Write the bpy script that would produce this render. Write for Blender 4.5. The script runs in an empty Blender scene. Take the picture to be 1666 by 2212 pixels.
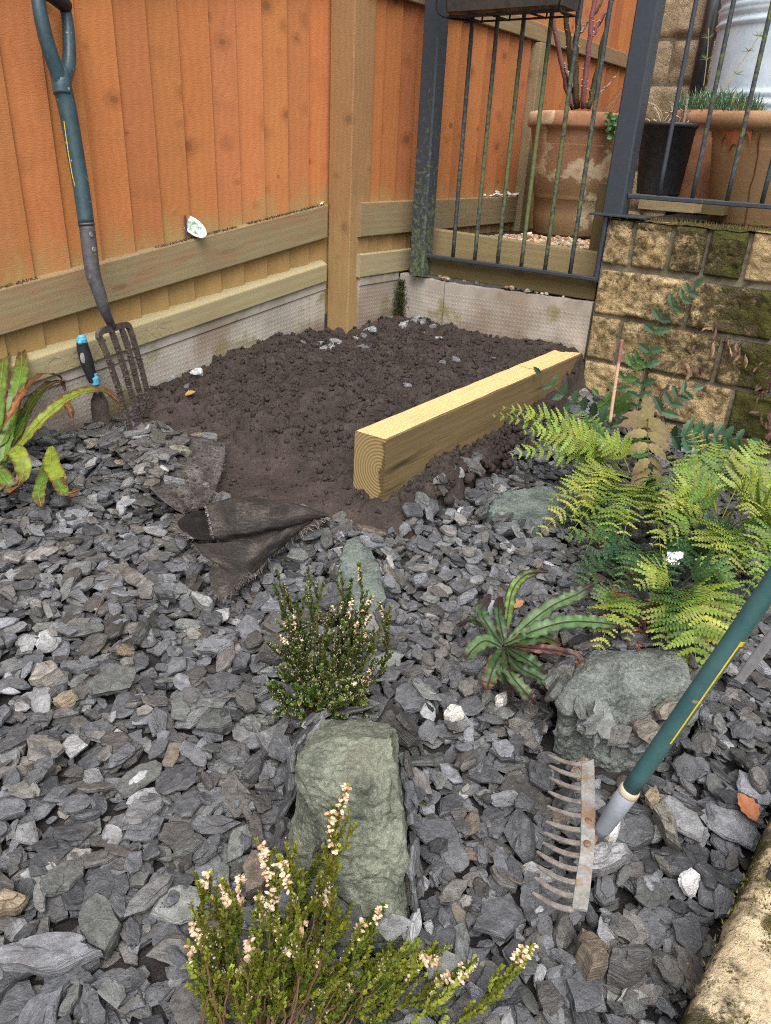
import bpy, bmesh, math, random
import numpy as np
from mathutils import Vector, Matrix, noise as mnoise

# ------------------------------------------------------------------ scene, camera, light
SC = bpy.context.scene
COL = SC.collection
CAMZ = 0.95
FPX, CX, CY = 1598.0, 833.0, 1106.0          # photo geometry in a 1666 x 2212 frame
_p, _r = math.radians(26.0), math.radians(3.0)
FW = np.array([0, math.cos(_p), -math.sin(_p)])
_rt0 = np.array([1.0, 0, 0]); _up0 = np.cross(_rt0, FW)
RT = math.cos(_r) * _rt0 + math.sin(_r) * _up0
UP = math.cos(_r) * _up0 - math.sin(_r) * _rt0
cam_data = bpy.data.cameras.new('camera')
cam = bpy.data.objects.new('camera', cam_data); COL.objects.link(cam)
M = Matrix.Identity(4)
for i in range(3):
    M[i][0], M[i][1], M[i][2] = RT[i], UP[i], -FW[i]
M[2][3] = CAMZ
cam.matrix_world = M
cam_data.sensor_fit = 'VERTICAL'
cam_data.sensor_height = 24.0
cam_data.lens = 24.0 * FPX / 2212.0
cam_data.clip_start = 0.02
cam_data.clip_end = 500.0
SC.camera = cam

SUN_EL, SUN_AZ = 58.0, 178.0                # degrees; azimuth clockwise from +Y (the camera's heading)
world = bpy.data.worlds.new('World'); SC.world = world
world.use_nodes = True
wn, wl = world.node_tree.nodes, world.node_tree.links
bg = wn['Background']
sky = wn.new('ShaderNodeTexSky'); sky.sky_type = 'NISHITA'; sky.sun_disc = False
sky.sun_elevation = math.radians(SUN_EL); sky.sun_rotation = math.radians(SUN_AZ)
sky.air_density = 1.0; sky.dust_density = 6.0; sky.ozone_density = 1.0
hs = wn.new('ShaderNodeHueSaturation'); hs.inputs['Saturation'].default_value = 0.30
wl.new(sky.outputs[0], hs.inputs['Color']); wl.new(hs.outputs[0], bg.inputs['Color'])
bg.inputs['Strength'].default_value = 0.15
sun_d = bpy.data.lights.new('sun', 'SUN'); sun_d.energy = 0.95; sun_d.angle = math.radians(50)
sun_d.color = (1.0, 0.965, 0.92)
sun = bpy.data.objects.new('sun', sun_d); COL.objects.link(sun)
_az, _el = math.radians(SUN_AZ), math.radians(SUN_EL)
sdir = Vector((math.sin(_az) * math.cos(_el), math.cos(_az) * math.cos(_el), math.sin(_el)))
sun.rotation_euler = sdir.to_track_quat('Z', 'Y').to_euler()
sun.location = sdir * 6
SC.view_settings.view_transform = 'Standard'
SC.view_settings.look = 'None'
SC.view_settings.exposure = 0.90
SC.view_settings.gamma = 1.0
SC.cycles.filter_width = 1.1
SC.cycles.use_denoising = False
SC.cycles.max_bounces = 6
SC.cycles.diffuse_bounces = 3
SC.cycles.glossy_bounces = 2
SC.cycles.transmission_bounces = 2
SC.cycles.transparent_max_bounces = 4

rng = np.random.default_rng(11)
random.seed(5)
ORG = np.array([0, 0, CAMZ])

# ------------------------------------------------------------------ where the photo's points are in the garden
def ray(x, y): return FW + (x - CX) / FPX * RT - (y - CY) / FPX * UP
def gp(x, y, z):                            # point at height z
    r = ray(x, y); return ORG + r * ((z - CAMZ) / r[2])
def pl(x, y, P0, n):                        # point on a plane
    r = ray(x, y); return ORG + r * (((P0 - ORG) @ n) / (r @ n))
def dp(x, y, Y):                            # point at distance Y ahead
    r = ray(x, y); return ORG + r * (Y / r[1])
def proj(P):
    Q = np.asarray(P) - ORG; z = Q @ FW
    return np.stack([CX + FPX * (Q @ RT) / z, CY - FPX * (Q @ UP) / z], -1)
def vec(*a): return np.array(a, float)
def nrm(v): return v / np.linalg.norm(v)
Z = vec(0, 0, 1)
U = vec(math.cos(math.radians(54.4)), math.sin(math.radians(54.4)), 0)    # along fence and sleeper, away from the camera
W = vec(math.cos(math.radians(144.4)), math.sin(math.radians(144.4)), 0)  # along the stone wall, to the left and away
D1 = vec(0.6161, 0.7877, 0)                                               # along the near fence panel
N1 = np.cross(D1, Z)                                                      # out of the near fence, to the garden
NU = np.cross(U, Z)
A1 = vec(-0.286, 3.125, 0)                                                # near fence, at the post
WC = vec(0.727, 2.800, 0)                                                 # corner of the stone wall
GC = vec(0.010, 3.317, 0)                                                 # inner corner of the gravel boards

# ------------------------------------------------------------------ value noise (numpy)
_tab = np.random.default_rng(3).random((64, 64, 64)).astype(np.float32)
def vnoise(x, y, z=0.0):
    x, y = np.asarray(x, float), np.asarray(y, float); z = np.zeros_like(x) + z
    xi, yi, zi = np.floor(x).astype(int), np.floor(y).astype(int), np.floor(z).astype(int)
    fx, fy, fz = x - xi, y - yi, z - zi
    fx, fy, fz = (t * t * (3 - 2 * t) for t in (fx, fy, fz))
    def g(a, b, c): return _tab[(xi + a) & 63, (yi + b) & 63, (zi + c) & 63]
    x00 = g(0,0,0)*(1-fx)+g(1,0,0)*fx; x10 = g(0,1,0)*(1-fx)+g(1,1,0)*fx
    x01 = g(0,0,1)*(1-fx)+g(1,0,1)*fx; x11 = g(0,1,1)*(1-fx)+g(1,1,1)*fx
    return (x00*(1-fy)+x10*fy)*(1-fz)+(x01*(1-fy)+x11*fy)*fz - 0.5
def fbm(x, y, z=0.0, o=4):
    s, a = 0, 1.0
    for i in range(o):
        k = 2.03 ** i
        s = s + a * vnoise(np.asarray(x)*k + 7.1*i, np.asarray(y)*k + 3.3*i, np.asarray(z)*k + 1.7*i); a *= 0.5
    return s

# ------------------------------------------------------------------ mesh builder
class MB:
    def __init__(s): s.v, s.f, s.c, s.l, s.m, s.n, s.q = [], [], [], [], [], 0, 0
    def add(s, verts, faces, col=(1, 1, 1), loc=None, mi=0):
        verts = np.asarray(verts, float).reshape(-1, 3); k = len(verts)
        s.v.append(verts)
        col = np.asarray(col, float)
        s.c.append(np.broadcast_to(col, (k, 3)) if col.ndim == 1 else col)
        s.l.append(verts if loc is None else np.broadcast_to(np.asarray(loc, float), (k, 3)))
        n = s.n
        s.f.extend([tuple(i + n for i in f) for f in faces])
        s.m.extend([mi] * len(faces) if np.isscalar(mi) else list(mi))
        s.n += k
    def obj(s, name, mats, parent=None, smooth=False, bevel=0, origin=None):
        V = np.concatenate(s.v); C = np.concatenate(s.c); L = np.concatenate(s.l)
        o = None
        if parent is not None and origin is None: origin = np.array(parent.location)
        O = np.zeros(3) if origin is None else np.asarray(origin, float)
        me = bpy.data.meshes.new(name)
        me.from_pydata((V - O).tolist(), [], s.f)
        a = me.attributes.new('col', 'FLOAT_VECTOR', 'POINT'); a.data.foreach_set('vector', np.ascontiguousarray(C, np.float32).ravel())
        a = me.attributes.new('loc', 'FLOAT_VECTOR', 'POINT'); a.data.foreach_set('vector', np.ascontiguousarray(L, np.float32).ravel())
        for m in (mats if isinstance(mats, (list, tuple)) else [mats]): me.materials.append(m)
        me.polygons.foreach_set('material_index', s.m)
        if smooth: me.polygons.foreach_set('use_smooth', [True] * len(me.polygons))
        me.update()
        o = bpy.data.objects.new(name, me); COL.objects.link(o)
        if parent is not None: o.parent = parent
        else: o.location = O
        if bevel:
            b = o.modifiers.new('bevel', 'BEVEL'); b.width = bevel; b.segments = 2; b.limit_method = 'ANGLE'; b.angle_limit = 0.6
        return o
    # shapes
    def box(s, c, ax, dims, col=(1,1,1), off=(0,0,0), mi=0, seg=1, shear=None, jit=0):
        ax = [nrm(np.asarray(a, float)) for a in ax]
        h = np.asarray(dims, float) / 2
        nx = seg + 1
        P, F = [], []
        for i in range(nx):
            x = -h[0] + 2 * h[0] * i / seg
            for (y, z) in ((-1,-1),(1,-1),(1,1),(-1,1)): P.append((x, y*h[1], z*h[2]))
        for i in range(seg):
            a = 4 * i
            for k in range(4): F.append((a+k, a+(k+1)%4, a+4+(k+1)%4, a+4+k))
        F.append((3,2,1,0)); e = 4*seg; F.append((e, e+1, e+2, e+3))
        P = np.array(P)
        loc = P + np.asarray(off, float)
        if jit: P = P + rng.normal(0, jit, P.shape)
        Wd = np.asarray(c, float) + P @ np.array(ax)
        if shear is not None: Wd[:, 2] += shear * P[:, 0]
        s.add(Wd, F, col, loc, mi)
    def tube(s, pts, rad, n=8, col=(1,1,1), caps=True, mi=0, off=0.0):
        pts = np.asarray(pts, float); k = len(pts)
        rad = np.broadcast_to(np.asarray(rad, float), (k,))
        T = np.gradient(pts, axis=0); T /= np.linalg.norm(T, axis=1)[:, None] + 1e-12
        a = np.array([0, 0, 1.0]) if abs(T[0][2]) < 0.9 else np.array([1.0, 0, 0])
        x = nrm(np.cross(a, T[0])); P, L = [], []; dist = 0
        th = np.arange(n) * 2 * math.pi / n
        for i in range(k):
            x = nrm(x - T[i] * (x @ T[i])); y = np.cross(T[i], x)
            if i: dist += np.linalg.norm(pts[i] - pts[i-1])
            P.append(pts[i] + rad[i] * (np.cos(th)[:, None]*x + np.sin(th)[:, None]*y))
            L.append(np.stack([np.cos(th)*rad[i], np.sin(th)*rad[i], np.full(n, dist + off)], 1))
        F = [(i*n+j, i*n+(j+1)%n, (i+1)*n+(j+1)%n, (i+1)*n+j) for i in range(k-1) for j in range(n)]
        if caps: F += [tuple(range(n))[::-1], tuple((k-1)*n + j for j in range(n))]
        s.add(np.concatenate(P), F, col, np.concatenate(L), mi)
    def lathe(s, c, prof, n=48, col=(1,1,1), wob=0.0, mi=0):
        P = []; 
        for (r, z) in prof:
            for j in range(n):
                t = 2*math.pi*j/n; q = r*(1 + wob*math.sin(2*t+1))
                P.append((q*math.cos(t), q*math.sin(t), z))
        P = np.array(P); k = len(prof)
        F = [(i*n+j, i*n+(j+1)%n, (i+1)*n+(j+1)%n, (i+1)*n+j) for i in range(k-1) for j in range(n)]
        s.add(P + np.asarray(c, float), F, col, P, mi)
    def grid(s, P, col=(1,1,1), loc=None, mi=0, wrap=False):
        P = np.asarray(P, float); a, b = P.shape[:2]
        F = [(i*b+j, i*b+(j+1)%b, (i+1)*b+(j+1)%b, (i+1)*b+j) for i in range(a-1) for j in range(b if wrap else b-1)]
        c = np.asarray(col, float)
        s.add(P.reshape(-1,3), F, c.reshape(-1,3) if c.ndim == 3 else c, None if loc is None else np.asarray(loc).reshape(-1,3), mi)

def tag(o, label, cat, group=None, kind=None):
    if label: o['label'] = label
    if cat: o['category'] = cat
    if group: o['group'] = group
    if kind: o['kind'] = kind
    return o
def thing(name, loc, label, cat, group=None):
    o = bpy.data.objects.new(name, None); COL.objects.link(o); o.location = tuple(loc); o.empty_display_size = 0.05
    return tag(o, label, cat, group)
def bez(p0, p1, p2, n=12):
    t = np.linspace(0, 1, n)[:, None]
    return (1-t)**2*np.asarray(p0) + 2*t*(1-t)*np.asarray(p1) + t*t*np.asarray(p2)
def crom(pts, n=8):
    pts = np.asarray(pts, float); P = np.concatenate([[2*pts[0]-pts[1]], pts, [2*pts[-1]-pts[-2]]]); out = []
    for i in range(1, len(P)-2):
        for t in np.linspace(0, 1, n, endpoint=False):
            a, b, c, d = P[i-1:i+3]
            out.append(0.5*((2*b)+(-a+c)*t+(2*a-5*b+4*c-d)*t*t+(-a+3*b-3*c+d)*t**3))
    out.append(pts[-1]); return np.array(out)

# ------------------------------------------------------------------ materials
class NT:
    def __init__(s, name):
        s.m = bpy.data.materials.new(name); s.m.use_nodes = True
        s.t = s.m.node_tree; s.b = s.t.nodes['Principled BSDF']
        s.b.inputs['Specular IOR Level'].default_value = 0.3
    def n(s, typ, **kw):
        x = s.t.nodes.new('ShaderNode' + typ)
        for k, v in kw.items(): setattr(x, k, v)
        return x
    def link(s, a, b): s.t.links.new(a, b)
    def put(s, sock, v):
        if isinstance(v, (int, float)): sock.default_value = v
        elif isinstance(v, (tuple, list)): sock.default_value = tuple(v) + ((1.0,) if len(sock.default_value) == 4 and len(v) == 3 else ())
        else: s.link(v, sock)
    def attr(s, name): return s.n('Attribute', attribute_name=name).outputs['Vector']
    def map(s, v, scale=(1,1,1), loc=(0,0,0)):
        x = s.n('Mapping'); s.put(x.inputs[0], v); x.inputs['Scale'].default_value = scale; x.inputs['Location'].default_value = loc
        return x.outputs[0]
    def noise(s, v, sc=5, det=4, rough=0.55, dist=0.0):
        x = s.n('TexNoise'); s.put(x.inputs['Vector'], v); x.inputs['Scale'].default_value = sc; x.inputs['Detail'].default_value = det
        x.inputs['Roughness'].default_value = rough; x.inputs['Distortion'].default_value = dist
        return x.outputs[0]
    def voro(s, v, sc=5, feat='F1', out=0, rand=1.0):
        x = s.n('TexVoronoi', feature=feat); s.put(x.inputs['Vector'], v); x.inputs['Scale'].default_value = sc
        x.inputs['Randomness'].default_value = rand
        return x.outputs[out]
    def math(s, op, a, b=0.0, c=0.0, clamp=False):
        x = s.n('Math', operation=op, use_clamp=clamp); s.put(x.inputs[0], a); s.put(x.inputs[1], b); s.put(x.inputs[2], c); return x.outputs[0]
    def step(s, v, a, b):               # smooth 0..1 between a and b
        x = s.n('MapRange', interpolation_type='SMOOTHSTEP'); s.put(x.inputs[0], v); x.inputs[1].default_value = a; x.inputs[2].default_value = b
        return x.outputs[0]
    def mix(s, f, a, b, mode='MIX'):
        x = s.n('Mix', data_type='RGBA', blend_type=mode, clamp_factor=True)
        s.put(x.inputs[0], f); s.put(x.inputs[6], a); s.put(x.inputs[7], b); return x.outputs[2]
    def ramp(s, v, stops):
        x = s.n('ValToRGB'); s.put(x.inputs[0], v); e = x.color_ramp.elements
        while len(e) < len(stops): e.new(0.5)
        for i, (p, c) in enumerate(stops): e[i].position = p; e[i].color = tuple(c) + (1.0,)
        return x.outputs[0]
    def sep(s, v):
        x = s.n('SeparateXYZ'); s.put(x.inputs[0], v); return x.outputs
    def bump(s, h, dist=0.002, st=1.0, prev=None):
        x = s.n('Bump'); s.put(x.inputs['Height'], h); x.inputs['Distance'].default_value = dist; x.inputs['Strength'].default_value = st
        if prev is not None: s.link(prev, x.inputs['Normal'])
        return x.outputs[0]
    def done(s, col, rough=0.8, nor=None, spec=None, metal=None):
        s.put(s.b.inputs['Base Color'], col); s.put(s.b.inputs['Roughness'], rough)
        if nor is not None: s.link(nor, s.b.inputs['Normal'])
        if spec is not None: s.put(s.b.inputs['Specular IOR Level'], spec)
        if metal is not None: s.put(s.b.inputs['Metallic'], metal)
        return s.m

def hx(r, g, b, k=1.0):                 # picture colour -> linear
    f = lambda c: ((c/255+0.055)/1.055)**2.4 if c > 10 else c/255/12.92
    return (f(r)*k, f(g)*k, f(b)*k)

def wood_mat(name, dark, light, knots=1.0, green=None, gz=(0, 0), saw=1.0, gcol=(0.14, 0.135, 0.04), gamt=0.8, stain=0.3, knotcol=None, gn=0.12):
    """loc.z runs along the grain; loc.y = height used for the algae band when green is set"""
    t = NT(name); l = t.attr('loc'); c = t.attr('col')
    warp = t.noise(t.map(l, (7, 7, .8)), 1.0, 2)
    kv = t.map(l, (11, 11, 4.3))
    kn = t.n('TexVoronoi', feature='F1'); t.put(kn.inputs['Vector'], kv); kn.inputs['Scale'].default_value = 1.0
    kd = kn.outputs[0]
    kr = t.math('ADD', 0.05, t.math('MULTIPLY', t.sep(kn.outputs[1])[0], 0.17))
    kmask = t.math('SUBTRACT', 1.0, t.step(t.math('DIVIDE', kd, kr), 0.70, 1.0))
    kmask = t.math('MULTIPLY', kmask, t.math('GREATER_THAN', t.sep(kn.outputs[1])[1], 0.25))
    pull = t.math('MULTIPLY', t.math('SUBTRACT', 1.0, t.step(kd, 0.0, 0.45)), 0.5)
    ringv = t.math('ADD', t.math('MULTIPLY', t.sep(l)[0], 95.0), t.math('ADD', t.math('MULTIPLY', warp, 5.0), t.math('MULTIPLY', pull, 4.0)))
    rings = t.math('ADD', 0.5, t.math('MULTIPLY', t.math('SINE', t.math('MULTIPLY', ringv, 2.6)), 0.5))
    fib = t.noise(t.map(l, (330, 330, 9)), 1.0, 4, 0.65)
    fib2 = t.noise(t.map(l, (90, 90, 260)), 1.0, 2, 0.6)          # rough sawn cross fuzz
    big = t.noise(t.map(l, (5, 5, 1.8), (3, 1, 7)), 1.0, 4)
    f = t.math('ADD', t.math('MULTIPLY', rings, 0.09), t.math('ADD', t.math('MULTIPLY', fib, 0.65), t.math('ADD', t.math('MULTIPLY', big, 0.55), t.math('MULTIPLY', fib2, 0.25*saw))))
    f = t.math('SUBTRACT', f, 0.30, clamp=True)
    col = t.mix(f, dark, light)
    col = t.mix(t.math('MULTIPLY', t.step(big, 0.55, 0.75), stain), col, tuple(x*0.5 for x in dark))
    kc = knotcol or tuple(x*0.35 for x in dark)
    col = t.mix(t.math('MULTIPLY', kmask, 0.75*knots), col, kc)
    halo = t.math('MULTIPLY', t.math('SUBTRACT', t.math('SUBTRACT', 1.0, t.step(t.math('DIVIDE', kd, kr), 1.0, 2.4)), kmask), t.math('GREATER_THAN', t.sep(kn.outputs[1])[1], 0.45))
    col = t.mix(t.math('MULTIPLY', halo, 0.45*knots), col, tuple(x*0.8 for x in dark))
    col = t.mix(1.0, col, c, 'MULTIPLY')
    if green is not None:
        gnz = t.noise(t.map(l, (16, 3, 5)), 1.0, 5, 0.65)
        h = t.math('ADD', t.sep(l)[1], t.math('MULTIPLY', t.math('SUBTRACT', gnz, 0.5), -2*gn))
        gm = t.math('MULTIPLY', t.math('SUBTRACT', 1.0, t.step(h, gz[0], gz[1])), gamt)
        col = t.mix(gm, col, t.mix(gnz, gcol, tuple(x*1.9 for x in gcol)))
    hgt = t.math('ADD', t.math('MULTIPLY', fib, 0.5), t.math('ADD', t.math('MULTIPLY', fib2, 0.6*saw), t.math('MULTIPLY', rings, 0.18)))
    nor = t.bump(hgt, 0.0026, 0.6)
    return t.done(col, 0.82, nor, 0.2)

MAT = {}
MAT['board'] = wood_mat('orange_board', (0.31, 0.110, 0.038), (0.57, 0.228, 0.085), 1.0, green=1, gz=(-0.05, 0.10), gcol=(0.20, 0.15, 0.06), gamt=0.75, stain=0.30, knotcol=(0.17, 0.075, 0.03), gn=.16)
MAT['post'] = wood_mat('brown_post', (0.18, 0.098, 0.044), (0.40, 0.222, 0.10), 0.6, green=1, gz=(0.0, 0.75), gcol=(0.21, 0.155, 0.065), gamt=0.55, gn=0.7)
MAT['rail'] = wood_mat('weathered_rail', (0.17, 0.105, 0.055), (0.36, 0.24, 0.13), 0.6, green=1, gz=(-0.16, 0.14), gcol=(0.155, 0.135, 0.075), gamt=0.7, gn=0.6, stain=0.55)
MAT['kick'] = wood_mat('pale_treated_wood', (0.22, 0.175, 0.10), (0.44, 0.375, 0.235), 0.25, green=1, gz=(-0.3, 0.3), gcol=(0.20, 0.18, 0.085), gamt=0.4, stain=.4, gn=0.5, saw=0.3)
MAT['timber'] = wood_mat('terrace_timber', (0.17, 0.125, 0.07), (0.37, 0.285, 0.16), 0.5, green=1, gz=(-0.1, 0.2), gcol=(0.17, 0.145, 0.05), gamt=0.4, gn=0.4)
MAT['dark_timber'] = wood_mat('damp_dark_timber', (0.06, 0.045, 0.02), (0.15, 0.115, 0.05), 0.4)
MAT['sleeper_top'] = wood_mat('fresh_sawn_wood_lit_top', (0.44, 0.295, 0.12), (0.74, 0.56, 0.285), 0.45, stain=0.2, saw=0.6)  # paler than the sides: dry wood, with brighter top light mixed into the colour
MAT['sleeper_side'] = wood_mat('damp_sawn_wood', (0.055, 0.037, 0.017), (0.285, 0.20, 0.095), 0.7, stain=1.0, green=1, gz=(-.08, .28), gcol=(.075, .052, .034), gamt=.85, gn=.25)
def _endgrain():
    t = NT('end_grain'); l = t.attr('loc')
    x, y, z = t.sep(l)
    w = t.noise(l, 12.0, 3)
    dx = t.math('ADD', y, 0.020); dy = t.math('ADD', x, -0.01)
    d = t.math('SQRT', t.math('ADD', t.math('MULTIPLY', dx, dx), t.math('MULTIPLY', t.math('MULTIPLY', dy, dy), 0.8)))
    r = t.math('ADD', t.math('MULTIPLY', d, 760.0), t.math('MULTIPLY', w, 5.0))
    ring = t.math('ADD', 0.5, t.math('MULTIPLY', t.math('SINE', r), 0.5))
    fl = t.noise(l, 700, 3, 0.7); big = t.noise(l, 16, 4, 0.6)
    col = t.mix(ring, (0.30, 0.215, 0.095), (0.12, 0.078, 0.032))
    col = t.mix(t.math('MULTIPLY', fl, 0.55), col, (0.36, 0.27, 0.125))
    dampm = t.math('MULTIPLY', t.step(t.math('ADD', t.math('MULTIPLY', big, 0.7), t.math('ADD', t.math('MULTIPLY', y, -9.0), t.math('MULTIPLY', t.sep(l)[0], -1.2))), 0.56, 0.62), 0.85)
    col = t.mix(dampm, col, (0.075, 0.05, 0.022))
    gm = t.math('SUBTRACT', 1.0, t.step(t.math('ADD', t.sep(l)[0], t.math('MULTIPLY', big, 0.02)), -0.085, -0.06))
    col = t.mix(t.math('MULTIPLY', gm, 0.55), col, (0.16, 0.15, 0.02))
    return t.done(col, 0.85, t.bump(t.math('ADD', t.math('MULTIPLY', fl, 0.6), ring), 0.0012, 0.5), 0.2)
MAT['end'] = _endgrain()

def _slate():
    t = NT('slate'); l = t.attr('loc'); c = t.attr('col')
    wob = t.noise(l, 30, 3); lz = t.math('ADD', t.sep(l)[2], t.math('MULTIPLY', wob, 0.010))
    cx = t.n('CombineXYZ'); t.put(cx.inputs[0], t.math('MULTIPLY', t.sep(l)[0], 16.0)); t.put(cx.inputs[1], t.math('MULTIPLY', t.sep(l)[1], 16.0)); t.put(cx.inputs[2], t.math('MULTIPLY', lz, 480.0))
    lam = t.noise(cx.outputs[0], 1.0, 3, 0.6)
    n1 = t.noise(l, 62, 6, 0.66); n2 = t.noise(l, 480, 3, 0.7); n3 = t.noise(l, 17, 4, 0.6)
    rid = t.n('TexNoise', noise_type='RIDGED_MULTIFRACTAL'); t.put(rid.inputs['Vector'], t.map(l, (38, 95, 38))); rid.inputs['Scale'].default_value = 1.0; rid.inputs['Detail'].default_value = 4
    rg = rid.outputs[0]
    f = t.math('ADD', t.math('MULTIPLY', n1, 0.60), t.math('ADD', t.math('MULTIPLY', n2, 0.30), t.math('MULTIPLY', lam, 0.35)))
    col = t.mix(1.0, c, t.ramp(f, [(0.40, (0.46, 0.45, 0.44)), (0.60, (1.0, 1.0, 1.0)), (0.78, (1.75, 1.76, 1.78))]), 'MULTIPLY')
    mud = t.step(n3, 0.53, 0.68)
    col = t.mix(t.math('MULTIPLY', mud, 0.30), col, t.mix(n1, (0.05, 0.042, 0.037), (0.125, 0.106, 0.092)))      # dried mud
    sp = t.voro(l, 150, 'F1')
    crumb = t.math('MULTIPLY', t.math('SUBTRACT', 1.0, t.step(sp, 0.12, 0.24)), t.step(t.noise(l, 36, 2), 0.60, 0.66))
    col = t.mix(t.math('MULTIPLY', crumb, .8), col, (0.036, 0.028, 0.024))   # soil crumbs
    h = t.math('ADD', t.math('MULTIPLY', n1, 1.3), t.math('ADD', t.math('MULTIPLY', lam, 1.1), t.math('ADD', t.math('MULTIPLY', n2, 0.25), t.math('ADD', t.math('MULTIPLY', rg, 0.35), t.math('MULTIPLY', crumb, 0.6)))))
    rough = t.math('ADD', 0.33, t.math('ADD', t.math('MULTIPLY', n1, 0.25), t.math('MULTIPLY', mud, 0.2)))
    return t.done(col, rough, t.bump(h, 0.0034, 0.85), 0.45)
MAT['slate'] = _slate()

def _soil():
    t = NT('soil'); p = t.attr('loc')
    n = t.noise(p, 14, 5, 0.65); m = t.noise(p, 320, 4, 0.75); k = t.noise(p, 90, 4, 0.65)
    c = t.attr('col')
    col = t.ramp(t.math('ADD', t.math('MULTIPLY', n, 0.55), t.math('MULTIPLY', m, 0.5)), [(0.34, (0.014, 0.0105, 0.009)), (0.54, (0.036, 0.027, 0.0235)), (0.74, (0.074, 0.058, 0.050))])
    col = t.mix(1.0, col, c, 'MULTIPLY')
    h = t.math('ADD', t.math('MULTIPLY', m, 0.5), k)
    return t.done(col, 0.72, t.bump(h, 0.005, 0.9), 0.28)
MAT['soil'] = _soil()

def _concrete():
    t = NT('concrete'); l = t.attr('loc')                    # x along, y up
    x, y, z = t.sep(l)
    n = t.noise(l, 7, 5, 0.62); m = t.noise(l, 240, 4, 0.7); k = t.noise(l, 2.3, 4, 0.6)
    dots = t.voro(t.map(l, (1, 1, 0)), 62, 'F1', 0, 0.12)
    dm = t.math('MULTIPLY', t.math('SUBTRACT', 1.0, t.step(dots, 0.12, 0.32)), t.math('SUBTRACT', 1.0, t.step(y, -0.045, -0.035)))
    col = t.ramp(t.math('ADD', t.math('MULTIPLY', n, 0.7), t.math('MULTIPLY', m, 0.3)), [(0.30, (0.205, 0.180, 0.150)), (0.52, (0.345, 0.312, 0.270)), (0.75, (0.47, 0.44, 0.39))])
    gr = t.step(t.math('ADD', t.noise(l, 5.2, 4, 0.6), t.math('MULTIPLY', y, -0.45)), 0.56, 0.68)
    col = t.mix(t.math('MULTIPLY', gr, 0.7), col, (0.16, 0.13, 0.03))
    col = t.mix(t.math('MULTIPLY', t.step(k, 0.48, 0.62), 0.6), col, (0.20, 0.14, 0.09))
    rust = t.step(t.noise(l, 21, 3, 0.5), 0.73, 0.76)
    col = t.mix(t.math('MULTIPLY', rust, 0.7), col, (0.45, 0.15, 0.03))
    dirt = t.step(t.math('ADD', y, t.math('MULTIPLY', n, 0.09)), -0.155, -0.085)
    col = t.mix(t.math('MULTIPLY', t.math('SUBTRACT', 1.0, dirt), 0.6), col, (0.15, 0.11, 0.08))
    col = t.mix(t.math('MULTIPLY', dm, 0.12), col, (0.50, 0.46, 0.40))
    h = t.math('ADD', t.math('MULTIPLY', dm, .55), t.math('ADD', t.math('MULTIPLY', m, 0.35), t.math('MULTIPLY', n, 0.8)))
    return t.done(col, 0.88, t.bump(h, 0.0022, 0.7), 0.2)
MAT['concrete'] = _concrete()

def _stone(name, moss_shift=0.0, a=(0.27, 0.185, 0.085), b=(0.56, 0.425, 0.235), wamt=0.42, bsh=0.0):
    t = NT(name); l = t.attr('loc'); c = t.attr('col')
    n = t.noise(l, 9, 5, 0.65); m = t.noise(l, 120, 5, 0.75); g = t.noise(l, 34, 4, 0.7)
    col = t.mix(t.step(t.math('ADD', t.math('MULTIPLY', n, 0.5), t.math('MULTIPLY', m, 0.5)), 0.3, 0.7), a, b)
    tn = t.n('CombineColor'); tv = t.math('ADD', 0.76, t.math('MULTIPLY', t.sep(c)[1], 0.40))
    for q_ in range(3): t.put(tn.inputs[q_], tv)
    col = t.mix(1.0, col, tn.outputs[0], 'MULTIPLY')
    mossv = t.math('ADD', t.sep(c)[0], moss_shift)           # 0..1 how mossy this place of the wall is
    blk = t.step(t.math('ADD', t.math('MULTIPLY', g, 0.9), t.math('ADD', t.math('MULTIPLY', m, 0.5), t.math('MULTIPLY', mossv, 0.50))), 0.74 + bsh, 1.00 + bsh)
    wea = t.step(t.noise(l, 21, 6, 0.7), 0.46, 0.62)
    col = t.mix(t.math('MULTIPLY', wea, wamt), col, t.mix(m, (0.10, 0.075, 0.04), (0.22, 0.165, 0.085)))
    col = t.mix(t.math('MULTIPLY', blk, 0.88), col, (0.045, 0.036, 0.02))
    ms = t.step(t.math('ADD', t.noise(l, 15, 6, 0.75), t.math('MULTIPLY', mossv, 0.5)), 0.76, 0.90)
    mossc = t.mix(t.noise(l, 190, 3, 0.7), (0.028, 0.030, 0.007), (0.105, 0.105, 0.026))
    col = t.mix(t.math('MULTIPLY', ms, 0.92), col, mossc)
    h = t.math('ADD', t.math('MULTIPLY', m, 0.9), t.math('ADD', t.math('MULTIPLY', g, 1.0), t.math('MULTIPLY', ms, 0.6)))
    return t.done(col, 0.9, t.bump(h, 0.009, 1.0), 0.15)
MAT['stone'] = _stone('buff_stone')
MAT['kerb'] = _stone('pale_buff_stone', 0.0, (0.42, 0.315, 0.18), (0.72, 0.60, 0.40), 0.10, 0.10)
MAT['house'] = _stone('grey_buff_stone', -0.2, (0.22, 0.165, 0.10), (0.42, 0.34, 0.23))
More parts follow.
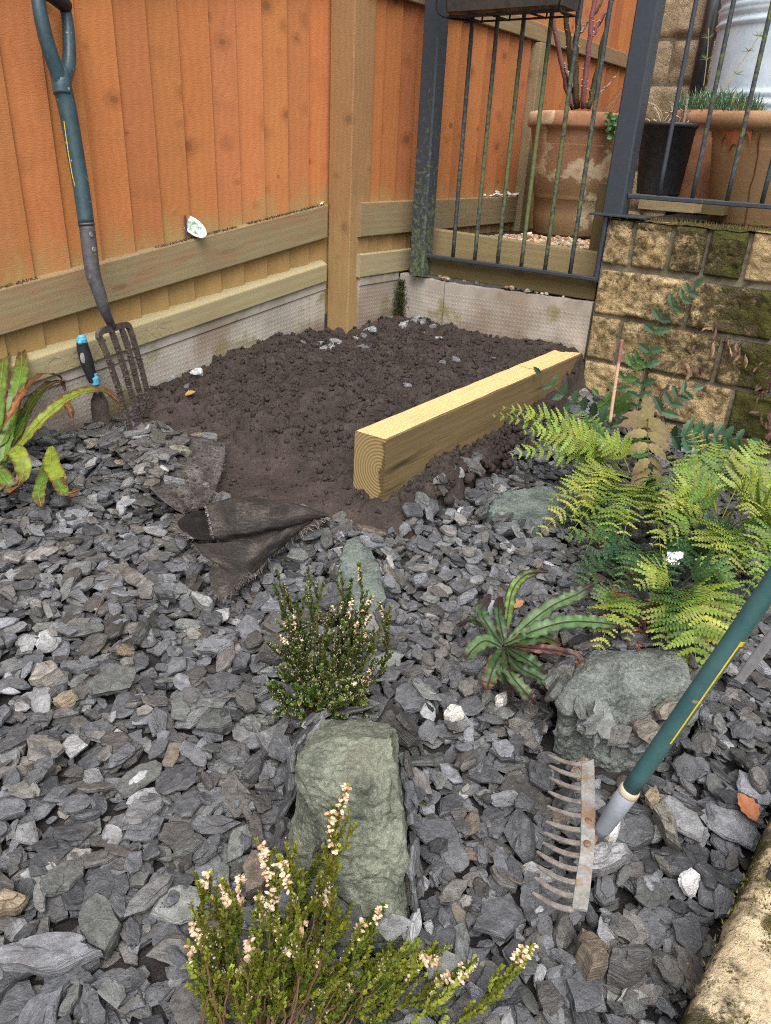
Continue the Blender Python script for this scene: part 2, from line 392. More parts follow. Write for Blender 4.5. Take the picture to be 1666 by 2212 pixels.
def simple(name, a, b, sc=30, rough=0.6, bump=0.001, spec=0.3, metal=0.0, usecol=False, det=5, spot=None):
    t = NT(name); l = t.attr('loc')
    n = t.noise(l, sc, det, 0.65); m = t.noise(l, sc*7, 3, 0.6)
    col = t.mix(t.step(t.math('ADD', t.math('MULTIPLY', n, 0.7), t.math('MULTIPLY', m, 0.3)), 0.3, 0.7), a, b)
    if usecol: col = t.mix(1.0, col, t.attr('col'), 'MULTIPLY')
    if spot:
        sc2, lo, hi, scol = spot
        col = t.mix(t.step(t.noise(l, sc2, 4, 0.6), lo, hi), col, scol)
    return t.done(col, rough, t.bump(t.math('ADD', n, t.math('MULTIPLY', m, 0.5)), bump, 0.6) if bump else None, spec, metal)
MAT['mortar'] = simple('mortar', (0.085, 0.075, 0.055), (0.20, 0.175, 0.13), 40, 0.95, 0.003, 0.1)
def _rail_paint():
    t = NT('anthracite_paint'); l = t.attr('loc'); z = t.sep(t.n('NewGeometry').outputs['Position'])[2]
    n = t.noise(l, 60, 4, 0.65)
    col = t.mix(n, (0.025, 0.032, 0.042), (0.045, 0.054, 0.068))
    alg = t.math('MULTIPLY', t.step(t.math('ADD', t.noise(l, 55, 5, 0.75), t.math('MULTIPLY', t.sep(t.attr('col'))[0], 0.5)), 0.72, 0.9), 0.85)
    col = t.mix(alg, col, t.mix(n, (0.05, 0.07, 0.02), (0.16, 0.19, 0.06)))
    return t.done(col, t.math('ADD', 0.38, t.math('MULTIPLY', alg, 0.4)), t.bump(t.math('ADD', n, alg), 0.0008, 0.5), 0.4)
MAT['paint'] = _rail_paint()
def _terracotta():
    t = NT('terracotta'); l = t.attr('loc'); c = t.attr('col')
    n = t.noise(l, 5, 5, 0.65); m = t.noise(l, 90, 4, 0.7); z = t.sep(l)[2]
    col = t.mix(t.step(n, 0.3, 0.7), (0.235, 0.105, 0.056), (0.40, 0.205, 0.115))
    al = t.math('MULTIPLY', t.step(t.math('ADD', t.noise(l, 8, 5, .65), t.math('MULTIPLY', z, -0.8)), 0.04, 0.46), t.sep(c)[0])
    col = t.mix(t.math('MULTIPLY', al, 0.75), col, t.mix(m, (0.17, 0.115, 0.05), (0.33, 0.225, 0.11)))
    sv = t.math('ADD', t.noise(l, 3.6, 6, 0.6), t.math('MULTIPLY', t.math('ABSOLUTE', t.math('SUBTRACT', z, 0.32)), -0.75))
    salt = t.step(sv, 0.41, 0.44)
    edge = t.math('MULTIPLY', t.math('MULTIPLY', salt, t.sep(c)[1]), 0.75)
    col = t.mix(edge, col, t.mix(t.step(sv, 0.44, 0.52), (0.56, 0.46, 0.30), t.mix(m, (0.34, 0.155, 0.10), (0.46, 0.28, 0.20))))
    return t.done(col, 0.85, t.bump(t.math('ADD', m, n), 0.0025, 0.5), 0.2)
MAT['terracotta'] = _terracotta()
MAT['black_plastic'] = simple('black_plastic', (0.022, 0.023, 0.027), (0.042, 0.043, 0.048), 40, 0.45, 0.0005, 0.35, spot=(150, 0.70, 0.74, (0.12, 0.12, 0.12)))
MAT['galv'] = simple('galvanised_steel', (0.38, 0.46, 0.53), (0.54, 0.62, 0.68), 9, 0.6, 0.0008, 0.4, 0.05)
MAT['fork_plastic'] = simple('dark_green_plastic', (0.016, 0.040, 0.050), (0.040, 0.080, 0.094), 14, 0.42, 0.0008, 0.4, spot=(38, 0.64, 0.68, (0.26, 0.26, 0.25)))
MAT['fork_steel'] = simple('dull_black_steel', (0.035, 0.035, 0.042), (0.085, 0.08, 0.085), 45, 0.55, 0.0012, 0.45, spot=(55, 0.62, 0.68, (0.17, 0.135, 0.11)))
MAT['mud'] = simple('muddy_steel', (0.045, 0.034, 0.029), (0.115, 0.09, 0.076), 60, 0.8, 0.004, 0.25)
MAT['rake_green'] = simple('green_rake_shaft', (0.026, 0.075, 0.078), (0.050, 0.115, 0.118), 9, 0.48, 0.0006, 0.35, spot=(48, 0.66, 0.70, (0.20, 0.17, 0.12)))
MAT['yellow'] = simple('yellow_print', (0.48, 0.36, 0.015), (0.62, 0.48, 0.03), 30, 0.5, 0)
MAT['grey_plastic'] = simple('grey_plastic', (0.17, 0.19, 0.215), (0.23, 0.25, 0.28), 20, 0.45, 0.0003, 0.35)
MAT['cream_plastic'] = simple('cream_collar', (0.36, 0.27, 0.17), (0.52, 0.44, 0.33), 40, 0.55, 0.0004)
MAT['rake_steel'] = simple('scuffed_steel', (0.17, 0.155, 0.135), (0.36, 0.355, 0.34), 38, 0.5, 0.001, 0.45, 0.25, spot=(30, 0.50, 0.66, (0.23, 0.145, 0.085)))
MAT['rake_teeth'] = simple('dull_teeth_steel', (0.12, 0.10, 0.085), (0.30, 0.27, 0.24), 60, 0.6, 0.001, 0.4, 0.15)
MAT['rust'] = simple('rusty_steel', (0.10, 0.05, 0.025), (0.24, 0.13, 0.07), 60, 0.75, 0.001)
MAT['grey_bar'] = simple('grey_bar', (0.17, 0.17, 0.175), (0.25, 0.25, 0.26), 80, 0.55, 0.0005, 0.3, spot=(300, 0.68, 0.72, (0.5, 0.5, 0.5)))
MAT['black_rubber'] = simple('black_rubber', (0.010, 0.011, 0.013), (0.022, 0.023, 0.026), 60, 0.5, 0.0006)
MAT['blue_plastic'] = simple('sky_blue_plastic', (0.07, 0.30, 0.46), (0.13, 0.42, 0.58), 60, 0.45, 0.0004, spot=(90, 0.62, 0.68, (0.16, 0.14, 0.12)))
MAT['fabric'] = None
def _fabric():
    t = NT('weed_membrane'); l = t.attr('loc'); x, y, z = t.sep(l)
    w = t.math('MULTIPLY', t.math('SINE', t.math('MULTIPLY', x, 1500.0)), t.math('SINE', t.math('MULTIPLY', y, 1500.0)))
    n = t.noise(l, 14, 5, 0.7); m = t.noise(l, 260, 3, 0.7); st = t.noise(t.map(l, (25, 260, 25)), 1.0, 4, 0.7)
    col = t.ramp(t.math('ADD', t.math('MULTIPLY', n, 0.5), t.math('ADD', t.math('MULTIPLY', m, 0.3), t.math('MULTIPLY', st, 0.25))), [(0.40, (0.010, 0.0095, 0.009)), (0.53, (0.036, 0.033, 0.031)), (0.66, (0.12, 0.108, 0.098))])
    col = t.mix(1.0, col, t.attr('col'), 'MULTIPLY')
    return t.done(col, 0.8, t.bump(t.math('ADD', t.math('MULTIPLY', w, 0.5), m), 0.0012, 0.7), 0.25)
MAT['fabric'] = _fabric()
def leaf_mat(name, rough=0.42, trans=0.25, bumpsc=90):
    t = NT(name); l = t.attr('loc'); c = t.attr('col')
    n = t.noise(l, bumpsc, 4, 0.65)
    col = t.mix(1.0, c, t.ramp(n, [(0.3, (0.7, 0.72, 0.65)), (0.55, (1, 1, 1)), (0.8, (1.3, 1.25, 1.2))]), 'MULTIPLY')
    m = t.done(col, rough, t.bump(n, 0.001, 0.5), 0.35)
    tr = t.n('BsdfTranslucent'); t.link(col, tr.inputs[0])
    mx = t.n('MixShader'); mx.inputs[0].default_value = trans
    out = t.t.nodes['Material Output']
    t.link(t.b.outputs[0], mx.inputs[1]); t.link(tr.outputs[0], mx.inputs[2]); t.link(mx.outputs[0], out.inputs[0])
    return m
MAT['leaf'] = leaf_mat('leaf'); MAT['dryleaf'] = leaf_mat('dry_leaf', 0.75, 0.15)
MAT['stem'] = simple('stem', (0.7, 0.7, 0.7), (1.15, 1.15, 1.15), 120, 0.65, 0.001, 0.25, usecol=True)
MAT['petal'] = leaf_mat('dry_petal', 0.6, 0.3, 300)
def _rock(name, a, b, c2, ztop=5.0):
    t = NT(name); l = t.attr('loc')
    n = t.noise(l, 14, 5, 0.65, 0.6); m = t.noise(l, 160, 5, 0.72); k = t.noise(t.map(l, (9, 9, 13)), 1.0, 4, 0.6); zz = t.sep(l)[2]
    col = t.mix(t.step(t.math('ADD', t.math('MULTIPLY', n, 0.55), t.math('MULTIPLY', m, 0.45)), 0.36, 0.64), a, b)
    col = t.mix(t.math('MULTIPLY', t.step(t.math('ADD', k, t.math('MULTIPLY', t.step(zz, ztop-.045, ztop), .22)), 0.56, 0.70), 0.75), col, c2)
    col = t.mix(t.math('MULTIPLY', t.step(t.noise(l, 75, 4, 0.75), 0.58, 0.70), 0.55), col, (0.30, 0.32, 0.23))
    h = t.math('ADD', t.math('MULTIPLY', m, 0.6), t.math('ADD', n, k))
    return t.done(col, 0.62, t.bump(h, 0.007, 0.9), 0.35)
MAT['rock_green'] = _rock('lichened_rock', (0.070, 0.080, 0.060), (0.215, 0.23, 0.175), (0.145, 0.118, 0.088), .27)
MAT['rock_grey'] = _rock('grey_green_rock', (0.055, 0.064, 0.058), (0.20, 0.215, 0.20), (0.22, 0.185, 0.165))
MAT['rock_slab'] = _rock('dark_green_slab', (0.05, 0.065, 0.058), (0.15, 0.18, 0.16), (0.20, 0.25, 0.22))
MAT['quartz'] = _rock('quartz', (0.48, 0.48, 0.49), (0.74, 0.73, 0.72), (0.56, 0.53, 0.48))
MAT['moss'] = leaf_mat('moss_green', 0.85, 0.1)
MAT['white'] = simple('white_plastic', (0.62, 0.62, 0.58), (0.75, 0.75, 0.72), 40, 0.5, 0)
MAT['ink'] = simple('grey_ink', (0.15, 0.125, 0.08), (0.42, 0.345, 0.19), 130, 0.9, 0)
MAT['tag_print'] = simple('printed_tag', (0.02, 0.09, 0.05), (0.22, 0.32, 0.26), 60, 0.45, 0, det=2)
MAT['foil'] = simple('crumpled_foil', (0.65, 0.65, 0.66), (0.85, 0.85, 0.85), 30, 0.28, 0.004, 0.5, 0.9)
MAT['pebble'] = simple('pebble', (0.75, 0.75, 0.75), (1.1, 1.1, 1.1), 60, 0.65, 0.0006, usecol=True)
MAT['blackpaint'] = simple('black_gloss', (0.012, 0.013, 0.015), (0.022, 0.022, 0.024), 30, 0.3, 0, 0.5)
MAT['trough'] = simple('dark_brown_plastic', (0.030, 0.026, 0.023), (0.055, 0.047, 0.042), 40, 0.5, 0.0006)

# ------------------------------------------------------------------ ground heights
_ctrl = np.array([(-.2,3.06,.235),(.01,3.3,.275),(.72,2.8,.270),(.2,3.15,.268),(.45,2.98,.268),(-.46,2.90,.245),(-.68,2.62,.200),(-.82,2.44,.165),(-1.1,2.08,.150),(-1.5,1.6,.13),
    (-.45,2.45,.200),(-.15,2.7,.235),(.2,2.75,.245),(-.1,1.80,.070),(-.10,1.90,.092),(.0,2.1,.17),(.3,2.38,.20),(.6,2.78,.245),(-.37,1.93,.100),(-.62,2.15,.135),(-.80,2.22,.140),
    (-.02,1.77,.078),(.35,2.22,.088),(.74,2.62,.112),(1.0,2.58,.13),(1.5,2.2,.10),(-1.1,1.8,.115),(-.8,1.9,.11),(-.5,1.6,.075),(0,1.4,.05),(.5,1.4,.055),(1,1.6,.07),(1.5,1.6,.06),
    (-.4,.6,.012),(.3,.6,.02),(-.9,1,.03),(.9,1,.04),(0,.2,0.0),(-.9,.2,0.0),(.9,.2,.02),(.1,1.75,.07),(-.25,1.72,.08)])
def _tps(r2): return np.where(r2 > 1e-12, r2*np.log(np.maximum(r2, 1e-12)), 0.0)
_X = _ctrl[:, :2]; _n = len(_X)
_K = _tps(((_X[:, None]-_X[None])**2).sum(-1)) + np.eye(_n)*0.02
_Pm = np.concatenate([np.ones((_n, 1)), _X], 1)
_Wt = np.linalg.solve(np.block([[_K, _Pm], [_Pm.T, np.zeros((3, 3))]]), np.concatenate([_ctrl[:, 2], np.zeros(3)]))
def surf(x, y):
    x, y = np.atleast_1d(np.asarray(x, float)), np.atleast_1d(np.asarray(y, float)); sh = x.shape
    p = np.stack([x.ravel(), y.ravel()], 1); out = np.empty(len(p))
    for i in range(0, len(p), 20000):
        q = p[i:i+20000]
        out[i:i+20000] = _tps(((q[:, None]-_X[None])**2).sum(-1)) @ _Wt[:_n] + _Wt[_n] + q @ _Wt[_n+1:]
    return out.reshape(sh)
def gs(px, py, dz=0.0, z0=0.08):            # photo point on the ground surface (+dz)
    z = z0
    for _ in range(8):
        P = gp(px, py, z); z = 0.4*z + 0.6*(float(surf(P[0], P[1])[0]) + dz)
    return gp(px, py, z)
def inpoly(x, y, poly):
    x, y = np.asarray(x), np.asarray(y); ins = np.zeros(x.shape, bool); j = len(poly)-1
    for i in range(len(poly)):
        xi, yi = poly[i][:2]; xj, yj = poly[j][:2]
        ins ^= ((yi > y) != (yj > y)) & (x < (xj-xi)*(y-yi)/((yj-yi) if abs(yj-yi) > 1e-12 else 1e-12) + xi); j = i
    return ins
# edge of the dug soil, walked in the photo
_soil_px = [(322,842),(300,880),(285,925),(330,930),(420,942),(462,952),(462,1000),(455,1050),(450,1085),(560,1098),(640,1104),(700,1112),(740,1125),(780,1150),(830,1162),(880,1120),(930,1075),(990,1040),(1060,985),(1120,955)]
SOIL = [tuple(gs(*p)[:2]) for p in _soil_px] + [(.62,2.66),(.74,2.835),(.01,3.35),(-.15,3.2),(-.32,3.16),(-.81,2.46)]

# ================================================================== THE SETTING
def put_struct(o): o['kind'] = 'structure'; return o

# far ground, one sheet to the horizon, a little below the garden
mb = MB(); mb.add([(-60,-60,-.12),(60,-60,-.12),(60,60,-.12),(-60,60,-.12)], [(0,1,2,3)], (0.9,0.9,0.9))
put_struct(mb.obj('ground', MAT['soil']))
# ground sheet under the slates
gx = np.linspace(-2.2, 2.6, 121); gy = np.linspace(-.6, 3.9, 111)
X, Y = np.meshgrid(gx, gy, indexing='ij')
mb = MB(); mb.grid(np.stack([X, Y, np.clip(surf(X, Y), -.1, .4) - .040 + .012*fbm(X*9, Y*9) - .012], -1), (0.75, 0.85, 1.0))
put_struct(mb.obj('garden_ground', MAT['soil'], smooth=True))

# ---- near fence panel
def lerp(a, b, t): return a + (b-a)*t
def f1(s, z, off=0.0): return A1 + D1*s + Z*z + N1*off
SL1 = 0.148
fence = thing('wooden_fence', f1(-1.0, .1), 'orange featheredge fence panel behind the garden fork, faded letters on its lowest board', 'fence')
mb = MB(); s = 0.14; k = 0
while s > -2.3:
    wd = 0.112 + 0.006*math.sin(k*2.3); tint = rng.uniform(0.86, 1.10); tc = np.array([tint, tint*rng.uniform(0.93, 1.05), tint*rng.uniform(.9, 1.1)])
    zb0 = .44 + SL1*s - .12; zt = 1.95
    zs = np.concatenate([np.linspace(zb0, zb0+.9, 14), [1.4, zt]])
    sl, sr = s - wd - .014, s
    rows = []
    L = []
    ox, oy = rng.uniform(0, 30), rng.uniform(0, 30)
    for z in zs:
        rl = .775 + SL1*s
        # tapered board: thick edge at its left
        rows.append([f1(sl, z, -.045), f1(sl, z, -.033), f1(sr, z, -.021), f1(sr, z, -.045)])
        L.append([(ox, z - rl + .02, z + oy), (ox + .001, z - rl + .02, z + oy), (ox + wd, z - rl + .02, z + oy), (ox + wd + .01, z - rl + .02, z + oy)])
    mb.grid(np.array(rows), tc, np.array(L))
    s -= wd; k += 1
mb.obj('board_panel', MAT['board'], fence)
FENCE_MOSS = True
def rail(parent, frame, s0, s1, zb, zt, sl, depth, off, mat, name='rail', bev=.004, col=(1,1,1), grain_off=0, zbase=0.0, top_slope=0.0):
    """a horizontal timber whose front face is at off; sl = rise per metre"""
    m = MB(); n = 12; P, L = [], []
    for i in range(n+1):
        s_ = lerp(s0, s1, i/n); d = sl*s_
        P.append([frame(s_, zb+d, off), frame(s_, zt+d, off), frame(s_, zt+d+top_slope, off-depth), frame(s_, zb+d, off-depth)])
        h = zt - zb
        L.append([(grain_off, -.1+zbase, s_), (grain_off+h, h-.1+zbase, s_), (grain_off+h+.02, h-.1+depth+zbase, s_), (grain_off-.03, -.1+zbase, s_)])
    m.grid(np.array(P), col, np.array(L), wrap=True)
    k = len(P)
    m.add(P[0], [(3,2,1,0)], col, L[0]); m.add(P[-1], [(0,1,2,3)], col, L[-1])
    return m.obj(name, mat, parent, bevel=bev)
rail(fence, f1, -2.3, -.004, .628, .750, SL1, .045, 0.0, MAT['rail'], 'rail', grain_off=3.1, top_slope=.004)
kick = rail(fence, f1, -2.3, -.010, .462, .530, .143, .048, .004, MAT['kick'], 'kick_board', grain_off=7.7, top_slope=.022)
# stamped letters on the kick board
def letter(ch, x0, y0, x1, y1, h):
    cu = bpy.data.curves.new('lettering', 'FONT'); cu.body = ch; cu.size = 1.0; cu.extrude = 0
    tmp = bpy.data.objects.new('tmp', cu); COL.objects.link(tmp)
    me = bpy.data.meshes.new_from_object(tmp.evaluated_get(bpy.context.evaluated_depsgraph_get()))
    bpy.data.objects.remove(tmp)
    v = np.array([q.co[:] for q in me.vertices]); f = [tuple(p.vertices) for p in me.polygons]
    v[:, 0] -= v[:, 0].min(); wd = v[:, 0].max(); v[:, 0] /= max(wd, 1e-6); v[:, 1] /= 0.73
    return v, f
mb = MB()
for ch, xa, xb in (('O', 96, 142), ('S', 150, 188), ('R', 196, 220), ('A', 236, 262), ('J', 268, 282), ('H', 288, 312), ('N', 314, 340), ('S', 344, 372)):
    v, f = letter(ch, 0, 0, 0, 0, 0)
    def srow(px):
        P = pl(px, 785 - (px-96)*.36, A1 + N1*.0055, N1); return float((P - A1) @ D1)
    sa, sb = srow(xa), srow(xb)
    pts = []
    for q in v:
        s_ = lerp(sa, sb, q[0]); zlo = .469 + .143*s_; pts.append(f1(s_, zlo + .052*q[1], .0048))
    mb.add(pts, f)
mb.obj('stamped_lettering', MAT['ink'], fence)
# top rail of this panel, above the frame
rail(fence, f1, -2.3, -.01, 1.48, 1.60, SL1, .045, 0.0, MAT['rail'], 'rail', grain_off=13.0)

# ---- post between the panels
pe = np.array([-.1961, 3.0649, 0]) - NU*0.0
pc = pe + D1*.058 - N1*.058
mb = MB(); mb.box(pc + Z*1.05, (Z, N1, D1), (1.9, .116, .116), off=(0, 0, 0), seg=8)
Lc = mb.v[0] ; Q = (Lc - pc)
loc = np.stack([Q @ N1 + 5.2, Q[:, 2] - .25, Q[:, 2] + (Q @ D1)*0.2], 1)
loc[:, 0] += (Q @ D1)*1.0
mb.l[0] = loc
o = mb.obj('fence_post', MAT['post'], bevel=.004, origin=pc + Z*.2)
tag(o, 'square brown wooden fence post standing in the soil between two fence panels', 'fence post')

# ---- far fence panel, running behind the railings
G2 = vec(-0.136, 3.113, 0)
def f2(s, z, off=0.0): return G2 + U*s + Z*z + NU*off
fence2 = thing('wooden_fence', f2(1.2, .4), 'far orange fence panel running behind the railings and the potted rose', 'fence')
mb = MB(); s = -.02; k = 0
while s < 2.5:
    wd = 0.104 + 0.006*math.sin(k*1.9+1); tint = rng.uniform(0.82, 1.05); tc = np.array([tint, tint*rng.uniform(0.9, 1.03), tint*rng.uniform(.9, 1.1)])
    zs = np.concatenate([np.linspace(.46, 1.1, 12), [1.45, 2.0]])
    ox, oy = rng.uniform(0, 30), rng.uniform(0, 30); rows, L = [], []
    for z in zs:
        rows.append([f2(s, z, -.045), f2(s, z, -.031), f2(s+wd+.014, z, -.020), f2(s+wd+.014, z, -.045)])
        h = z - .775 + .02
        L.append([(ox, h, z+oy), (ox+.001, h, z+oy), (ox+wd, h, z+oy), (ox+wd+.01, h, z+oy)])
    mb.grid(np.array(rows), tc, np.array(L)); s += wd; k += 1
mb.obj('board_panel', MAT['board'], fence2)
def f2i(s, z, off=0.0): return f2(s, z, off)
rail(fence2, f2, -.03, 1.245, .640, .766, .006, .042, 0.0, MAT['rail'], 'rail', grain_off=21, zbase=-.02)
rail(fence2, f2, -.03, .35, .486, .575, .0, .042, .002, MAT['kick'], 'kick_board', grain_off=27)
rail(fence2, f2, -.03, 2.5, 1.452, 1.525, .0, .045, .0, MAT['rail'], 'rail', grain_off=33, zbase=.12)
# its own intermediate post
mb = MB(); pc2 = f2(1.31, 0, -.02)
mb.box(pc2 + Z*.98, (Z, NU, U), (.93, .09, .09), seg=4)
q = mb.v[0] - pc2; mb.l[0] = np.stack([q @ NU + 9.5 + q @ U, q[:, 2]-.6, q[:, 2]], 1)
o = mb.obj('fence_post', MAT['timber'], bevel=.004, origin=pc2 + Z*.5); tag(o, 'greenish wooden post on the far fence half hidden by the big terracotta pot', 'fence post')

# ---- concrete gravel boards
def slab(name, p0, p1, zt0, zt1, zb0, zb1, thick, label, step=True):
    p0, p1 = np.asarray(p0, float), np.asarray(p1, float)
    d = p1 - p0; L = np.linalg.norm(d[:2]); d = nrm(d*vec(1,1,0)); n = np.cross(d, Z)
    if n @ (vec(0, 1.5, 0) - p0) < 0: n = -n
    mb = MB(); rows, loc = [], []; off = rng.uniform(0, 9)
    for i in range(25):
        t = i/24; b = p0 + d*L*t; zt, zb = lerp(zt0, zt1, t), lerp(zb0, zb1, t)
        prof = [(-thick, zb), (-thick, zt), (0.0, zt), (0.0, zt-.030), (-.005 if step else 0, zt-.036), (-.005 if step else 0, zb)]
        jz = .0015*math.sin(i*1.7)
        rows.append([b + n*a + Z*(z + (jz if z == zt else 0)) for a, z in prof])
        loc.append([(off + L*t, z - zt, a) for a, z in prof])
    mb.grid(np.array(rows), (1,1,1), np.array(loc))
    mb.add(rows[0], [(0,1,2,3,4,5)], (1,1,1), loc[0]); mb.add(rows[-1], [(5,4,3,2,1,0)], (1,1,1), loc[-1])
    o = mb.obj(name, MAT['concrete'], origin=p0 + Z*zb0)
    return tag(o, label, 'gravel board')
slab('concrete_gravel_board', f1(-2.3, 0, -.006), f1(-.004, 0, -.006), .460-.143*2.3, .459, -.02, .2, .04, 'long pimpled grey concrete gravel board under the fence, behind the garden fork')
slab('concrete_gravel_board', f2(-.02, 0, -.004), f2(.245, 0, -.004), .484, .484, .18, .18, .04, 'short concrete gravel board between the wooden post and the mossy corner')
GD = nrm(WC - GC)
gj = GC + GD*.2305
slab('concrete_gravel_board', GC, gj - GD*.002, .479, .470, .18, .18, .04, 'narrow concrete gravel board with fine ribs and an orange stain, right of the moss clump', False)
slab('concrete_gravel_board', gj + GD*.002, WC - GD*.006, .470, .483, .18, .18, .04, 'wide pale concrete gravel board below the railings, touching the stone wall', False)

# ---- terrace behind the railings
mb = MB(); P = [WC + W*1.2 + U*.05, WC + W*1.2 + U*5, WC - W*3 + U*5, WC - W*3 + U*.05]
Tz = .605
mb.add([p*vec(1,1,0) + Z*Tz for p in (WC + W*.95 + U*.10, WC + W*.95 + U*4.5, WC - W*3 + U*4.5, WC - W*3 + U*.10)], [(0,1,2,3)], (.8,.8,.8))
put_struct(mb.obj('terrace', MAT['soil']))
def wallrail(s, z, off=0.0): return WC + W*s + Z*z - U*off       # s to the left along the railing line, off towards the camera
def tim(name, s0, s1, zb, zt, off, depth, mat, label, sl=0.0):
    p = thing(name, wallrail((s0+s1)/2, zb, off), label, 'timber')
    m = MB(); n = 8; P, L = [], []; go = rng.uniform(0, 20)
    for i in range(n+1):
        s_ = lerp(s0, s1, i/n)
        P.append([wallrail(s_, zb, off), wallrail(s_, zt+sl*s_, off), wallrail(s_, zt+sl*s_, off-depth), wallrail(s_, zb, off-depth)])
        h = zt-zb; L.append([(go, -.1, s_), (go+h, h-.1, s_), (go+h+depth, h, s_), (go-.03, 0, s_)])
    m.grid(np.array(P), (1,1,1), np.array(L), wrap=True); m.add(P[0], [(0,1,2,3)], (1,1,1), L[0]); m.add(P[-1], [(3,2,1,0)], (1,1,1), L[-1])
    bpy.data.objects.remove(p)
    o = m.obj(name, mat, bevel=.004, origin=wallrail((s0+s1)/2, zb, off)); return tag(o, label, 'timber')
zt_up = float(pl(1290, 546, WC + U*.10, U)[2]); zt_upl = float(pl(948, 497, WC + U*.10, U)[2])
tim('edging_timber', .012, .80, .50, zt_up, -.10, .05, MAT['timber'], 'green stained timber edging that holds back the pea gravel behind the railings', (zt_upl-zt_up)/.72)
tim('edging_timber', .012, .78, .487, .560, -.022, .045, MAT['dark_timber'], 'dark damp timber low under the bottom rail of the left railing panel')

# ---- the stone wall with the plants at its foot
wall = thing('stone_wall', WC - W*.6 + Z*.1, 'buff rough faced stone wall with dark moss, carrying the right hand railings', 'wall')
mb = MB(); mo = MB()
WT = .777; PITCH = .166
courses = [(WT - .152 - .0, WT)] + [(WT - .160 - PITCH*(i+1), WT - .160 - PITCH*i - .009) for i in range(4)]
layouts = [[.0,.103,.235,.352,.48,.66,.80,.99,1.2,1.4,1.62,1.9], [.0,.335,.62,.80,1.05,1.3,1.6,1.9], [.0,.118,.47,.66,.95,1.2,1.5,1.9], [.0,.24,.545,.80,1.1,1.45,1.9], [.0,.14,.40,.72,1.0,1.3,1.9]]
for ci, ((zb, zt), xs) in enumerate(zip(courses, layouts)):
    for bi in range(len(xs)-1):
        x0, x1 = xs[bi] + .0045, xs[bi+1] - .0045
        if x0 > 1.85: continue
        nu, nv = max(6, int((x1-x0)/.0065)), max(6, int((zt-zb)/.0065))
        u, v = np.meshgrid(np.linspace(0, 1, nu+1), np.linspace(0, 1, nv+1), indexing='ij')
        ea = np.minimum(np.minimum(u*(x1-x0), (1-u)*(x1-x0)), np.minimum(v*(zt-zb), (1-v)*(zt-zb)))
        so = rng.uniform(0, 40)
        xx = lerp(x0, x1, u) + .005*vnoise(v*5 + so, so)*np.where((u < .01) | (u > .99), 1, 0)
        zz = lerp(zb, zt, v) + .005*vnoise(u*7 + so, so+3)*np.where((v < .01) | (v > .99), 1, 0)
        bulge = .022*np.minimum(1, ea/.007)**.6 + .030*fbm(xx*15 + so, zz*15, 0.3, 6)*np.minimum(1, ea/.016) + .016*np.abs(fbm(xx*34+so, zz*34, 0, 4))*np.minimum(1, ea/.012)
        bulge = np.maximum(bulge*.75, .010*np.minimum(1, ea/.006))
        P = WC[None, None] - W*xx[..., None] + Z*zz[..., None] - U*bulge[..., None]
        ring = [(0, j) for j in range(nv+1)] 
        mossy = np.clip((xx-.24)*1.5, 0, 1)*.95 + .25*(zz > WT-.03) + .28
        mossy = mossy*(1 - .75*np.clip((.47-zz)/.3, 0, 1)*(xx < .55))
        if ci == 0 and bi in (4,): mossy = mossy*0.1
        if ci == 0 and bi in (2, 3): mossy = mossy + .10
        c = np.stack([mossy, mossy*0 + rng.uniform(.2, 1), mossy*0], -1)
        loc = np.stack([xx, zz, bulge], -1)
        mb.grid(P[:, ::-1], c[:, ::-1], loc[:, ::-1])
        # the block's returns, back into the mortar
        bk = P + U*.05
        for e in ((P[0], bk[0]), (bk[-1], P[-1]), (bk[:, 0], P[:, 0]), (P[:, -1], bk[:, -1])):
            mb.grid(np.stack(e, 0), (float(mossy.mean()), .6, 0), np.stack([np.stack([xx[0, 0] + so + np.arange(len(e[0]))*.01, np.arange(len(e[0]))*.01, np.zeros(len(e[0]))], -1)]*2, 0))
mb.obj('stone_blocks', MAT['stone'], wall, smooth=True)
xs_ = np.linspace(.004, 1.9, 120); zs_ = np.linspace(-.1, WT-.008, 60)
X, Y = np.meshgrid(xs_, zs_, indexing='ij')
mo.grid(WC[None, None] - W*X[..., None] + Z*Y[..., None] - U*(.005 + .004*fbm(X*90, Y*90))[..., None])
mo.add([WC + Z*(-.1) - W*.004, WC + Z*(WT-.008) - W*.004, WC + Z*(WT-.008) + U*.14 - W*.004, WC + Z*(-.1) + U*.14 - W*.004], [(0,1,2,3)])
mo.add([WC + Z*(WT-.008) - W*.004, WC + Z*(WT-.008) - W*1.9, WC + Z*(WT-.008) - W*1.9 + U*.15, WC + Z*(WT-.008) + U*.15 - W*.004], [(0,1,2,3)])
mo.obj('mortar', MAT['mortar'], wall)
# top bed of the wall
mb = MB(); X, Y = np.meshgrid(np.linspace(0, 1.9, 150), np.linspace(-.02, .15, 16), indexing='ij')
mb.grid(WC[None, None] - W*X[..., None] + U*Y[..., None] + Z*(WT - .003 + .010*fbm(X*25, Y*25))[..., None], np.stack([np.clip(.55 + X*.3, 0, 1), X*0 + .6, X*0], -1), np.stack([X, Y, X*0], -1))
mb.obj('wall_top', MAT['stone'], wall, smooth=True)

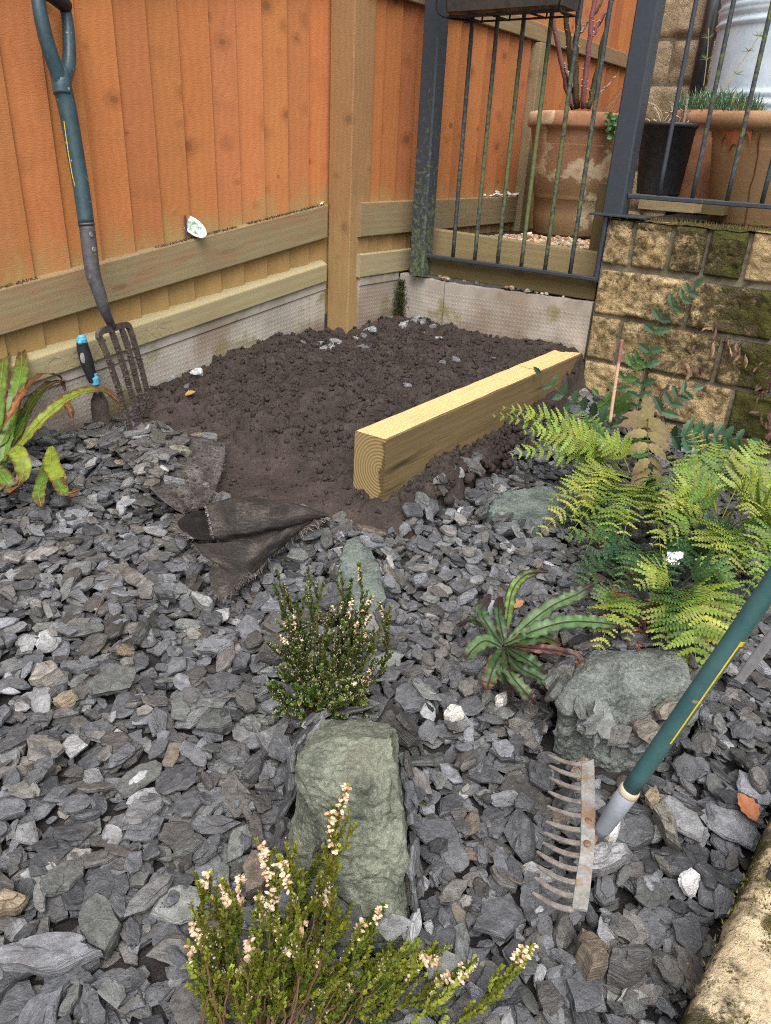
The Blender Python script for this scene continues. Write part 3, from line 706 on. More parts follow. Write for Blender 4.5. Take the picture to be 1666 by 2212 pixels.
# mossy fringe on top of the wall: short upright blades
def tuft(mb, pts, h, cols, wd=.0012, lean=.4):
    for p in pts:
        hh = h*rng.uniform(.4, 1.2); a = rng.uniform(0, 6.28); d = vec(math.cos(a), math.sin(a), 0)
        tip = p + Z*hh + d*hh*lean*rng.uniform(0, 1); s_ = np.cross(d, Z)*wd
        mb.add([p - s_, p + s_, tip], [(0,1,2)], cols[rng.integers(len(cols))])
mb = MB()
pts = [WC - W*x + Z*(WT + .002) + U*rng.uniform(-.025, .05) for x in np.concatenate([rng.uniform(.12, 1.4, 1300)])]
tuft(mb, pts, .016, [(.10,.10,.018), (.06,.065,.012), (.16,.10,.03), (.20,.11,.04), (.12,.13,.03)])
o = mb.obj('moss', MAT['moss'], wall); o['kind'] = 'stuff'
mb = MB(); pts = []
for s_ in rng.uniform(-1.6, -.02, 2600): 
    if float(vnoise(s_*7, 3.3)) > -.16: pts.append(f1(s_, .7515 + SL1*s_, -rng.uniform(.0, .022)**1.0))
tuft(mb, pts, .006, [(.05,.042,.022), (.08,.07,.03), (.03,.026,.016), (.10,.10,.03)], .0014, 1.3)
o = mb.obj('moss', MAT['moss'], fence); o['kind'] = 'stuff'
# moss clump in the corner of the gravel boards
mb = MB(); cpts = []
for i in range(2600):
    z = rng.uniform(.0, .165)
    r = .030*(.35 + .65*math.sin(math.pi*min(1, z/.165*.8+.15)))*abs(rng.normal(0, .6))
    a = rng.uniform(3.4, 6.6)
    cpts.append(GC + vec(math.cos(a)*r, math.sin(a)*r, 0) + vec(.004, -.016, 0) + Z*(.285 + z))
tuft(mb, cpts, .010, [(.030,.036,.008), (.055,.055,.012), (.085,.08,.02), (.018,.02,.006)], .0016, 1.4)
o = mb.obj('moss_clump', MAT['moss'], origin=GC + Z*.28); tag(o, 'dark moss clump growing in the corner of the concrete gravel boards', 'moss')

# ---- low mossy wall in the foreground
la = gp(1462, 2212, .105); lb = gp(1652, 1790, .105)
LD = nrm((lb-la)*vec(1,1,0)); LN = np.cross(LD, Z)              # LN to the right
lw = thing('low_stone_wall', la + Z*-.1, 'low mossy buff stone kerb in the near right corner of the slate bed', 'wall')
mb = MB(); Lg = np.concatenate([np.linspace(-.5, .75, 260), np.linspace(.76, 2.2, 60)]); prof = []
for (a, z) in [(.012,-.1),(.005,.0),(.0,.04),(.0,.07),(.002,.082),(.006,.093),(.012,.100),(.02,.104)] + [(x, .105) for x in np.linspace(.03, .24, 46)] + [(.25,.1),(.255,-.1)]: prof.append((a, z))
prof = np.array(prof); S_, A_ = np.meshgrid(Lg, prof[:, 0], indexing='ij'); Zp = np.broadcast_to(prof[:, 1], S_.shape)
nz = .012*fbm(S_*18, A_*18 + Zp*18, 0, 5) + .006*fbm(S_*70, A_*70, Zp*70, 3)
crack = np.exp(-((S_ - .335 - .5*(A_) + .012*np.sin(A_*60))/.006)**2)*.016*(A_ > .02)
P = la[None, None]*vec(1,1,0) + LD*S_[..., None] + LN*(A_ + nz*.8)[..., None] + Z*(Zp + nz*(Zp > .03) - crack)[..., None]
md = np.clip(.42 - A_*3.2 + .9*fbm(S_*6, A_*6, 2.2), -.5, .9)
md = np.where(S_ > .22, md*.8 - .05, md + .05) + .45*np.exp(-A_/.012) + .02 + .6*fbm(S_*22, A_*22, 7.2)
mb.grid(P, np.stack([md, md*0 + .6, md*0], -1), np.stack([S_+60, A_, Zp], -1))
mb.obj('stone_blocks', MAT['kerb'], lw, smooth=True)
mb = MB(); pts = []
while len(pts) < 2600:
    s_, a_ = rng.uniform(-.4, .75), abs(rng.normal(0, .05))
    if a_ < .22 and float(fbm(np.array([s_*9.]), np.array([a_*9.]), 4.4)[0]) + (.12 - a_*1.5) > .02:
        pts.append(la*vec(1,1,0) + LD*s_ + LN*a_ + Z*(.106 if a_ > .02 else .09))
tuft(mb, pts, .006, [(.07,.08,.012), (.045,.05,.01), (.12,.115,.025), (.13,.085,.025)], .0013, 1.2)
o = mb.obj('moss', MAT['moss'], lw); o['kind'] = 'stuff'

# ---- house wall, downpipe, bin beyond the terrace
hp = dp(1425, 150, 5.15)*vec(1,1,0)
house = thing('house_wall', hp + Z*.6, 'grey buff stone house wall beyond the railings, beside the downpipe', 'house')
mb = MB(); hz = float(pl(1450, 85, hp, U)[2]); pitch = .232
for ci in range(-5, 5):
    zb, zt = hz + ci*pitch + .008, hz + (ci+1)*pitch - .008
    xs = np.arange(-.62 - (ci % 2)*.2, 3.2, .44)
    for x0, x1 in zip(xs[:-1] + .007, xs[1:] - .007):
        x0 = max(x0, -.5)
        if x1 <= x0: continue
        nu, nv = 16, 10; u, v = np.meshgrid(np.linspace(0, 1, nu+1), np.linspace(0, 1, nv+1), indexing='ij')
        xx, zz = lerp(x0, x1, u), lerp(zb, zt, v)
        ea = np.minimum(np.minimum(u*(x1-x0), (1-u)*(x1-x0)), np.minimum(v*(zt-zb), (1-v)*(zt-zb)))
        so = rng.uniform(0, 50)
        b = .02*np.minimum(1, ea/.03)**.6 + .035*fbm(xx*9+so, zz*9, 0, 4)*np.minimum(1, ea/.02)
        mb.grid((hp[None, None] - W*xx[..., None] + Z*zz[..., None] - U*b[..., None])[:, ::-1], (.2,.6,0), np.stack([xx+so, zz, b], -1)[:, ::-1])
mb.obj('stone_blocks', MAT['house'], house, smooth=True)
mb = MB(); mb.add([hp - W*(-.5) + Z*.4, hp - W*3.2 + Z*.4, hp - W*3.2 + Z*2.6, hp - W*(-.5) + Z*2.6], [(0,1,2,3)])
mb.obj('mortar', MAT['mortar'], house)
b0 = pl(1520, 120, hp - U*.06, U)*vec(1,1,0)
mb = MB(); mb.tube([b0 + Z*.55, b0 + Z*2.6], .042, 16)
dpipe = mb.obj('downpipe', MAT['blackpaint'], smooth=True, origin=b0 + Z*.55); tag(dpipe, 'black downpipe running down the house wall beside the galvanised bin', 'pipe')
# ================================================================== RAILINGS
def paint_col(zs, lo=.62, hi=1.1, k=1.0): return None
def railing_post(mb, s, z0, z1, off, a=.066, alg=.3):
    c = wallrail(s, 0, off)
    for (za, zb_, al) in ((z0, z0+.25, alg+.45), (z0+.25, z0+.6, alg), (z0+.6, z1, alg-.3)):
        pass
    n = 24; P, C, L = [], [], []
    ch = .006
    sec = [(-a/2+ch,-a/2),(a/2-ch,-a/2),(a/2,-a/2+ch),(a/2,a/2-ch),(a/2-ch,a/2),(-a/2+ch,a/2),(-a/2,a/2-ch),(-a/2,-a/2+ch)]
    for i in range(n+1):
        t = i/n; z = lerp(z0, z1, t)
        P.append([c + W*x + U*y + Z*z for x, y in sec])
        C.append([(max(0, alg*(1.15-t*1.3)),)*3 for _ in sec]); L.append([(x + s*7, y, z) for x, y in sec])
    mb.grid(np.array(P), np.array(C), np.array(L), wrap=True)
    mb.add(P[-1], [tuple(range(8))], C[-1], L[-1])
def bar(mb, s, z0, z1, off, r=.0066, alg=.3, col=None):
    n = 20; zs = np.linspace(z0, z1, n)
    pts = np.array([wallrail(s, z, off) for z in zs])
    k = mb.n; mb.tube(pts, r, 8, (0, 0, 0), caps=True)
    t = np.repeat(np.linspace(0, 1, n), 8); c = np.clip(alg*(1.25 - 1.5*np.abs(t-.28)), 0, 1)
    mb.c[-1] = np.stack([c]*3, 1); mb.l[-1] = mb.l[-1] + vec(s*13, 0, 0)
# left, lower panel
pan = thing('metal_railing', wallrail(.4, .5, 0), 'lower dark grey metal railing panel standing on the concrete boards left of the stone wall', 'railing')
sL = float((pl(935, 588, WC, U) - WC) @ W); sL = .780
m = MB(); railing_post(m, sL, .486, 2.05, .0, .07, .55); m.obj('post', MAT['paint'], pan)
zr = .567
m = MB(); m.box(wallrail((sL-.03+.012)/2, zr, 0), (W, U, Z), (sL-.035-.0, .024, .014), col=(.25,0,0), seg=8, off=(3,0,0)); m.obj('bottom_rail', MAT['paint'], pan, bevel=.003)
m = MB(); m.box(wallrail((sL)/2, 1.93, 0), (W, U, Z), (sL-.07, .024, .014), col=(0,0,0), off=(5,0,0)); m.obj('top_rail', MAT['paint'], pan, bevel=.003)
for i, px in enumerate((978, 1025, 1074, 1125, 1176, 1230)):
    sb = float((pl(px, 555 + (px-935)*.152, WC, U) - WC) @ W)
    m = MB(); bar(m, sb, zr+.005, 1.925, 0, .0078, (.45,.62,.66,.78,.6,.5)[i]); m.obj('bar', MAT['paint'], pan, smooth=True)
m = MB(); bar(m, .008, .555, .785, 0, .011, .15); m.obj('end_stile', MAT['paint'], pan, smooth=True)
# right, upper panel on the wall
pan2 = thing('metal_railing', wallrail(-.6, WT, -.05), 'upper dark grey metal railing panel standing on top of the mossy stone wall', 'railing')
m = MB(); railing_post(m, -.008, WT+.012, 2.4, -.035, .072, .02); m.obj('post', MAT['paint'], pan2)
m = MB(); m.box(wallrail(-.035, WT+.008, -.035), (W, U, Z), (.20, .11, .008), col=(.1,0,0)); m.obj('base_plate', MAT['paint'], pan2, bevel=.002)
zr2 = .849
m = MB(); m.box(wallrail(-.75, zr2, -.035), (W, U, Z), (1.41, .026, .015), col=(.22,0,0), seg=8, off=(9,0,0)); m.obj('bottom_rail', MAT['paint'], pan2, bevel=.003)
m = MB(); m.box(wallrail(-.75, 2.3, -.035), (W, U, Z), (1.41, .026, .015), col=(0,0,0)); m.obj('top_rail', MAT['paint'], pan2, bevel=.003)
for i, px in enumerate((1420, 1492, 1567, 1642, 1722, 1806)):
    yy = 434 + (px-1350)*.07
    sb = float((pl(px, yy, WC + U*.035, U) - WC) @ W)
    if sb < -1.4: continue
    m = MB(); bar(m, sb, zr2+.006, 2.3, -.035, .0074, (.0,.42,.5,.42,.4,.4)[i]); m.obj('bar', MAT['paint'], pan2, smooth=True)
# planting trough hooked on the left panel
tp0 = pl(1208, 8, WC - U*.17, U); tp1 = pl(958, 26, WC - U*.17, U)
zt0 = (tp0[2] + tp1[2])/2
sT0, sT1 = float((tp0-WC) @ W), float((tp1-WC) @ W)
tr = thing('planting_trough', wallrail((sT0+sT1)/2, zt0, .1), 'dark brown plastic planting trough hung on the lower railing panel', 'planter')
m = MB(); rows = []
for (t, h) in ((0, 0), (0.03, .0), (1, .19), (1.02, .19), (1.02, .21), (.96, .21)):
    g = .022*t if t <= 1.02 else 0
    a, b, c0, c1 = sT0 - g, sT1 + g, .035, .165 + g
    rr = .015
    rows.append([wallrail(a, zt0+h, c0), wallrail(a, zt0+h, c1-rr), wallrail(a+rr, zt0+h, c1), wallrail(b-rr, zt0+h, c1), wallrail(b, zt0+h, c1-rr), wallrail(b, zt0+h, c0)])
m.grid(np.array(rows), wrap=True); m.add(rows[0], [(5,4,3,2,1,0)]); m.add(rows[-1], [(0,1,2,3,4,5)])
m.obj('trough_body', MAT['trough'], tr, bevel=.003)
m = MB()
def wp(s, z, o): return wallrail(s, z, o)
for s_ in (lerp(sT0, sT1, .14), lerp(sT0, sT1, .72)):
    w_ = .055
    m.tube([wp(s_-w_, zt0+.03, .012), wp(s_-w_, zt0-.012, .02), wp(s_-w_, zt0-.014, .15), wp(s_+w_, zt0-.014, .15), wp(s_+w_, zt0-.012, .02), wp(s_+w_, zt0+.03, .012)], .0035, 6)
m.tube(crom([wp(sT1-.02, zt0+.12, .20), wp(sT1+.014, zt0+.03, .195), wp(sT1+.002, zt0-.012, .17), wp(sT1-.06, zt0-.014, .05)], 5), .0038, 6)
m.tube(crom([wp(sT0+.02, zt0+.12, .20), wp(sT0-.012, zt0+.03, .195), wp(sT0-.002, zt0-.012, .17), wp(sT0+.03, zt0-.014, .03)], 5), .0038, 6)
for o_ in (.03, .15): m.tube([wp(sT0, zt0-.012, o_), wp(sT1, zt0-.012, o_)], .0035, 6)
m.obj('wire_bracket', MAT['black_rubber'], tr)

# ================================================================== POTS BEHIND THE RAILINGS
def centre(px, py, z, Y=None):
    return gp(px, py, z) if Y is None else dp(px, py, Y)
def zpix(P, py):
    lo, hi = -1.0, 3.0
    for _ in range(50):
        m_ = (lo+hi)/2
        if proj(np.array([[P[0], P[1], m_]]))[0][1] > py: lo = m_
        else: hi = m_
    return lo
def fit(prof, R, h):
    zm = prof[-1][1] if False else max(z for r, z in prof); return [(r*R, z*h/zm) for r, z in prof]
def pot(name, c, prof, mat, label, cat, col=(1,1,1), parts=None, wob=.006):
    t = thing(name, c, label, cat)
    m = MB(); m.lathe(c, prof, 56, col, wob); m.obj('pot_body', mat, t, smooth=True)
    return t
bc = gp(1220, 506, Tz + .02)
Hh = zpix(bc, 246) - bc[2]; KZ = Hh/.565; R = 113/FPX*float((bc + Z*.5 - ORG)@FW)
prof = [(0,.0),(R*.62,0),(R*.645,.01),(R*.68,.10),(R*.705,.175),(R*.72,.178),(R*.715,.186),(R*.725,.19),(R*.722,.199),(R*.735,.204),(R*.80,.33),(R*.865,.42),(R*.872,.424),(R*.868,.430),(R*.88,.434),(R*.878,.442),(R*.89,.446),(R*.888,.454),(R*.905,.46),(R*.92,.492),(R*.985,.498),(R*1.0,.510),(R*1.005,.53),(R*.99,.552),(R*.96,.565),(R*.91,.56),(R*.89,.53),(R*.87,.505),(0,.50)]
prof = [(r, z*KZ) for r, z in prof]
bigpot = pot('terracotta_pot', bc, prof, MAT['terracotta'], 'big weathered terracotta pot holding the thorny rose, behind the left railing panel', 'plant pot', (1.0, 1.0, 1))
m = MB(); m.lathe(bc + Z*Hh*.905, [(0, 0), (R*.87, 0)], 40, (.5,.5,.5)); m.obj('potting_soil', MAT['soil'], bigpot)
# rose
rose = thing('rose_bush', bc + Z*Hh*.905, 'bare thorny rose stems growing out of the big terracotta pot', 'rose')
stems = [((1245, 235), (1222, 90), (1222, -60), .011, (.085,.05,.03)), ((1247, 235), (1236, 100), (1262, -60), .012, (.07,.048,.026)), ((1240, 235), (1205, 130), (1193, 20), .010, (.20,.085,.075)),
         ((1262, 235), (1262, 130), (1292, -40), .010, (.20,.075,.08)), ((1270, 235), (1290, 160), (1318, 20), .010, (.085,.08,.035)), ((1277, 215), (1305, 195), (1330, 165), .004, (.32,.24,.17)),
         ((1272, 85), (1300, 45), (1328, -5), .006, (.22,.085,.08)), ((1250, 70), (1290, 30), (1310, -20), .006, (.33,.26,.19)), ((1236, 190), (1228, 160), (1218, 138), .006, (.18,.12,.08))]
m = MB(); th = MB()
Yr = bc[1]
for i, (a, b, c_, r_, cl) in enumerate(stems):
    dy = (rng.uniform(-.06, .06), rng.uniform(-.05, .05))
    pts = bez(dp(*a, Yr + dy[0]*.6), dp(*b, Yr + dy[0]), dp(*c_, Yr + dy[1]), 14)
    pts[1:-1] += rng.normal(0, .003, pts[1:-1].shape)
    m.tube(pts, np.linspace(r_, r_*.75, 14)*1.3, 8, np.array(cl)*.85, off=i*3.1)
    for j in range(int(16)):
        k = rng.uniform(0, 12.9); p = lerp(pts[int(k)], pts[int(k)+1], k % 1); a_ = rng.uniform(0, 6.28)
        d = vec(math.cos(a_), math.sin(a_), .15); q = vec(-d[1], d[0], 0)*.003
        th.add([p+d*r_*.8+q, p+d*r_*.8-q, p+d*r_*.8+Z*.006, p+d*(r_+.011)-Z*.002], [(0,1,3),(1,2,3),(2,0,3)], (.36,.25,.17))
m.obj('stems', MAT['stem'], rose, smooth=True); o = th.obj('thorns', MAT['stem'], rose)
m = MB()
for i in range(22):      # dead twigs
    p = bc + Z*Hh*.905 + vec(rng.uniform(0, .17), rng.uniform(-.12, .1), 0)
    a_ = rng.uniform(-.4, .9)
    q = p + vec(math.cos(a_)*.12, rng.uniform(-.05, .05), rng.uniform(.03, .22)); r2 = q + vec(rng.uniform(-.02, .1), 0, rng.uniform(-.05, .06))
    m.tube(bez(p, q, r2, 8), .0013, 4, (.19,.105,.065), caps=False)
m.obj('dead_twigs', MAT['stem'], rose)

def leaflet(mb, p, d, nvec, L, wd, col, fold=.25, curl=.15, serr=0, segs=5, colb=None):
    """pointed leaf from p along d; nvec roughly its upper side"""
    d = nrm(d); s_ = nrm(np.cross(d, nvec)); n_ = np.cross(s_, d)
    t = np.linspace(0, 1, segs+1); w_ = np.sin(np.pi*np.clip(t, 0, 1)**.8)**.8*wd*.5
    w_[0] = wd*.06; w_[-1] = wd*.03
    if serr: w_ = w_*(1 + serr*np.where(np.arange(segs+1) % 2, 1, -1)*(t > 0)*(t < 1))
    mid = p + d*(L*t)[:, None] - n_*(curl*L*t*t)[:, None]
    Lf = mid + s_*w_[:, None] + n_*(w_*fold)[:, None]; Rt = mid - s_*w_[:, None] + n_*(w_*fold)[:, None]
    P = np.stack([Lf, mid, Rt], 1)
    c = np.asarray(col, float) if colb is None else (np.asarray(col)[None]*(1-t)[:, None] + np.asarray(colb)[None]*t[:, None])[:, None, :].repeat(3, 1)
    mb.grid(P, c)
ivy = thing('small_plant', dp(1325, 268, Yr-.2), 'small green leafy plant spilling over the rim of the big terracotta pot', 'plant')
m = MB(); base = dp(1335, 252, Yr-.215)
for i in range(60):
    p = dp(rng.uniform(1312, 1347), rng.uniform(247, 298), Yr-.26+rng.uniform(-.02, .02)); a_ = rng.uniform(0, 6.28)
    leaflet(m, p, vec(math.cos(a_), -.4, math.sin(a_)), vec(0, -1, .4), .022, .018, np.array((.045,.12,.03))*rng.uniform(.6, 1.5), serr=.2)
m.obj('leaves', MAT['leaf'], ivy)
m = MB()
for i in range(6): m.tube(bez(base, base+vec(rng.uniform(-.05,.02), -.05, .02), dp(rng.uniform(1315, 1345), rng.uniform(250, 290), Yr-.255), 6), .0012, 4, (.10,.15,.05), caps=False)
m.obj('stems', MAT['stem'], ivy)

# timber packing under the pots
def block(px, py, Y, dims, ax, mat, label, dz=0, name='timber_offcut'):
    c = dp(px, py, Y) + Z*dz
    m = MB(); m.box(c, ax, dims, off=(rng.uniform(0, 9), rng.uniform(0, 9), rng.uniform(0, 9)))
    m.l[0] = m.l[0][:, [2, 1, 0]]
    o = m.obj(name, mat, bevel=.002, origin=c); return tag(o, label, 'timber')
block(1300, 478, 2.98, (.26, .045, .05), (Z, U, W), MAT['dark_timber'], 'upright weathered wood offcut standing between the big pot and the stone wall')
block(1448, 441, 2.93, (.20, .10, .045), (W, U, Z), MAT['timber'], 'pale wood offcut lying under the black plastic pot')
block(1522, 446, 2.98, (.16, .08, .05), (W, U, Z), MAT['dark_timber'], 'dark wood offcut lying beside the cracked terracotta pot')
# terrace slab behind the wall top on which the pots stand
mb = MB(); mb.add([WC - W*.0 + U*.14 + Z*.765, WC - W*2.6 + U*.14 + Z*.765, WC - W*2.6 + U*2.5 + Z*.765, WC - W*.0 + U*2.5 + Z*.765, WC + U*.14 + Z*.55, WC + U*2.5 + Z*.55], [(0,1,2,3),(0,3,5,4)], (.8,.8,.8))
put_struct(mb.obj('upper_terrace', MAT['soil']))
# black plastic pot with dead stems
kc = gp(1420, 420, .835); kk_ = (zpix(kc, 266) - .835)/.320
prof = [(0,0),(.093,0),(.096,.006),(.128,.300),(.136,.302),(.138,.312),(.136,.320),(.128,.320),(.122,.28),(0,.27)]
kr_ = 66/FPX*float((kc + Z*.3 - ORG)@FW)/.138; prof = [(r*kr_, z*kk_) for r, z in prof]
kp = pot('plastic_pot', kc, prof, MAT['black_plastic'], 'black plastic pot with dead stems behind the right hand railing post', 'plant pot')
m = MB(); m.lathe(kc + Z*.285*kk_, [(0,0),(.124*kr_,0)], 32, (.7,.7,.7)); m.obj('potting_soil', MAT['soil'], kp)
m = MB()
for a_ in np.radians([235, 262, 290, 315]):
    c_ = kc + vec(math.cos(a_), math.sin(a_), 0)*.098*kr_ + Z*.022
    m.box(c_, (vec(-math.sin(a_), math.cos(a_), 0), vec(math.cos(a_), math.sin(a_), .09), Z), (.008, .004, .03))
m.obj('drain_holes', MAT['blackpaint'], kp)
dead = thing('dead_plant', kc + Z*.285*kk_, 'dead straw coloured stems standing in the black plastic pot', 'plant')
m = MB()
for i in range(34):
    a_ = rng.uniform(0, 6.28); r_ = rng.uniform(.01, .1); p = kc + vec(math.cos(a_)*r_, math.sin(a_)*r_, .285*kk_)
    q = p + vec(rng.normal(0, .03), rng.normal(0, .03), rng.uniform(.02, .09)); e = q + vec(rng.normal(0, .03), rng.normal(0, .02), rng.uniform(-.03, .03))
    m.tube(bez(p, q, e, 7), rng.uniform(.0010, .0028), 5, np.array((.46,.38,.25))*rng.uniform(.7, 1.3), caps=False)
p = kc + vec(.03, -.07, .27*kk_); m.tube(bez(p, p+vec(.0,0,.06), p+vec(-.005,0,.13), 8), .005, 6, (.30,.25,.18)); m.tube(bez(p+Z*.03, p+vec(.03,0,.06), p+vec(.06,0,.11), 8), .004, 6, (.34,.28,.2))
m.obj('dry_stems', MAT['stem'], dead)
# mid terracotta pot with tufted pinks
gc = dp(1515, 400, 3.55); gc[2] = .78
Rg = 92/FPX*float((gc + Z*.4 - ORG)@FW); gk = (zpix(gc, 243) - gc[2])/.398
prof = [(0,0),(Rg*.66,0),(Rg*.68,.01),(Rg*.88,.30),(Rg*.90,.335),(Rg*.96,.345),(Rg*.99,.352),(Rg,.375),(Rg*.97,.398),(Rg*.90,.395),(Rg*.86,.35),(0,.345)]
prof = [(r, z*gk) for r, z in prof]
gpot = pot('terracotta_pot', gc, prof, MAT['terracotta'], 'plain terracotta pot full of grassy pinks between the black pot and the galvanised bin', 'plant pot', (0, .1, 1))
pk = thing('pinks_plant', gc + Z*.36*gk, 'blue green grassy pinks with two tall thin stalks in the plain terracotta pot', 'plant')
m = MB()
for i in range(900):
    a_ = rng.uniform(0, 6.28); r_ = Rg*.98*math.sqrt(rng.uniform(0, 1)); p = gc + vec(math.cos(a_)*r_, math.sin(a_)*r_, .385*gk + .05*(1 - r_/Rg))
    b_ = rng.uniform(0, 6.28); d = vec(math.cos(b_) + math.cos(a_)*r_*5, math.sin(b_) + math.sin(a_)*r_*5, rng.uniform(.5, 2.0))
    L_ = rng.uniform(.05, .105); e = p + nrm(d)*L_ - Z*.015*rng.uniform(0, 1.5); sd = nrm(np.cross(d, Z) + 1e-6)*rng.uniform(.0014, .0024)
    q = lerp(p, e, .55) + Z*.012
    c = np.array((.11,.21,.12))*rng.uniform(.6, 1.5) if rng.random() > .16 else np.array((.42,.36,.19))
    m.add([p-sd, p+sd, q+sd, q-sd, e], [(0,1,2,3),(3,2,4)], c)
m.obj('leaves', MAT['leaf'], pk)
m = MB(); lf = MB()
for path, nodes in (([(1520, 185), (1530, 120), (1531, 60)], ((1530, 82), (1527, 128))), ([(1568, 190), (1590, 150), (1648, 65)], ((1617, 110), (1592, 160), (1640, 78)))):
    pts = bez(*[dp(*q, gc[1]-.05) for q in path], 12); m.tube(pts, .0018, 5, (.33,.27,.13), caps=False)
    for q in nodes:
        c_ = dp(*q, gc[1]-.05)
        for k in range(9):
            a_ = rng.uniform(0, 6.28); d = vec(math.cos(a_), math.sin(a_)*.6, rng.uniform(-.2, .8)); e = c_ + nrm(d)*.032
            sd = nrm(np.cross(d, vec(0, 1, .2)))*.0016; lf.add([c_-sd, c_+sd, e], [(0,1,2)], (.20,.27,.11))
m.obj('stalks', MAT['stem'], pk); lf.obj('stalk_leaves', MAT['leaf'], pk)
# cracked terracotta pot on the right
rc = dp(1650, 465, 3.06); rc[2] = .765
Rr = 166/FPX*float((rc + Z*.4 - ORG)@FW); rk_ = (zpix(rc, 250) - rc[2])/.445
prof = [(0,0),(Rr*.70,0),(Rr*.72,.01),(Rr*.85,.30),(Rr*.855,.304),(Rr*.85,.31),(Rr*.862,.316),(Rr*.858,.326),(Rr*.87,.332),(Rr*.866,.343),(Rr*.885,.35),(Rr*.90,.372),(Rr*.955,.380),(Rr*.985,.392),(Rr,.41),(Rr*.985,.432),(Rr*.94,.445),(Rr*.88,.44),(Rr*.85,.40),(0,.39)]
prof = [(r, z*rk_) for r, z in prof]
rpot = pot('terracotta_pot', rc, prof, MAT['terracotta'], 'large cracked terracotta pot with a broken patched rim at the right edge', 'plant pot', (1.0, .12, 1), wob=.004)
m = MB()                                                      # patch of raw clay where the rim spalled
for ai in range(14):
    pass
th0 = math.atan2(-rc[1]+.0, -rc[0]+.0)
rows, L = [], []
for i, th_ in enumerate(np.linspace(math.radians(191), math.radians(222), 18)):
    zl = .30 + .06*abs(math.sin(i*.55)) - .04*math.exp(-((i-8)/3.)**2); col_ = []
    for j, z_ in enumerate(np.linspace(zl, .432, 12)):
        rr_ = np.interp(z_, [.28,.35,.372,.392,.41,.432], [Rr*.852,Rr*.885,Rr*.90,Rr*.985,Rr*1.0,Rr*.985])
        rr_ = rr_ + .004 + .005*float(fbm(np.array([th_*14]), np.array([z_*40]))[0]) - (.012*(z_ > .375))
        col_.append(rc + vec(math.cos(th_)*rr_, math.sin(th_)*rr_, z_*rk_))
    rows.append(col_)
m.grid(np.array(rows)); m.obj('rim_patch', simple('raw_clay', (.30,.085,.035), (.42,.15,.07), 30, .9, .004), rpot, smooth=True)
m = MB(); a_ = math.radians(229)
pts = []
for z_ in np.linspace(.01, .36, 16):
    rr_ = np.interp(z_, [0, .01, .30, .36], [Rr*.7, Rr*.72, Rr*.85, Rr*.9]) + .001
    aa = a_ + .012*math.sin(z_*33) + .006*math.sin(z_*71)
    pts.append(rc + vec(math.cos(aa)*rr_, math.sin(aa)*rr_, z_*rk_))
m.tube(pts, .0022, 5); m.obj('crack', simple('crack_dark', (.05,.02,.01), (.10,.035,.02), 30, .9, 0), rpot)
# galvanised bin
bn = dp(1665, 250, 4.05); Rb = .335
bn[2] = .77
prof = [(0,0),(Rb*.9,0)]
zz = 0.02
bands = [.22,.26,.78,.82,1.02,1.06]
for z_ in np.linspace(.02, 1.3, 130):
    r_ = Rb*(.90 + .06*z_); 
    for b_ in (dp(1640, 232, bn[1])[2]-bn[2], dp(1640, 58, bn[1])[2]-bn[2], dp(1640, 22, bn[1])[2]-bn[2]):
        r_ += .012*math.exp(-((z_-b_)/.009)**2) + .010*math.exp(-((z_-b_-.04)/.008)**2)
    prof.append((r_, z_))
bin_ = thing('galvanised_bin', bn, 'pale ribbed galvanised metal bin standing at the top right behind the railings', 'bin')
m = MB(); m.lathe(bn, prof, 64); m.obj('bin_body', MAT['galv'], bin_, smooth=True)

# pea gravel on the terrace
m = MB()
def pebble(mb, c, r, col, n=1):
    ic = ICO1 if n == 1 else ICO2
    v = ic[0]*(1 + .18*rng.normal(0, 1, (len(ic[0]), 1)))*r*rng.uniform(.7, 1.25, 3)*vec(1, 1, .7)
    a = rng.uniform(0, 6.28); ca, sa = math.cos(a), math.sin(a); v = v @ np.array([[ca, -sa, 0], [sa, ca, 0], [0, 0, 1]])
    mb.add(v + c, ic[1], col, v + rng.uniform(0, 9, 3))
def ico(sub):
    b = bmesh.new(); bmesh.ops.create_icosphere(b, subdivisions=sub, radius=1.0)
    r = (np.array([q.co[:] for q in b.verts]), [tuple(q.index for q in f.verts) for f in b.faces]); b.free(); return r
ICO1, ICO2, ICO3, ICO4 = ico(1), ico(2), ico(3), ico(4)
pcs = [(.50,.30,.14), (.56,.40,.24), (.38,.20,.10), (.60,.50,.36), (.34,.27,.2), (.30,.13,.07), (.62,.56,.48)]
for i in range(1500):
    s_, u_ = rng.uniform(.02, .62), rng.uniform(.16, .62)
    c = WC + W*s_ + U*u_ + Z*(Tz + .012 + rng.uniform(0, .02) + .03*max(0, .55-u_))
    pebble(m, c, rng.uniform(.006, .012), np.array(pcs[rng.integers(7)])*rng.uniform(.7, 1.2), 2)
o = m.obj('pea_gravel', MAT['pebble'], smooth=True); tag(o, 'brown and cream pea gravel spread on the terrace behind the railings', 'gravel', kind='stuff')
# little stones lying on top of the wide gravel board, under the dark timber
for i in range(26):
    s_ = rng.uniform(.05, .70); m = MB()
    c = wallrail(s_, .481, -.018 + rng.uniform(-.012, .008)); r_ = rng.uniform(.006, .012)
    c[2] += r_*.55
    cl = [(.10,.105,.115), (.32,.30,.28), (.30,.15,.09), (.45,.38,.32), (.07,.075,.085)][rng.integers(5)]
    pebble(m, c, r_, cl, 1); o = m.obj('small_stone', MAT['pebble'], origin=c)
    tag(o, 'small stone lying on the edge of the wide concrete gravel board under the dark timber', 'stone', 'small stones on the gravel board edge')
m = MB()
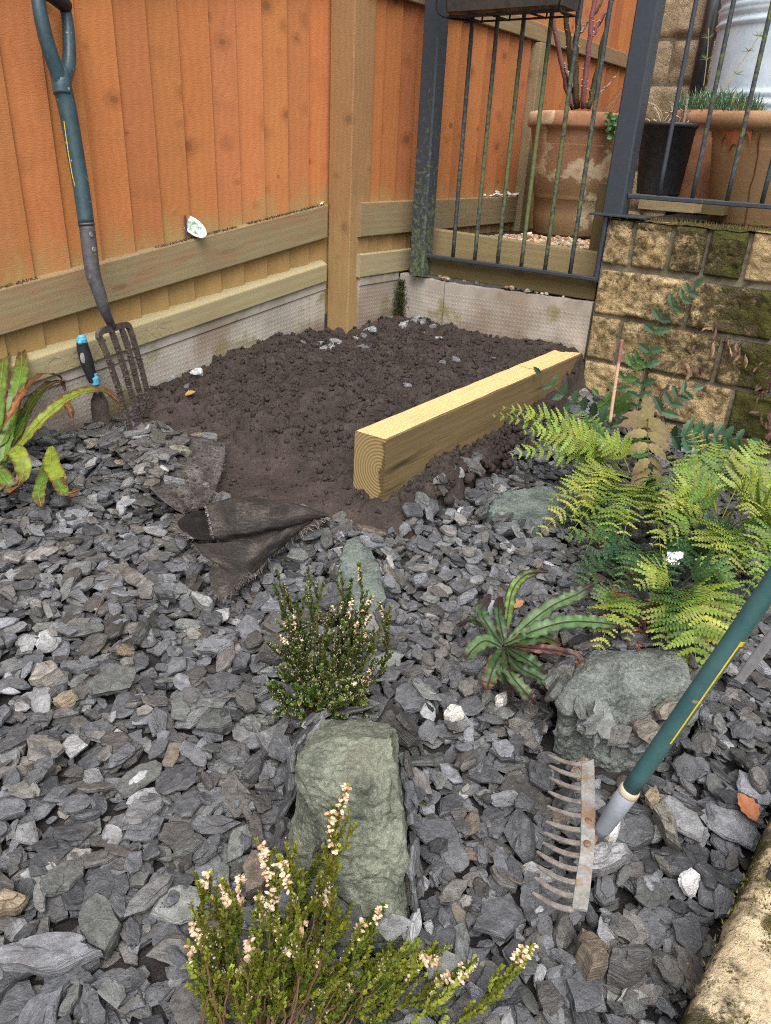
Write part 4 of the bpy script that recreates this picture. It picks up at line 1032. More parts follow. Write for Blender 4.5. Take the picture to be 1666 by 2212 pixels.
# white pebbles on the far rail
for i in range(34):
    px = rng.uniform(1047, 1122); P = pl(px, 424, f2(0, 0, -.02), NU); m = MB()
    r_ = rng.uniform(.007, .011); P[2] = .772 + r_*.5 + abs(rng.normal(0, .008))*(1 if 1060 < px < 1100 else .4)
    P = P + NU*rng.uniform(-.012, .012)
    pebble(m, P, r_, np.array((.68,.67,.64))*rng.uniform(.85, 1.1), 2); o = m.obj('white_pebble', MAT['pebble'], smooth=True, origin=P)
    tag(o, 'white pebble in the row laid on the rail of the far fence', 'pebble', 'white pebbles on the far fence rail')
# ================================================================== SLEEPER
q0 = gp(834, 950, .281); SW, SH, SLn = .103, .205, 1.285
sx = q0 + U*0
slp = thing('timber_sleeper', sx - Z*SH, 'fresh yellow timber sleeper on edge between the dug soil and the slate', 'sleeper')
def SP(a, b, c): return sx + U*a + W*b - Z*(SH - c - .011*a)     # along, across, up
n = 40
top, sr_, sl_, bt = MB(), MB(), MB(), MB()
aa = np.linspace(0, SLn, n+1)
def sgrid(mb, b0, c0, b1, c1, nv, so, dirn):
    P, L = [], []
    for a in aa:
        r1, r2 = [], []
        for j in range(nv+1):
            t = j/nv; b, c = lerp(b0, b1, t), lerp(c0, c1, t)
            e = .0022*float(vnoise(a*14+so, t*3))*(1 if j in (0, nv) else .4)
            r1.append(SP(a, b, c + e)); r2.append((so + t*(abs(b1-b0)+abs(c1-c0)), t, a*1.0))
        P.append(r1); L.append(r2)
    P, L = np.array(P), np.array(L)
    if dirn: P, L = P[:, ::-1], L[:, ::-1]
    mb.grid(P, (1,1,1), L)
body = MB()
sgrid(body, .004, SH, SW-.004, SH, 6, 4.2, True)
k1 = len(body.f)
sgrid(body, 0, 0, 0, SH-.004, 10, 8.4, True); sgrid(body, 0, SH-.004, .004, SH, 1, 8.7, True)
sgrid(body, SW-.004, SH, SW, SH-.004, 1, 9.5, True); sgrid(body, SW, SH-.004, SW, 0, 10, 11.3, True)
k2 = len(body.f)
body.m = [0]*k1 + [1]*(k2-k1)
for a, d in ((0, False), (SLn, True)):
    P = [SP(a, 0, 0), SP(a, 0, SH-.004), SP(a, .004, SH), SP(a, SW-.004, SH), SP(a, SW, SH-.004), SP(a, SW, 0)]
    L = [(c - SH/2, b - SW*.35, 0) for b, c in ((0,0),(0,SH-.004),(.004,SH),(SW-.004,SH),(SW,SH-.004),(SW,0))]
    body.add(P, [(0,1,2,3,4,5) if d else (5,4,3,2,1,0)], (1,1,1), L, 2)
kf = MB()
for (b0, c0, b1, c1) in ((.002, SH+.0004, SW-.002, SH+.0004), (-.0004, .02, -.0004, SH-.002)):
    a_ = SLn*.70; p = crom([SP(a_ + .004*math.sin(q*9), lerp(b0, b1, q), lerp(c0, c1, q)) for q in np.linspace(0, 1, 5)], 3); kf.tube(p, .0009, 4)
kf.obj('saw_cut', MAT['dark_timber'], slp)
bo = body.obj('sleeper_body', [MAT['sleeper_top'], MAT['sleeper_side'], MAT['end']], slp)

# ================================================================== SOIL
gSo = .0034
sx0, sy0 = -1.35, 1.62
ngx, ngy = int(2.45/gSo), int(1.80/gSo)
xs, ys = sx0 + np.arange(ngx)*gSo, sy0 + np.arange(ngy)*gSo
SXg, SYg = np.meshgrid(xs, ys, indexing='ij')
ds = 6
c0 = surf(SXg[::ds, ::ds], SYg[::ds, ::ds])
def upsample(c, shp):
    i = np.minimum(np.arange(shp[0])/ds, c.shape[0]-1.001); j = np.minimum(np.arange(shp[1])/ds, c.shape[1]-1.001)
    i0, j0 = i.astype(int), j.astype(int); fi, fj = (i-i0)[:, None], (j-j0)[None]
    return c[i0][:, j0]*(1-fi)*(1-fj) + c[i0+1][:, j0]*fi*(1-fj) + c[i0][:, j0+1]*(1-fi)*fj + c[i0+1][:, j0+1]*fi*fj
H = upsample(c0, SXg.shape)
mound = upsample(np.clip(1 - np.abs(fbm(SXg[::ds, ::ds]*0 + 0, SYg[::ds, ::ds]*0)), 0, 1), SXg.shape)
ins = inpoly(SXg, SYg, SOIL)
# distance inside the edge (approx by blurring the mask)
def blur(m, r):
    m = m.astype(np.float32)
    for ax in (0, 1):
        cs = np.cumsum(np.pad(m, [(r+1, r) if a == ax else (0, 0) for a in (0, 1)], mode='edge'), axis=ax)
        m = (np.take(cs, range(2*r+1, cs.shape[ax]), axis=ax) - np.take(cs, range(0, cs.shape[ax]-2*r-1), axis=ax))/(2*r+1)
    return m
edge = blur(ins, 14)
# smoother trodden soil at the front left, crumbly heap elsewhere
sm_px = [(300,870),(420,880),(500,940),(640,1010),(700,1080),(830,1110),(900,1100),(860,1190),(640,1130),(480,1110),(280,960)]
SMOOTH = [tuple(gs(*p)[:2]) for p in sm_px]
smooth = blur(inpoly(SXg, SYg, SMOOTH), 16)
H0 = H.copy()
H = H + .030*fbm(SXg*5, SYg*5, 1.1, 3)*np.clip(edge*1.5-.3, 0, 1) + (.022*np.clip(edge*1.6-.5, 0, 1))*(1-smooth)
Hb = H.copy()
# crumbs and clods: half spheres laid over one another
def clods(num, r0, r1, sink, amp):
    global H
    done = 0
    while done < num:
        x, y = rng.uniform(sx0, sx0+2.45), rng.uniform(sy0, sy0+1.8)
        i, j = int((x-sx0)/gSo), int((y-sy0)/gSo)
        if not (0 <= i < ngx and 0 <= j < ngy): continue
        done += 1
        if not ins[i, j] or rng.random() < smooth[i, j]*.93: continue
        r = r0*(r1/r0)**(rng.random()**1.8); k = int(r/gSo)+2
        i0, i1, j0, j1 = max(0, i-k), min(ngx, i+k+1), max(0, j-k), min(ngy, j+k+1)
        X, Y = SXg[i0:i1, j0:j1]-x, SYg[i0:i1, j0:j1]-y; a = rng.uniform(0, 3.14); e = rng.uniform(.7, 1.0)
        u, v = X*math.cos(a)+Y*math.sin(a), (-X*math.sin(a)+Y*math.cos(a))/e
        nz = 1 + 1.3*vnoise(X/r*2.0 + x*91, Y/r*2.0 + y*77)
        d2 = (u*u+v*v)/(r*r*nz)
        h = np.where(d2 < 1, np.sqrt(np.maximum(0, 1-d2))*r*amp*rng.uniform(.7, 1.1), -1)
        base = Hb[i, j]*.35 + H[i, j]*.65 - r*sink
        H[i0:i1, j0:j1] = np.where(h > 0, np.maximum(H[i0:i1, j0:j1], base + h), H[i0:i1, j0:j1])
clods(300, .045, .075, .55, .75)
clods(1500, .020, .048, .38, .85)
clods(5200, .010, .024, .45, .8)
clods(30000, .0040, .0085, .30, .85)
H += (.0050*fbm(SXg*95, SYg*95, 0.7, 4) + .0016*rng.normal(0, 1, H.shape))*np.where(smooth > .5, .4, 1.0)
H = np.maximum(H, -1) - .06*(1-np.clip(edge*2.2, 0, 1))
def hsoil(x, y):
    i = np.clip(((np.asarray(x)-sx0)/gSo).astype(int), 0, ngx-1); j = np.clip(((np.asarray(y)-sy0)/gSo).astype(int), 0, ngy-1); return H[i, j]
keep = edge > .02
idx = -np.ones(H.shape, int); idx[keep] = np.arange(keep.sum())
q = keep[:-1, :-1] & keep[1:, :-1] & keep[1:, 1:] & keep[:-1, 1:]
F = np.stack([idx[:-1, :-1][q], idx[1:, :-1][q], idx[1:, 1:][q], idx[:-1, 1:][q]], 1)
mb = MB(); V = np.stack([SXg[keep], SYg[keep], H[keep]], 1)
tone = 1.0 + .22*smooth[keep]; mb.add(V, [], np.stack([tone*1.04, tone, tone*.97], 1)); mb.f = [tuple(r) for r in F.tolist()]; mb.m = [0]*len(mb.f)
put_struct(mb.obj('soil', MAT['soil'], smooth=True))
# loose crumbs standing free of the heap
m = MB(); cnt = 0
while cnt < 9500:
    x, y = rng.uniform(-1.0, .75), rng.uniform(1.7, 3.25)
    if not inpoly(np.array([x]), np.array([y]), SOIL)[0]: continue
    i, j = int((x-sx0)/gSo), int((y-sy0)/gSo)
    if rng.random() < smooth[i, j]*.8: cnt += 1; continue
    cnt += 1; r = .0018*(5.0)**(rng.random()**3.2)
    ic = ICO2 if r > .006 else ICO1; v = ic[0]*(1 + .24*rng.normal(0, 1, (len(ic[0]), 1)))*r*rng.uniform(.75, 1.25, 3)
    m.add(v + vec(x, y, H[i, j] + r*.45), ic[1], (1.0, .97, .95), v + rng.uniform(0, 9, 3))
for i in range(420):                                          # crumbs along the sleeper foot and on the slates
    a, b = rng.uniform(.12, .95), -abs(rng.normal(0, .035)) - .004
    p = SP(a, b, 0); p[2] = float(surf(p[0], p[1])[0]) + .006 + rng.uniform(0, .02)
    r = rng.uniform(.004, .016); v = ICO2[0]*(1 + .3*rng.normal(0, 1, (len(ICO2[0]), 1)))*r
    m.add(v + p, ICO2[1], (.95, .92, .9), v + rng.uniform(0, 9, 3))
o = m.obj('soil_crumbs', MAT['soil'], smooth=True); tag(o, 'loose crumbs of dark soil scattered over the dug bed and along the sleeper', 'soil', kind='stuff')
# ================================================================== BIG ROCKS
ROCKPOLY = []
def rock(name, pts, mat, label, amp=.008, sub=5, cuts=6):
    pts = np.array(pts); pts = np.concatenate([pts, pts*vec(1, 1, 0) - Z*.02])
    b = bmesh.new()
    for p in pts: b.verts.new(p)
    bmesh.ops.convex_hull(b, input=b.verts)
    for v in [v for v in b.verts if not v.link_faces]: b.verts.remove(v)
    bmesh.ops.triangulate(b, faces=b.faces)
    for it in range(sub):
        lg = [e for e in b.edges if e.calc_length() > .0055]
        if not lg or len(b.verts) > 12000: break
        bmesh.ops.subdivide_edges(b, edges=lg, cuts=1, use_grid_fill=False)
        bmesh.ops.triangulate(b, faces=b.faces)
    for it in range(1): bmesh.ops.smooth_vert(b, verts=b.verts, factor=.28, use_axis_x=True, use_axis_y=True, use_axis_z=True)
    b.normal_update()
    so = rng.uniform(0, 50)
    for v in b.verts:
        p = np.array(v.co)
        d = amp*1.4*float(fbm(p[0]*6+so, p[1]*6, p[2]*6, 2)) + amp*2.0*float(fbm(p[0]*15+so, p[1]*15, p[2]*15, 3)) + amp*.9*abs(float(fbm(p[0]*38+so, p[1]*38, p[2]*38, 3))) + amp*.55*float(fbm(p[0]*120+so, p[1]*120, p[2]*120, 2))
        st = amp*.9*abs(float(fbm(p[0]*9+3, p[1]*9+so, p[2]*9, 2)))
        v.co = v.co + v.normal*(d + st)
    V = np.array([v.co[:] for v in b.verts]); b.verts.index_update(); F = [tuple(v.index for v in f.verts) for f in b.faces]; b.free()
    mb = MB(); mb.add(V, F); o = mb.obj(name, mat, origin=pts.mean(0)*vec(1,1,0) + Z*pts[:, 2].min()); 
    tag(o, label, 'rock')
    c = pts[:, :2].mean(0); hull = pts[:, :2]
    ROCKPOLY.append((V, F)); return o
rock('upright_rock', [gp(652,1618,.225), gp(705,1598,.235), gp(800,1594,.245), gp(845,1594,.245), gp(640,1655,.215), gp(700,1668,.225), gp(858,1650,.232), gp(790,1690,.225),
     gp(690,1780,.150), gp(735,1900,.095), gp(775,1985,.045), gp(878,1990,.045), gp(760,1990,.0), gp(885,1995,.0), gp(875,1840,.125), gp(866,1720,.190), gp(700,1605,.03)+vec(0,.05,0), gp(845,1600,.03)+vec(0,.05,0), gp(660,1700,.02)],
     MAT['rock_green'], 'large upright lichened rock with a brown top standing behind the nearest heather', .009)
rock('flat_rock', [gp(1215,1512,.115), gp(1240,1482,.13), gp(1292,1444,.135), gp(1360,1434,.14), gp(1440,1440,.14), gp(1480,1444,.135), gp(1484,1480,.13), gp(1492,1545,.07), gp(1420,1588,.05), gp(1330,1598,.05), gp(1258,1585,.05), gp(1222,1545,.08), gp(1420,1600,.0), gp(1250,1600,.0), gp(1300,1440,.03)+vec(0,.06,0), gp(1470,1440,.03)+vec(0,.06,0), gp(1228,1530,.11), gp(1345,1500,.125), gp(1450,1484,.128)],
     MAT['rock_grey'], 'broad grey green rock with a pinkish band lying beside the rake handle below the ferns', .009)
rock('buried_slab', [gs(748,1168,.022), gs(790,1160,.022), gs(820,1225,.026), gs(836,1290,.022), gs(800,1330,.012), gs(745,1310,.012), gs(728,1230,.016), gs(770,1160,-.02), gs(830,1300,-.02), gs(740,1300,-.02), gs(740,1180,-.02)],
     MAT['rock_slab'], 'pale green slab half buried in slate just behind the flowering heather', .004)
rock('dark_slab', [gs(1045,1098,.010), gs(1090,1062,.014), gs(1180,1050,.018), gs(1232,1082,.018), gs(1200,1135,.014), gs(1110,1130,.008), gs(1060,1120,-.02), gs(1190,1135,-.02), gs(1170,1055,-.02)],
     MAT['rock_slab'], 'dark green slab sunk in the slate next to the ferns', .004)

# ================================================================== SLATES
gS = .004
ax0, ay0, ax1, ay1 = -1.75, .18, 1.75, 2.75
nX, nY = int((ax1-ax0)/gS), int((ay1-ay0)/gS)
HX, HY = ax0 + (np.arange(nX)+.5)*gS, ay0 + (np.arange(nY)+.5)*gS
ds = 8
_cc = surf(*np.meshgrid(HX[::ds], HY[::ds], indexing='ij'))
GX, GY = np.meshgrid(HX, HY, indexing='ij')
HM = upsample(_cc, GX.shape) if ds == 6 else None
i = np.minimum(np.arange(nX)/ds, _cc.shape[0]-1.001); j = np.minimum(np.arange(nY)/ds, _cc.shape[1]-1.001)
i0, j0 = i.astype(int), j.astype(int); fi, fj = (i-i0)[:, None], (j-j0)[None]
SURF = _cc[i0][:, j0]*(1-fi)*(1-fj) + _cc[i0+1][:, j0]*fi*(1-fj) + _cc[i0][:, j0+1]*(1-fi)*fj + _cc[i0+1][:, j0+1]*fi*fj
HM = SURF - .046
HM = HM + .010*fbm(GX*7, GY*7, 3.3, 3)
# rake the rocks and the soil into the height map
ROCKM = np.zeros(HM.shape, bool)
def stamp(V, F):
    for f in F:
        t = V[list(f)]; lo, hi = t[:, :2].min(0), t[:, :2].max(0)
        a, b, c, d = int((lo[0]-ax0)/gS), int((hi[0]-ax0)/gS)+1, int((lo[1]-ay0)/gS), int((hi[1]-ay0)/gS)+1
        a, c = max(a, 0), max(c, 0)
        if b <= a or d <= c: continue
        z = t[:, 2].mean(); HM[a:b, c:d] = np.maximum(HM[a:b, c:d], z); ROCKM[a:b, c:d] = True
for V, F in ROCKPOLY: stamp(V, F)
ROCKM &= HM > SURF + .004
soilm = inpoly(GX, GY, SOIL)
HM = np.where(soilm, np.maximum(HM, hsoil(GX, GY)), HM)
# where slates may lie
wallside = (GX - WC[0])*(-U[0]) + (GY - WC[1])*(-U[1])          # in front of the stone wall face
f1side = (GX - A1[0])*N1[0] + (GY - A1[1])*N1[1]
kerb = (GX - la[0])*LN[0] + (GY - la[1])*LN[1]
allow = ~soilm & (wallside > .06) & (f1side > .035) & (kerb < -.012) & ~ROCKM
slp_n = (GX - sx[0])*(-W[0]) + (GY - sx[1])*(-W[1]); slp_a = (GX - sx[0])*U[0] + (GY - sx[1])*U[1]
allow &= ~((slp_n < .05) & (slp_a > -.02))
FERN = [tuple(gs(*p)[:2]) for p in [(1215,980),(1240,1090),(1230,1200),(1250,1300),(1310,1440),(1480,1470),(1560,1440),(1666,1330),(1760,1200),(1700,950),(1500,900),(1250,880)]]
fernm = inpoly(GX, GY, FERN)
fern_thin = fernm
# per-slate shape
def slate(a, b, h, rs):
    n = rs.integers(5, 9)
    th = np.sort((np.arange(n) + rs.uniform(-.40, .40, n))*2*math.pi/n + rs.uniform(0, 6.28))
    e = rs.uniform(1.7, 2.8)
    cr, sr = np.cos(th), np.sin(th)
    r = (np.abs(cr)**e + np.abs(sr)**e)**(-1/e)*rs.uniform(.78, 1.08, n)
    P = np.stack([cr*r*a, sr*r*b], 1)
    P = P @ np.array([[1, rs.uniform(-.25, .25)], [0, 1]])
    Q = []
    for i in range(n):                                           # chip the edges
        p, q_ = P[i], P[(i+1) % n]; nn = np.array([q_[1]-p[1], p[0]-q_[0]])
        Q.append(p)
        for m_ in ((.33, .68) if np.hypot(*nn) > .8*a else (.5,)):
            m2 = m_ + rs.uniform(-.12, .12); Q.append(p*(1-m2) + q_*m2 + nn*rs.uniform(-.065, .065))
    Q = np.array(Q); k = len(Q)
    sl = rs.normal(0, .16, 2)*h/max(a, .01); sl2 = rs.normal(0, .30, 2)*h/max(a, .01)
    def ring(lo, hi, z, s_, jz, shift=(0, 0)):
        q_ = Q*rs.uniform(lo, hi, (k, 1)) + np.asarray(shift)
        return np.concatenate([q_, (z + q_ @ s_ + rs.normal(0, jz*h, k))[:, None]], 1)
    sh = rs.normal(0, .05, 2)*a
    bev = rs.uniform(.80, .95)
    R = [ring(.78, .92, -h*.5, sl2, .04), ring(.93, 1.0, -h*.20, sl2*.5, .05), ring(.95, 1.03, h*.16, sl*.7, .05), ring(bev-.05, bev+.04, h*.48, sl, .03, sh), ring(bev*.55, bev*.72, h*.50, sl, .035, sh)]
    V = np.concatenate(R + [[[sh[0], sh[1], h*.50 + rs.normal(0, .02)*h + sh @ sl]], [[0, 0, -h*.5]]])
    F = []
    for r_ in range(4):
        for i in range(k): j = (i+1) % k; F.append((r_*k+i, r_*k+j, (r_+1)*k+j, (r_+1)*k+i))
    F += [(4*k+i, 4*k+(i+1) % k, 5*k) for i in range(k)]
    F += [((i+1) % k, i, 5*k+1) for i in range(k)]
    if rs.random() < .55:                                        # a cleavage flake left standing on top
        q_ = Q*np.array([rs.uniform(.45, .8), rs.uniform(.45, .8)]) + rs.normal(0, .22, 2)*np.array([a, b]); q_ = np.where(np.abs(q_) > 0, q_, q_)
        rad = np.hypot(q_[:, 0]/a, q_[:, 1]/b); q_ = q_*np.minimum(1, .85/np.maximum(rad, 1e-6))[:, None]; q_ = q_*rs.uniform(.92, 1.0, (k, 1))
        fh = h*rs.uniform(.06, .20); b0 = len(V)
        lo = np.concatenate([q_, (h*.47 + q_ @ sl)[:, None]], 1); hi = np.concatenate([q_*.96, (h*.50 + fh + q_ @ (sl + rs.normal(0, .05, 2)) + rs.normal(0, .02*h, k))[:, None]], 1)
        V = np.concatenate([V, lo, hi]); F += [(b0+i, b0+(i+1) % k, b0+k+(i+1) % k, b0+k+i) for i in range(k)] + [tuple(b0+k+i for i in range(k))]
    return V, F, Q
def roughen(V, F, loc, amp, rs):
    """break up the flat facets of a stone that shows large"""
    b = bmesh.new(); bv = [b.verts.new(p) for p in loc]
    for f in F:
        try: b.faces.new([bv[q] for q in f])
        except ValueError: pass
    T = V - loc
    # rigid move back: solve from the original pairs
    A = np.concatenate([loc, np.ones((len(loc), 1))], 1); Mx = np.linalg.lstsq(A, V, rcond=None)[0]
    bmesh.ops.triangulate(b, faces=[f for f in b.faces if len(f.verts) > 4])
    for it in range(3):
        lg = [e for e in b.edges if e.calc_length() > .0065]
        if not lg or len(b.verts) > 1500: break
        bmesh.ops.subdivide_edges(b, edges=lg, cuts=1, use_grid_fill=True)
    b.normal_update(); b.verts.index_update()
    L = np.array([v.co[:] for v in b.verts]); Nn = np.array([v.normal[:] for v in b.verts])
    d = 1.5*fbm(L[:, 0]*55, L[:, 1]*55, L[:, 2]*160, 3) + .8*fbm(L[:, 0]*170, L[:, 1]*170, L[:, 2]*420, 2)
    st = np.floor(3.5*fbm(L[:, 0]*38+5, L[:, 1]*38, L[:, 2]*60, 2))*.45
    L2 = L + Nn*((d*.75 + st*.55)*amp)[:, None]
    F2 = [tuple(v.index for v in f.verts) for f in b.faces]; b.free()
    return np.concatenate([L2, np.ones((len(L2), 1))], 1) @ Mx, F2, L
def rotm(n_, yaw):
    n_ = nrm(n_); x = nrm(np.cross(vec(-math.sin(yaw), math.cos(yaw), 0)+0, n_)); y = np.cross(n_, x)
    x = vec(math.cos(yaw), math.sin(yaw), 0); x = nrm(x - n_*(x @ n_)); y = np.cross(n_, x)
    return np.stack([x, y, n_], 0)                               # rows: local axes in world
IDM = -np.ones(HM.shape, int)
SL = []
def hm_at(x, y):
    i = np.clip(((x-ax0)/gS).astype(int), 0, nX-1); j = np.clip(((y-ay0)/gS).astype(int), 0, nY-1); return HM[i, j]
def drop(x, y, V, F, Q, tries, tilt, rs, yaw=None, write=True, settle=.0022, maxup=None):
    """lay the stone down in the steadiest of a few poses; returns world vertices"""
    a = np.abs(V[:, 0]).max()
    k = max(2, int(a*.8/gS)); i, j = int((x-ax0)/gS), int((y-ay0)/gS)
    win = HM[max(0, i-k):i+k+1, max(0, j-k):j+k+1]
    if win.size < 9: return None
    gxs = np.gradient(win, gS, axis=0).mean(); gys = np.gradient(win, gS, axis=1).mean()
    best = None
    for t_ in range(tries):
        if t_ == 0: n_ = vec(-gxs*.8, -gys*.8, 1)
        else:
            tt, ph = abs(rs.normal(0, tilt)), rs.uniform(0, 6.28); n_ = vec(-gxs*.7 + math.tan(min(tt, 1.2))*math.cos(ph), -gys*.7 + math.tan(min(tt, 1.2))*math.sin(ph), 1)
        yw = rs.uniform(0, 6.28) if yaw is None else yaw
        Rm = rotm(n_, yw); Wd = V @ Rm
        cen = (V[:len(Q)*2][:: 1]) @ Rm                         # lower rings
        px, py = x + Wd[:, 0], y + Wd[:, 1]
        z0 = np.quantile(hm_at(px, py) - Wd[:, 2], .93)
        score = z0 + rs.uniform(0, .004)
        if best is None or score < best[0]: best = (score, z0, Wd, Rm)
    _, z0, Wd, Rm = best
    Wd = Wd + vec(x, y, z0 - settle)
    if write:
        k2 = int((np.hypot(Wd[:, 0]-x, Wd[:, 1]-y).max())/gS)+1
        i0, i1, j0, j1 = max(0, i-k2), min(nX, i+k2+1), max(0, j-k2), min(nY, j+k2+1)
        X, Y = GX[i0:i1, j0:j1]-x, GY[i0:i1, j0:j1]-y
        kk = len(Q); top = Wd[2*kk:3*kk] ; pm = inpoly(X + x, Y + y, top)
        n_ = Rm[2]; zt = Wd[3*kk:5*kk+1].mean(0)
        zpl = zt[2] - (n_[0]*(X + x - zt[0]) + n_[1]*(Y + y - zt[1]))/max(n_[2], .3)
        zpl = np.minimum(zpl, Wd[:, 2].max())
        up = pm & (zpl > HM[i0:i1, j0:j1]); HM[i0:i1, j0:j1][up] = zpl[up]; IDM[i0:i1, j0:j1][pm] = len(SL)
    return Wd
CNT = np.zeros((nX//12+1, nY//12+1))
def scol(rs):
    v = rs.lognormal(0, .36)*.074
    c = vec(.965, 1.00, 1.08)*v
    u = rs.random()
    if u < .26: c = vec(1.06, 1.0, .94)*v*.95
    elif u < .38: c = vec(.97, 1.02, .97)*v*1.1
    elif u < .392: c = vec(1.35, 1.10, .85)*v*1.1
    elif u < .47: c = vec(1, 1.01, 1.03)*v*1.8
    return c
aij = np.argwhere(allow)
def where(rs, cand=7):
    pick = aij[rs.integers(0, len(aij), cand)]
    c = CNT[pick[:, 0]//12, pick[:, 1]//12] + rs.uniform(0, .6, cand)
    p = pick[np.argmin(c)]; return p
rs = np.random.default_rng(77)
def vis(x, y):
    q_ = proj(np.array([[x, y, .08]]))[0]
    return -170 < q_[0] < 1830 and 820 < q_[1] < 2420
vm = np.array([vis(*p) for p in np.stack([HX[aij[:, 0]], HY[aij[:, 1]]], 1)[::1]]) if False else None
pp = proj(np.stack([HX[aij[:, 0]], HY[aij[:, 1]], np.full(len(aij), .08)], 1))
aij = aij[(pp[:, 0] > -140) & (pp[:, 0] < 1790) & (pp[:, 1] > 780) & (pp[:, 1] < 2420)]
area = len(aij)*gS*gS
NS = int(area*4000)
for q_ in range(NS):
    i, j = where(rs)
    if fern_thin[i, j] and rs.random() < .5: continue
    x, y = HX[i] + rs.uniform(-.002, .002), HY[j] + rs.uniform(-.002, .002)
    big = q_ > NS*.62
    a = float(np.clip(rs.lognormal(math.log(.0235), .34), .011, .047)) if big else float(np.clip(rs.lognormal(math.log(.019), .35), .008, .036))
    far = y > 1.35
    asp = rs.uniform(.36, .84); h = a*rs.uniform(.16, .40) if rs.random() < .84 else a*rs.uniform(.4, .7)
    h = max(h, .004)
    V, F, Q = slate(a, a*asp, h, rs)
    Wd = drop(x, y, V, F, Q, 3, .34, rs)
    if Wd is None: continue
    SL.append([Wd, F, V + rs.uniform(0, 40, 3), scol(rs), a])
    ci, cj = i//12, j//12; CNT[ci, cj] += a*a*asp*2300
# slates out on the soil and on the membrane
def sp_slate(px, py, L_, asp=.6, hh=.25, col=None, tilt=.2, yaw=None, dz=.0, name=None, label=None, cat='stone', mat='slate', group=None):
    P = gs(px, py); a = L_/2
    V, F, Q = slate(a, a*asp, a*hh*2, rs)
    Wd = drop(P[0], P[1], V, F, Q, 2, tilt, rs, yaw)
    if Wd is None: return None
    rec = [Wd, F, V + rs.uniform(0, 40, 3), scol(rs) if col is None else np.asarray(col, float), a]
    if name is None: SL.append(rec); rec.append('soil'); return rec
    IDM[IDM == len(SL)] = -5
    Vr, Fr, Lr = roughen(rec[0], F, rec[2], .0008, rs); mb = MB(); mb.add(Vr, Fr, rec[3], Lr); o = mb.obj(name, MAT[mat], origin=Wd.mean(0)); tag(o, label, cat, group); return o
HM = np.where(soilm & (GX > sx0+.05) & (GX < 1.05) & (GY > sy0+.05) & (GY < 3.35), hsoil(GX, GY), HM)
for (px, py, L_) in [(430,834,.05),(256,895,.045),(300,880,.03),(262,920,.04),(215,880,.06),(190,885,.07),(235,905,.05),(405,858,.04)]:
    sp_slate(px, py, L_)
sp_slate(368,838,.06, .7, .2, (.20,.21,.22), .3, None, 0, 'slate_chip', 'round grey slate chip on the soil just right of the garden fork', 'slate')
sp_slate(428,835,.05, .8, .4, (.36,.37,.38), .3, None, 0, 'slate_chip', 'pale whitish slate chip on the soil at the edge of the dug heap', 'slate')
# stones by the post, beyond the slate height map: laid straight on the soil
def soil_slate(px, py, L_, asp, hh, col, tilt=.4):
    P = gs(px, py, .02, .25); a = L_/2; V, F, Q = slate(a, a*asp, a*hh*2, rs)
    ph = rs.uniform(0, 6.28); t_ = abs(rs.normal(0, tilt)); Rm = rotm(vec(math.cos(ph)*math.tan(t_), math.sin(ph)*math.tan(t_), 1), rs.uniform(0, 6.28))
    Wd = V @ Rm; z = np.quantile(hsoil(P[0]+Wd[:, 0], P[1]+Wd[:, 1]) - Wd[:, 2], .7)
    Wd = Wd + vec(P[0], P[1], z)
    mb = MB(); mb.add(Wd, F, col, V + rs.uniform(0, 40, 3)); o = mb.obj('slate_chip', MAT['slate'], origin=Wd.mean(0))
    return o
for (px, py, L_, c) in [(697,742,.05,.15),(712,752,.05,.12),(726,737,.06,.17),(700,757,.05,.22),(714,760,.05,.19),(680,745,.04,.10),(797,719,.07,.26),(804,727,.06,.20),(776,746,.05,.10),(790,748,.045,.14),(786,735,.04,.09),(770,736,.04,.16),
        (800,703,.04,.12),(795,694,.03,.12),(935,712,.055,.19),(915,720,.03,.24),(948,731,.04,.22),(900,696,.08,.18),(912,702,.06,.14),(840,690,.05,.09),(820,698,.04,.12),(655,745,.04,.1),
        (955,785,.05,.10),(984,779,.06,.12),(1065,1178-400,.04,.1),(880,827,.04,.13),(963,781,.03,.13)]:
    o = soil_slate(px, py, L_, rs.uniform(.45, .8), rs.uniform(.15, .35), vec(1,1.01,1.06)*c)
    tag(o, 'grey slate chip lying on the dug soil near the fence post', 'slate', 'slate chips on the soil')
o = soil_slate(872, 708, .085, .5, .2, vec(.26,.25,.24), .2); tag(o, 'long grey slate with a brown edge on the soil below the moss clump', 'slate')
FABPOLY_TOP = None
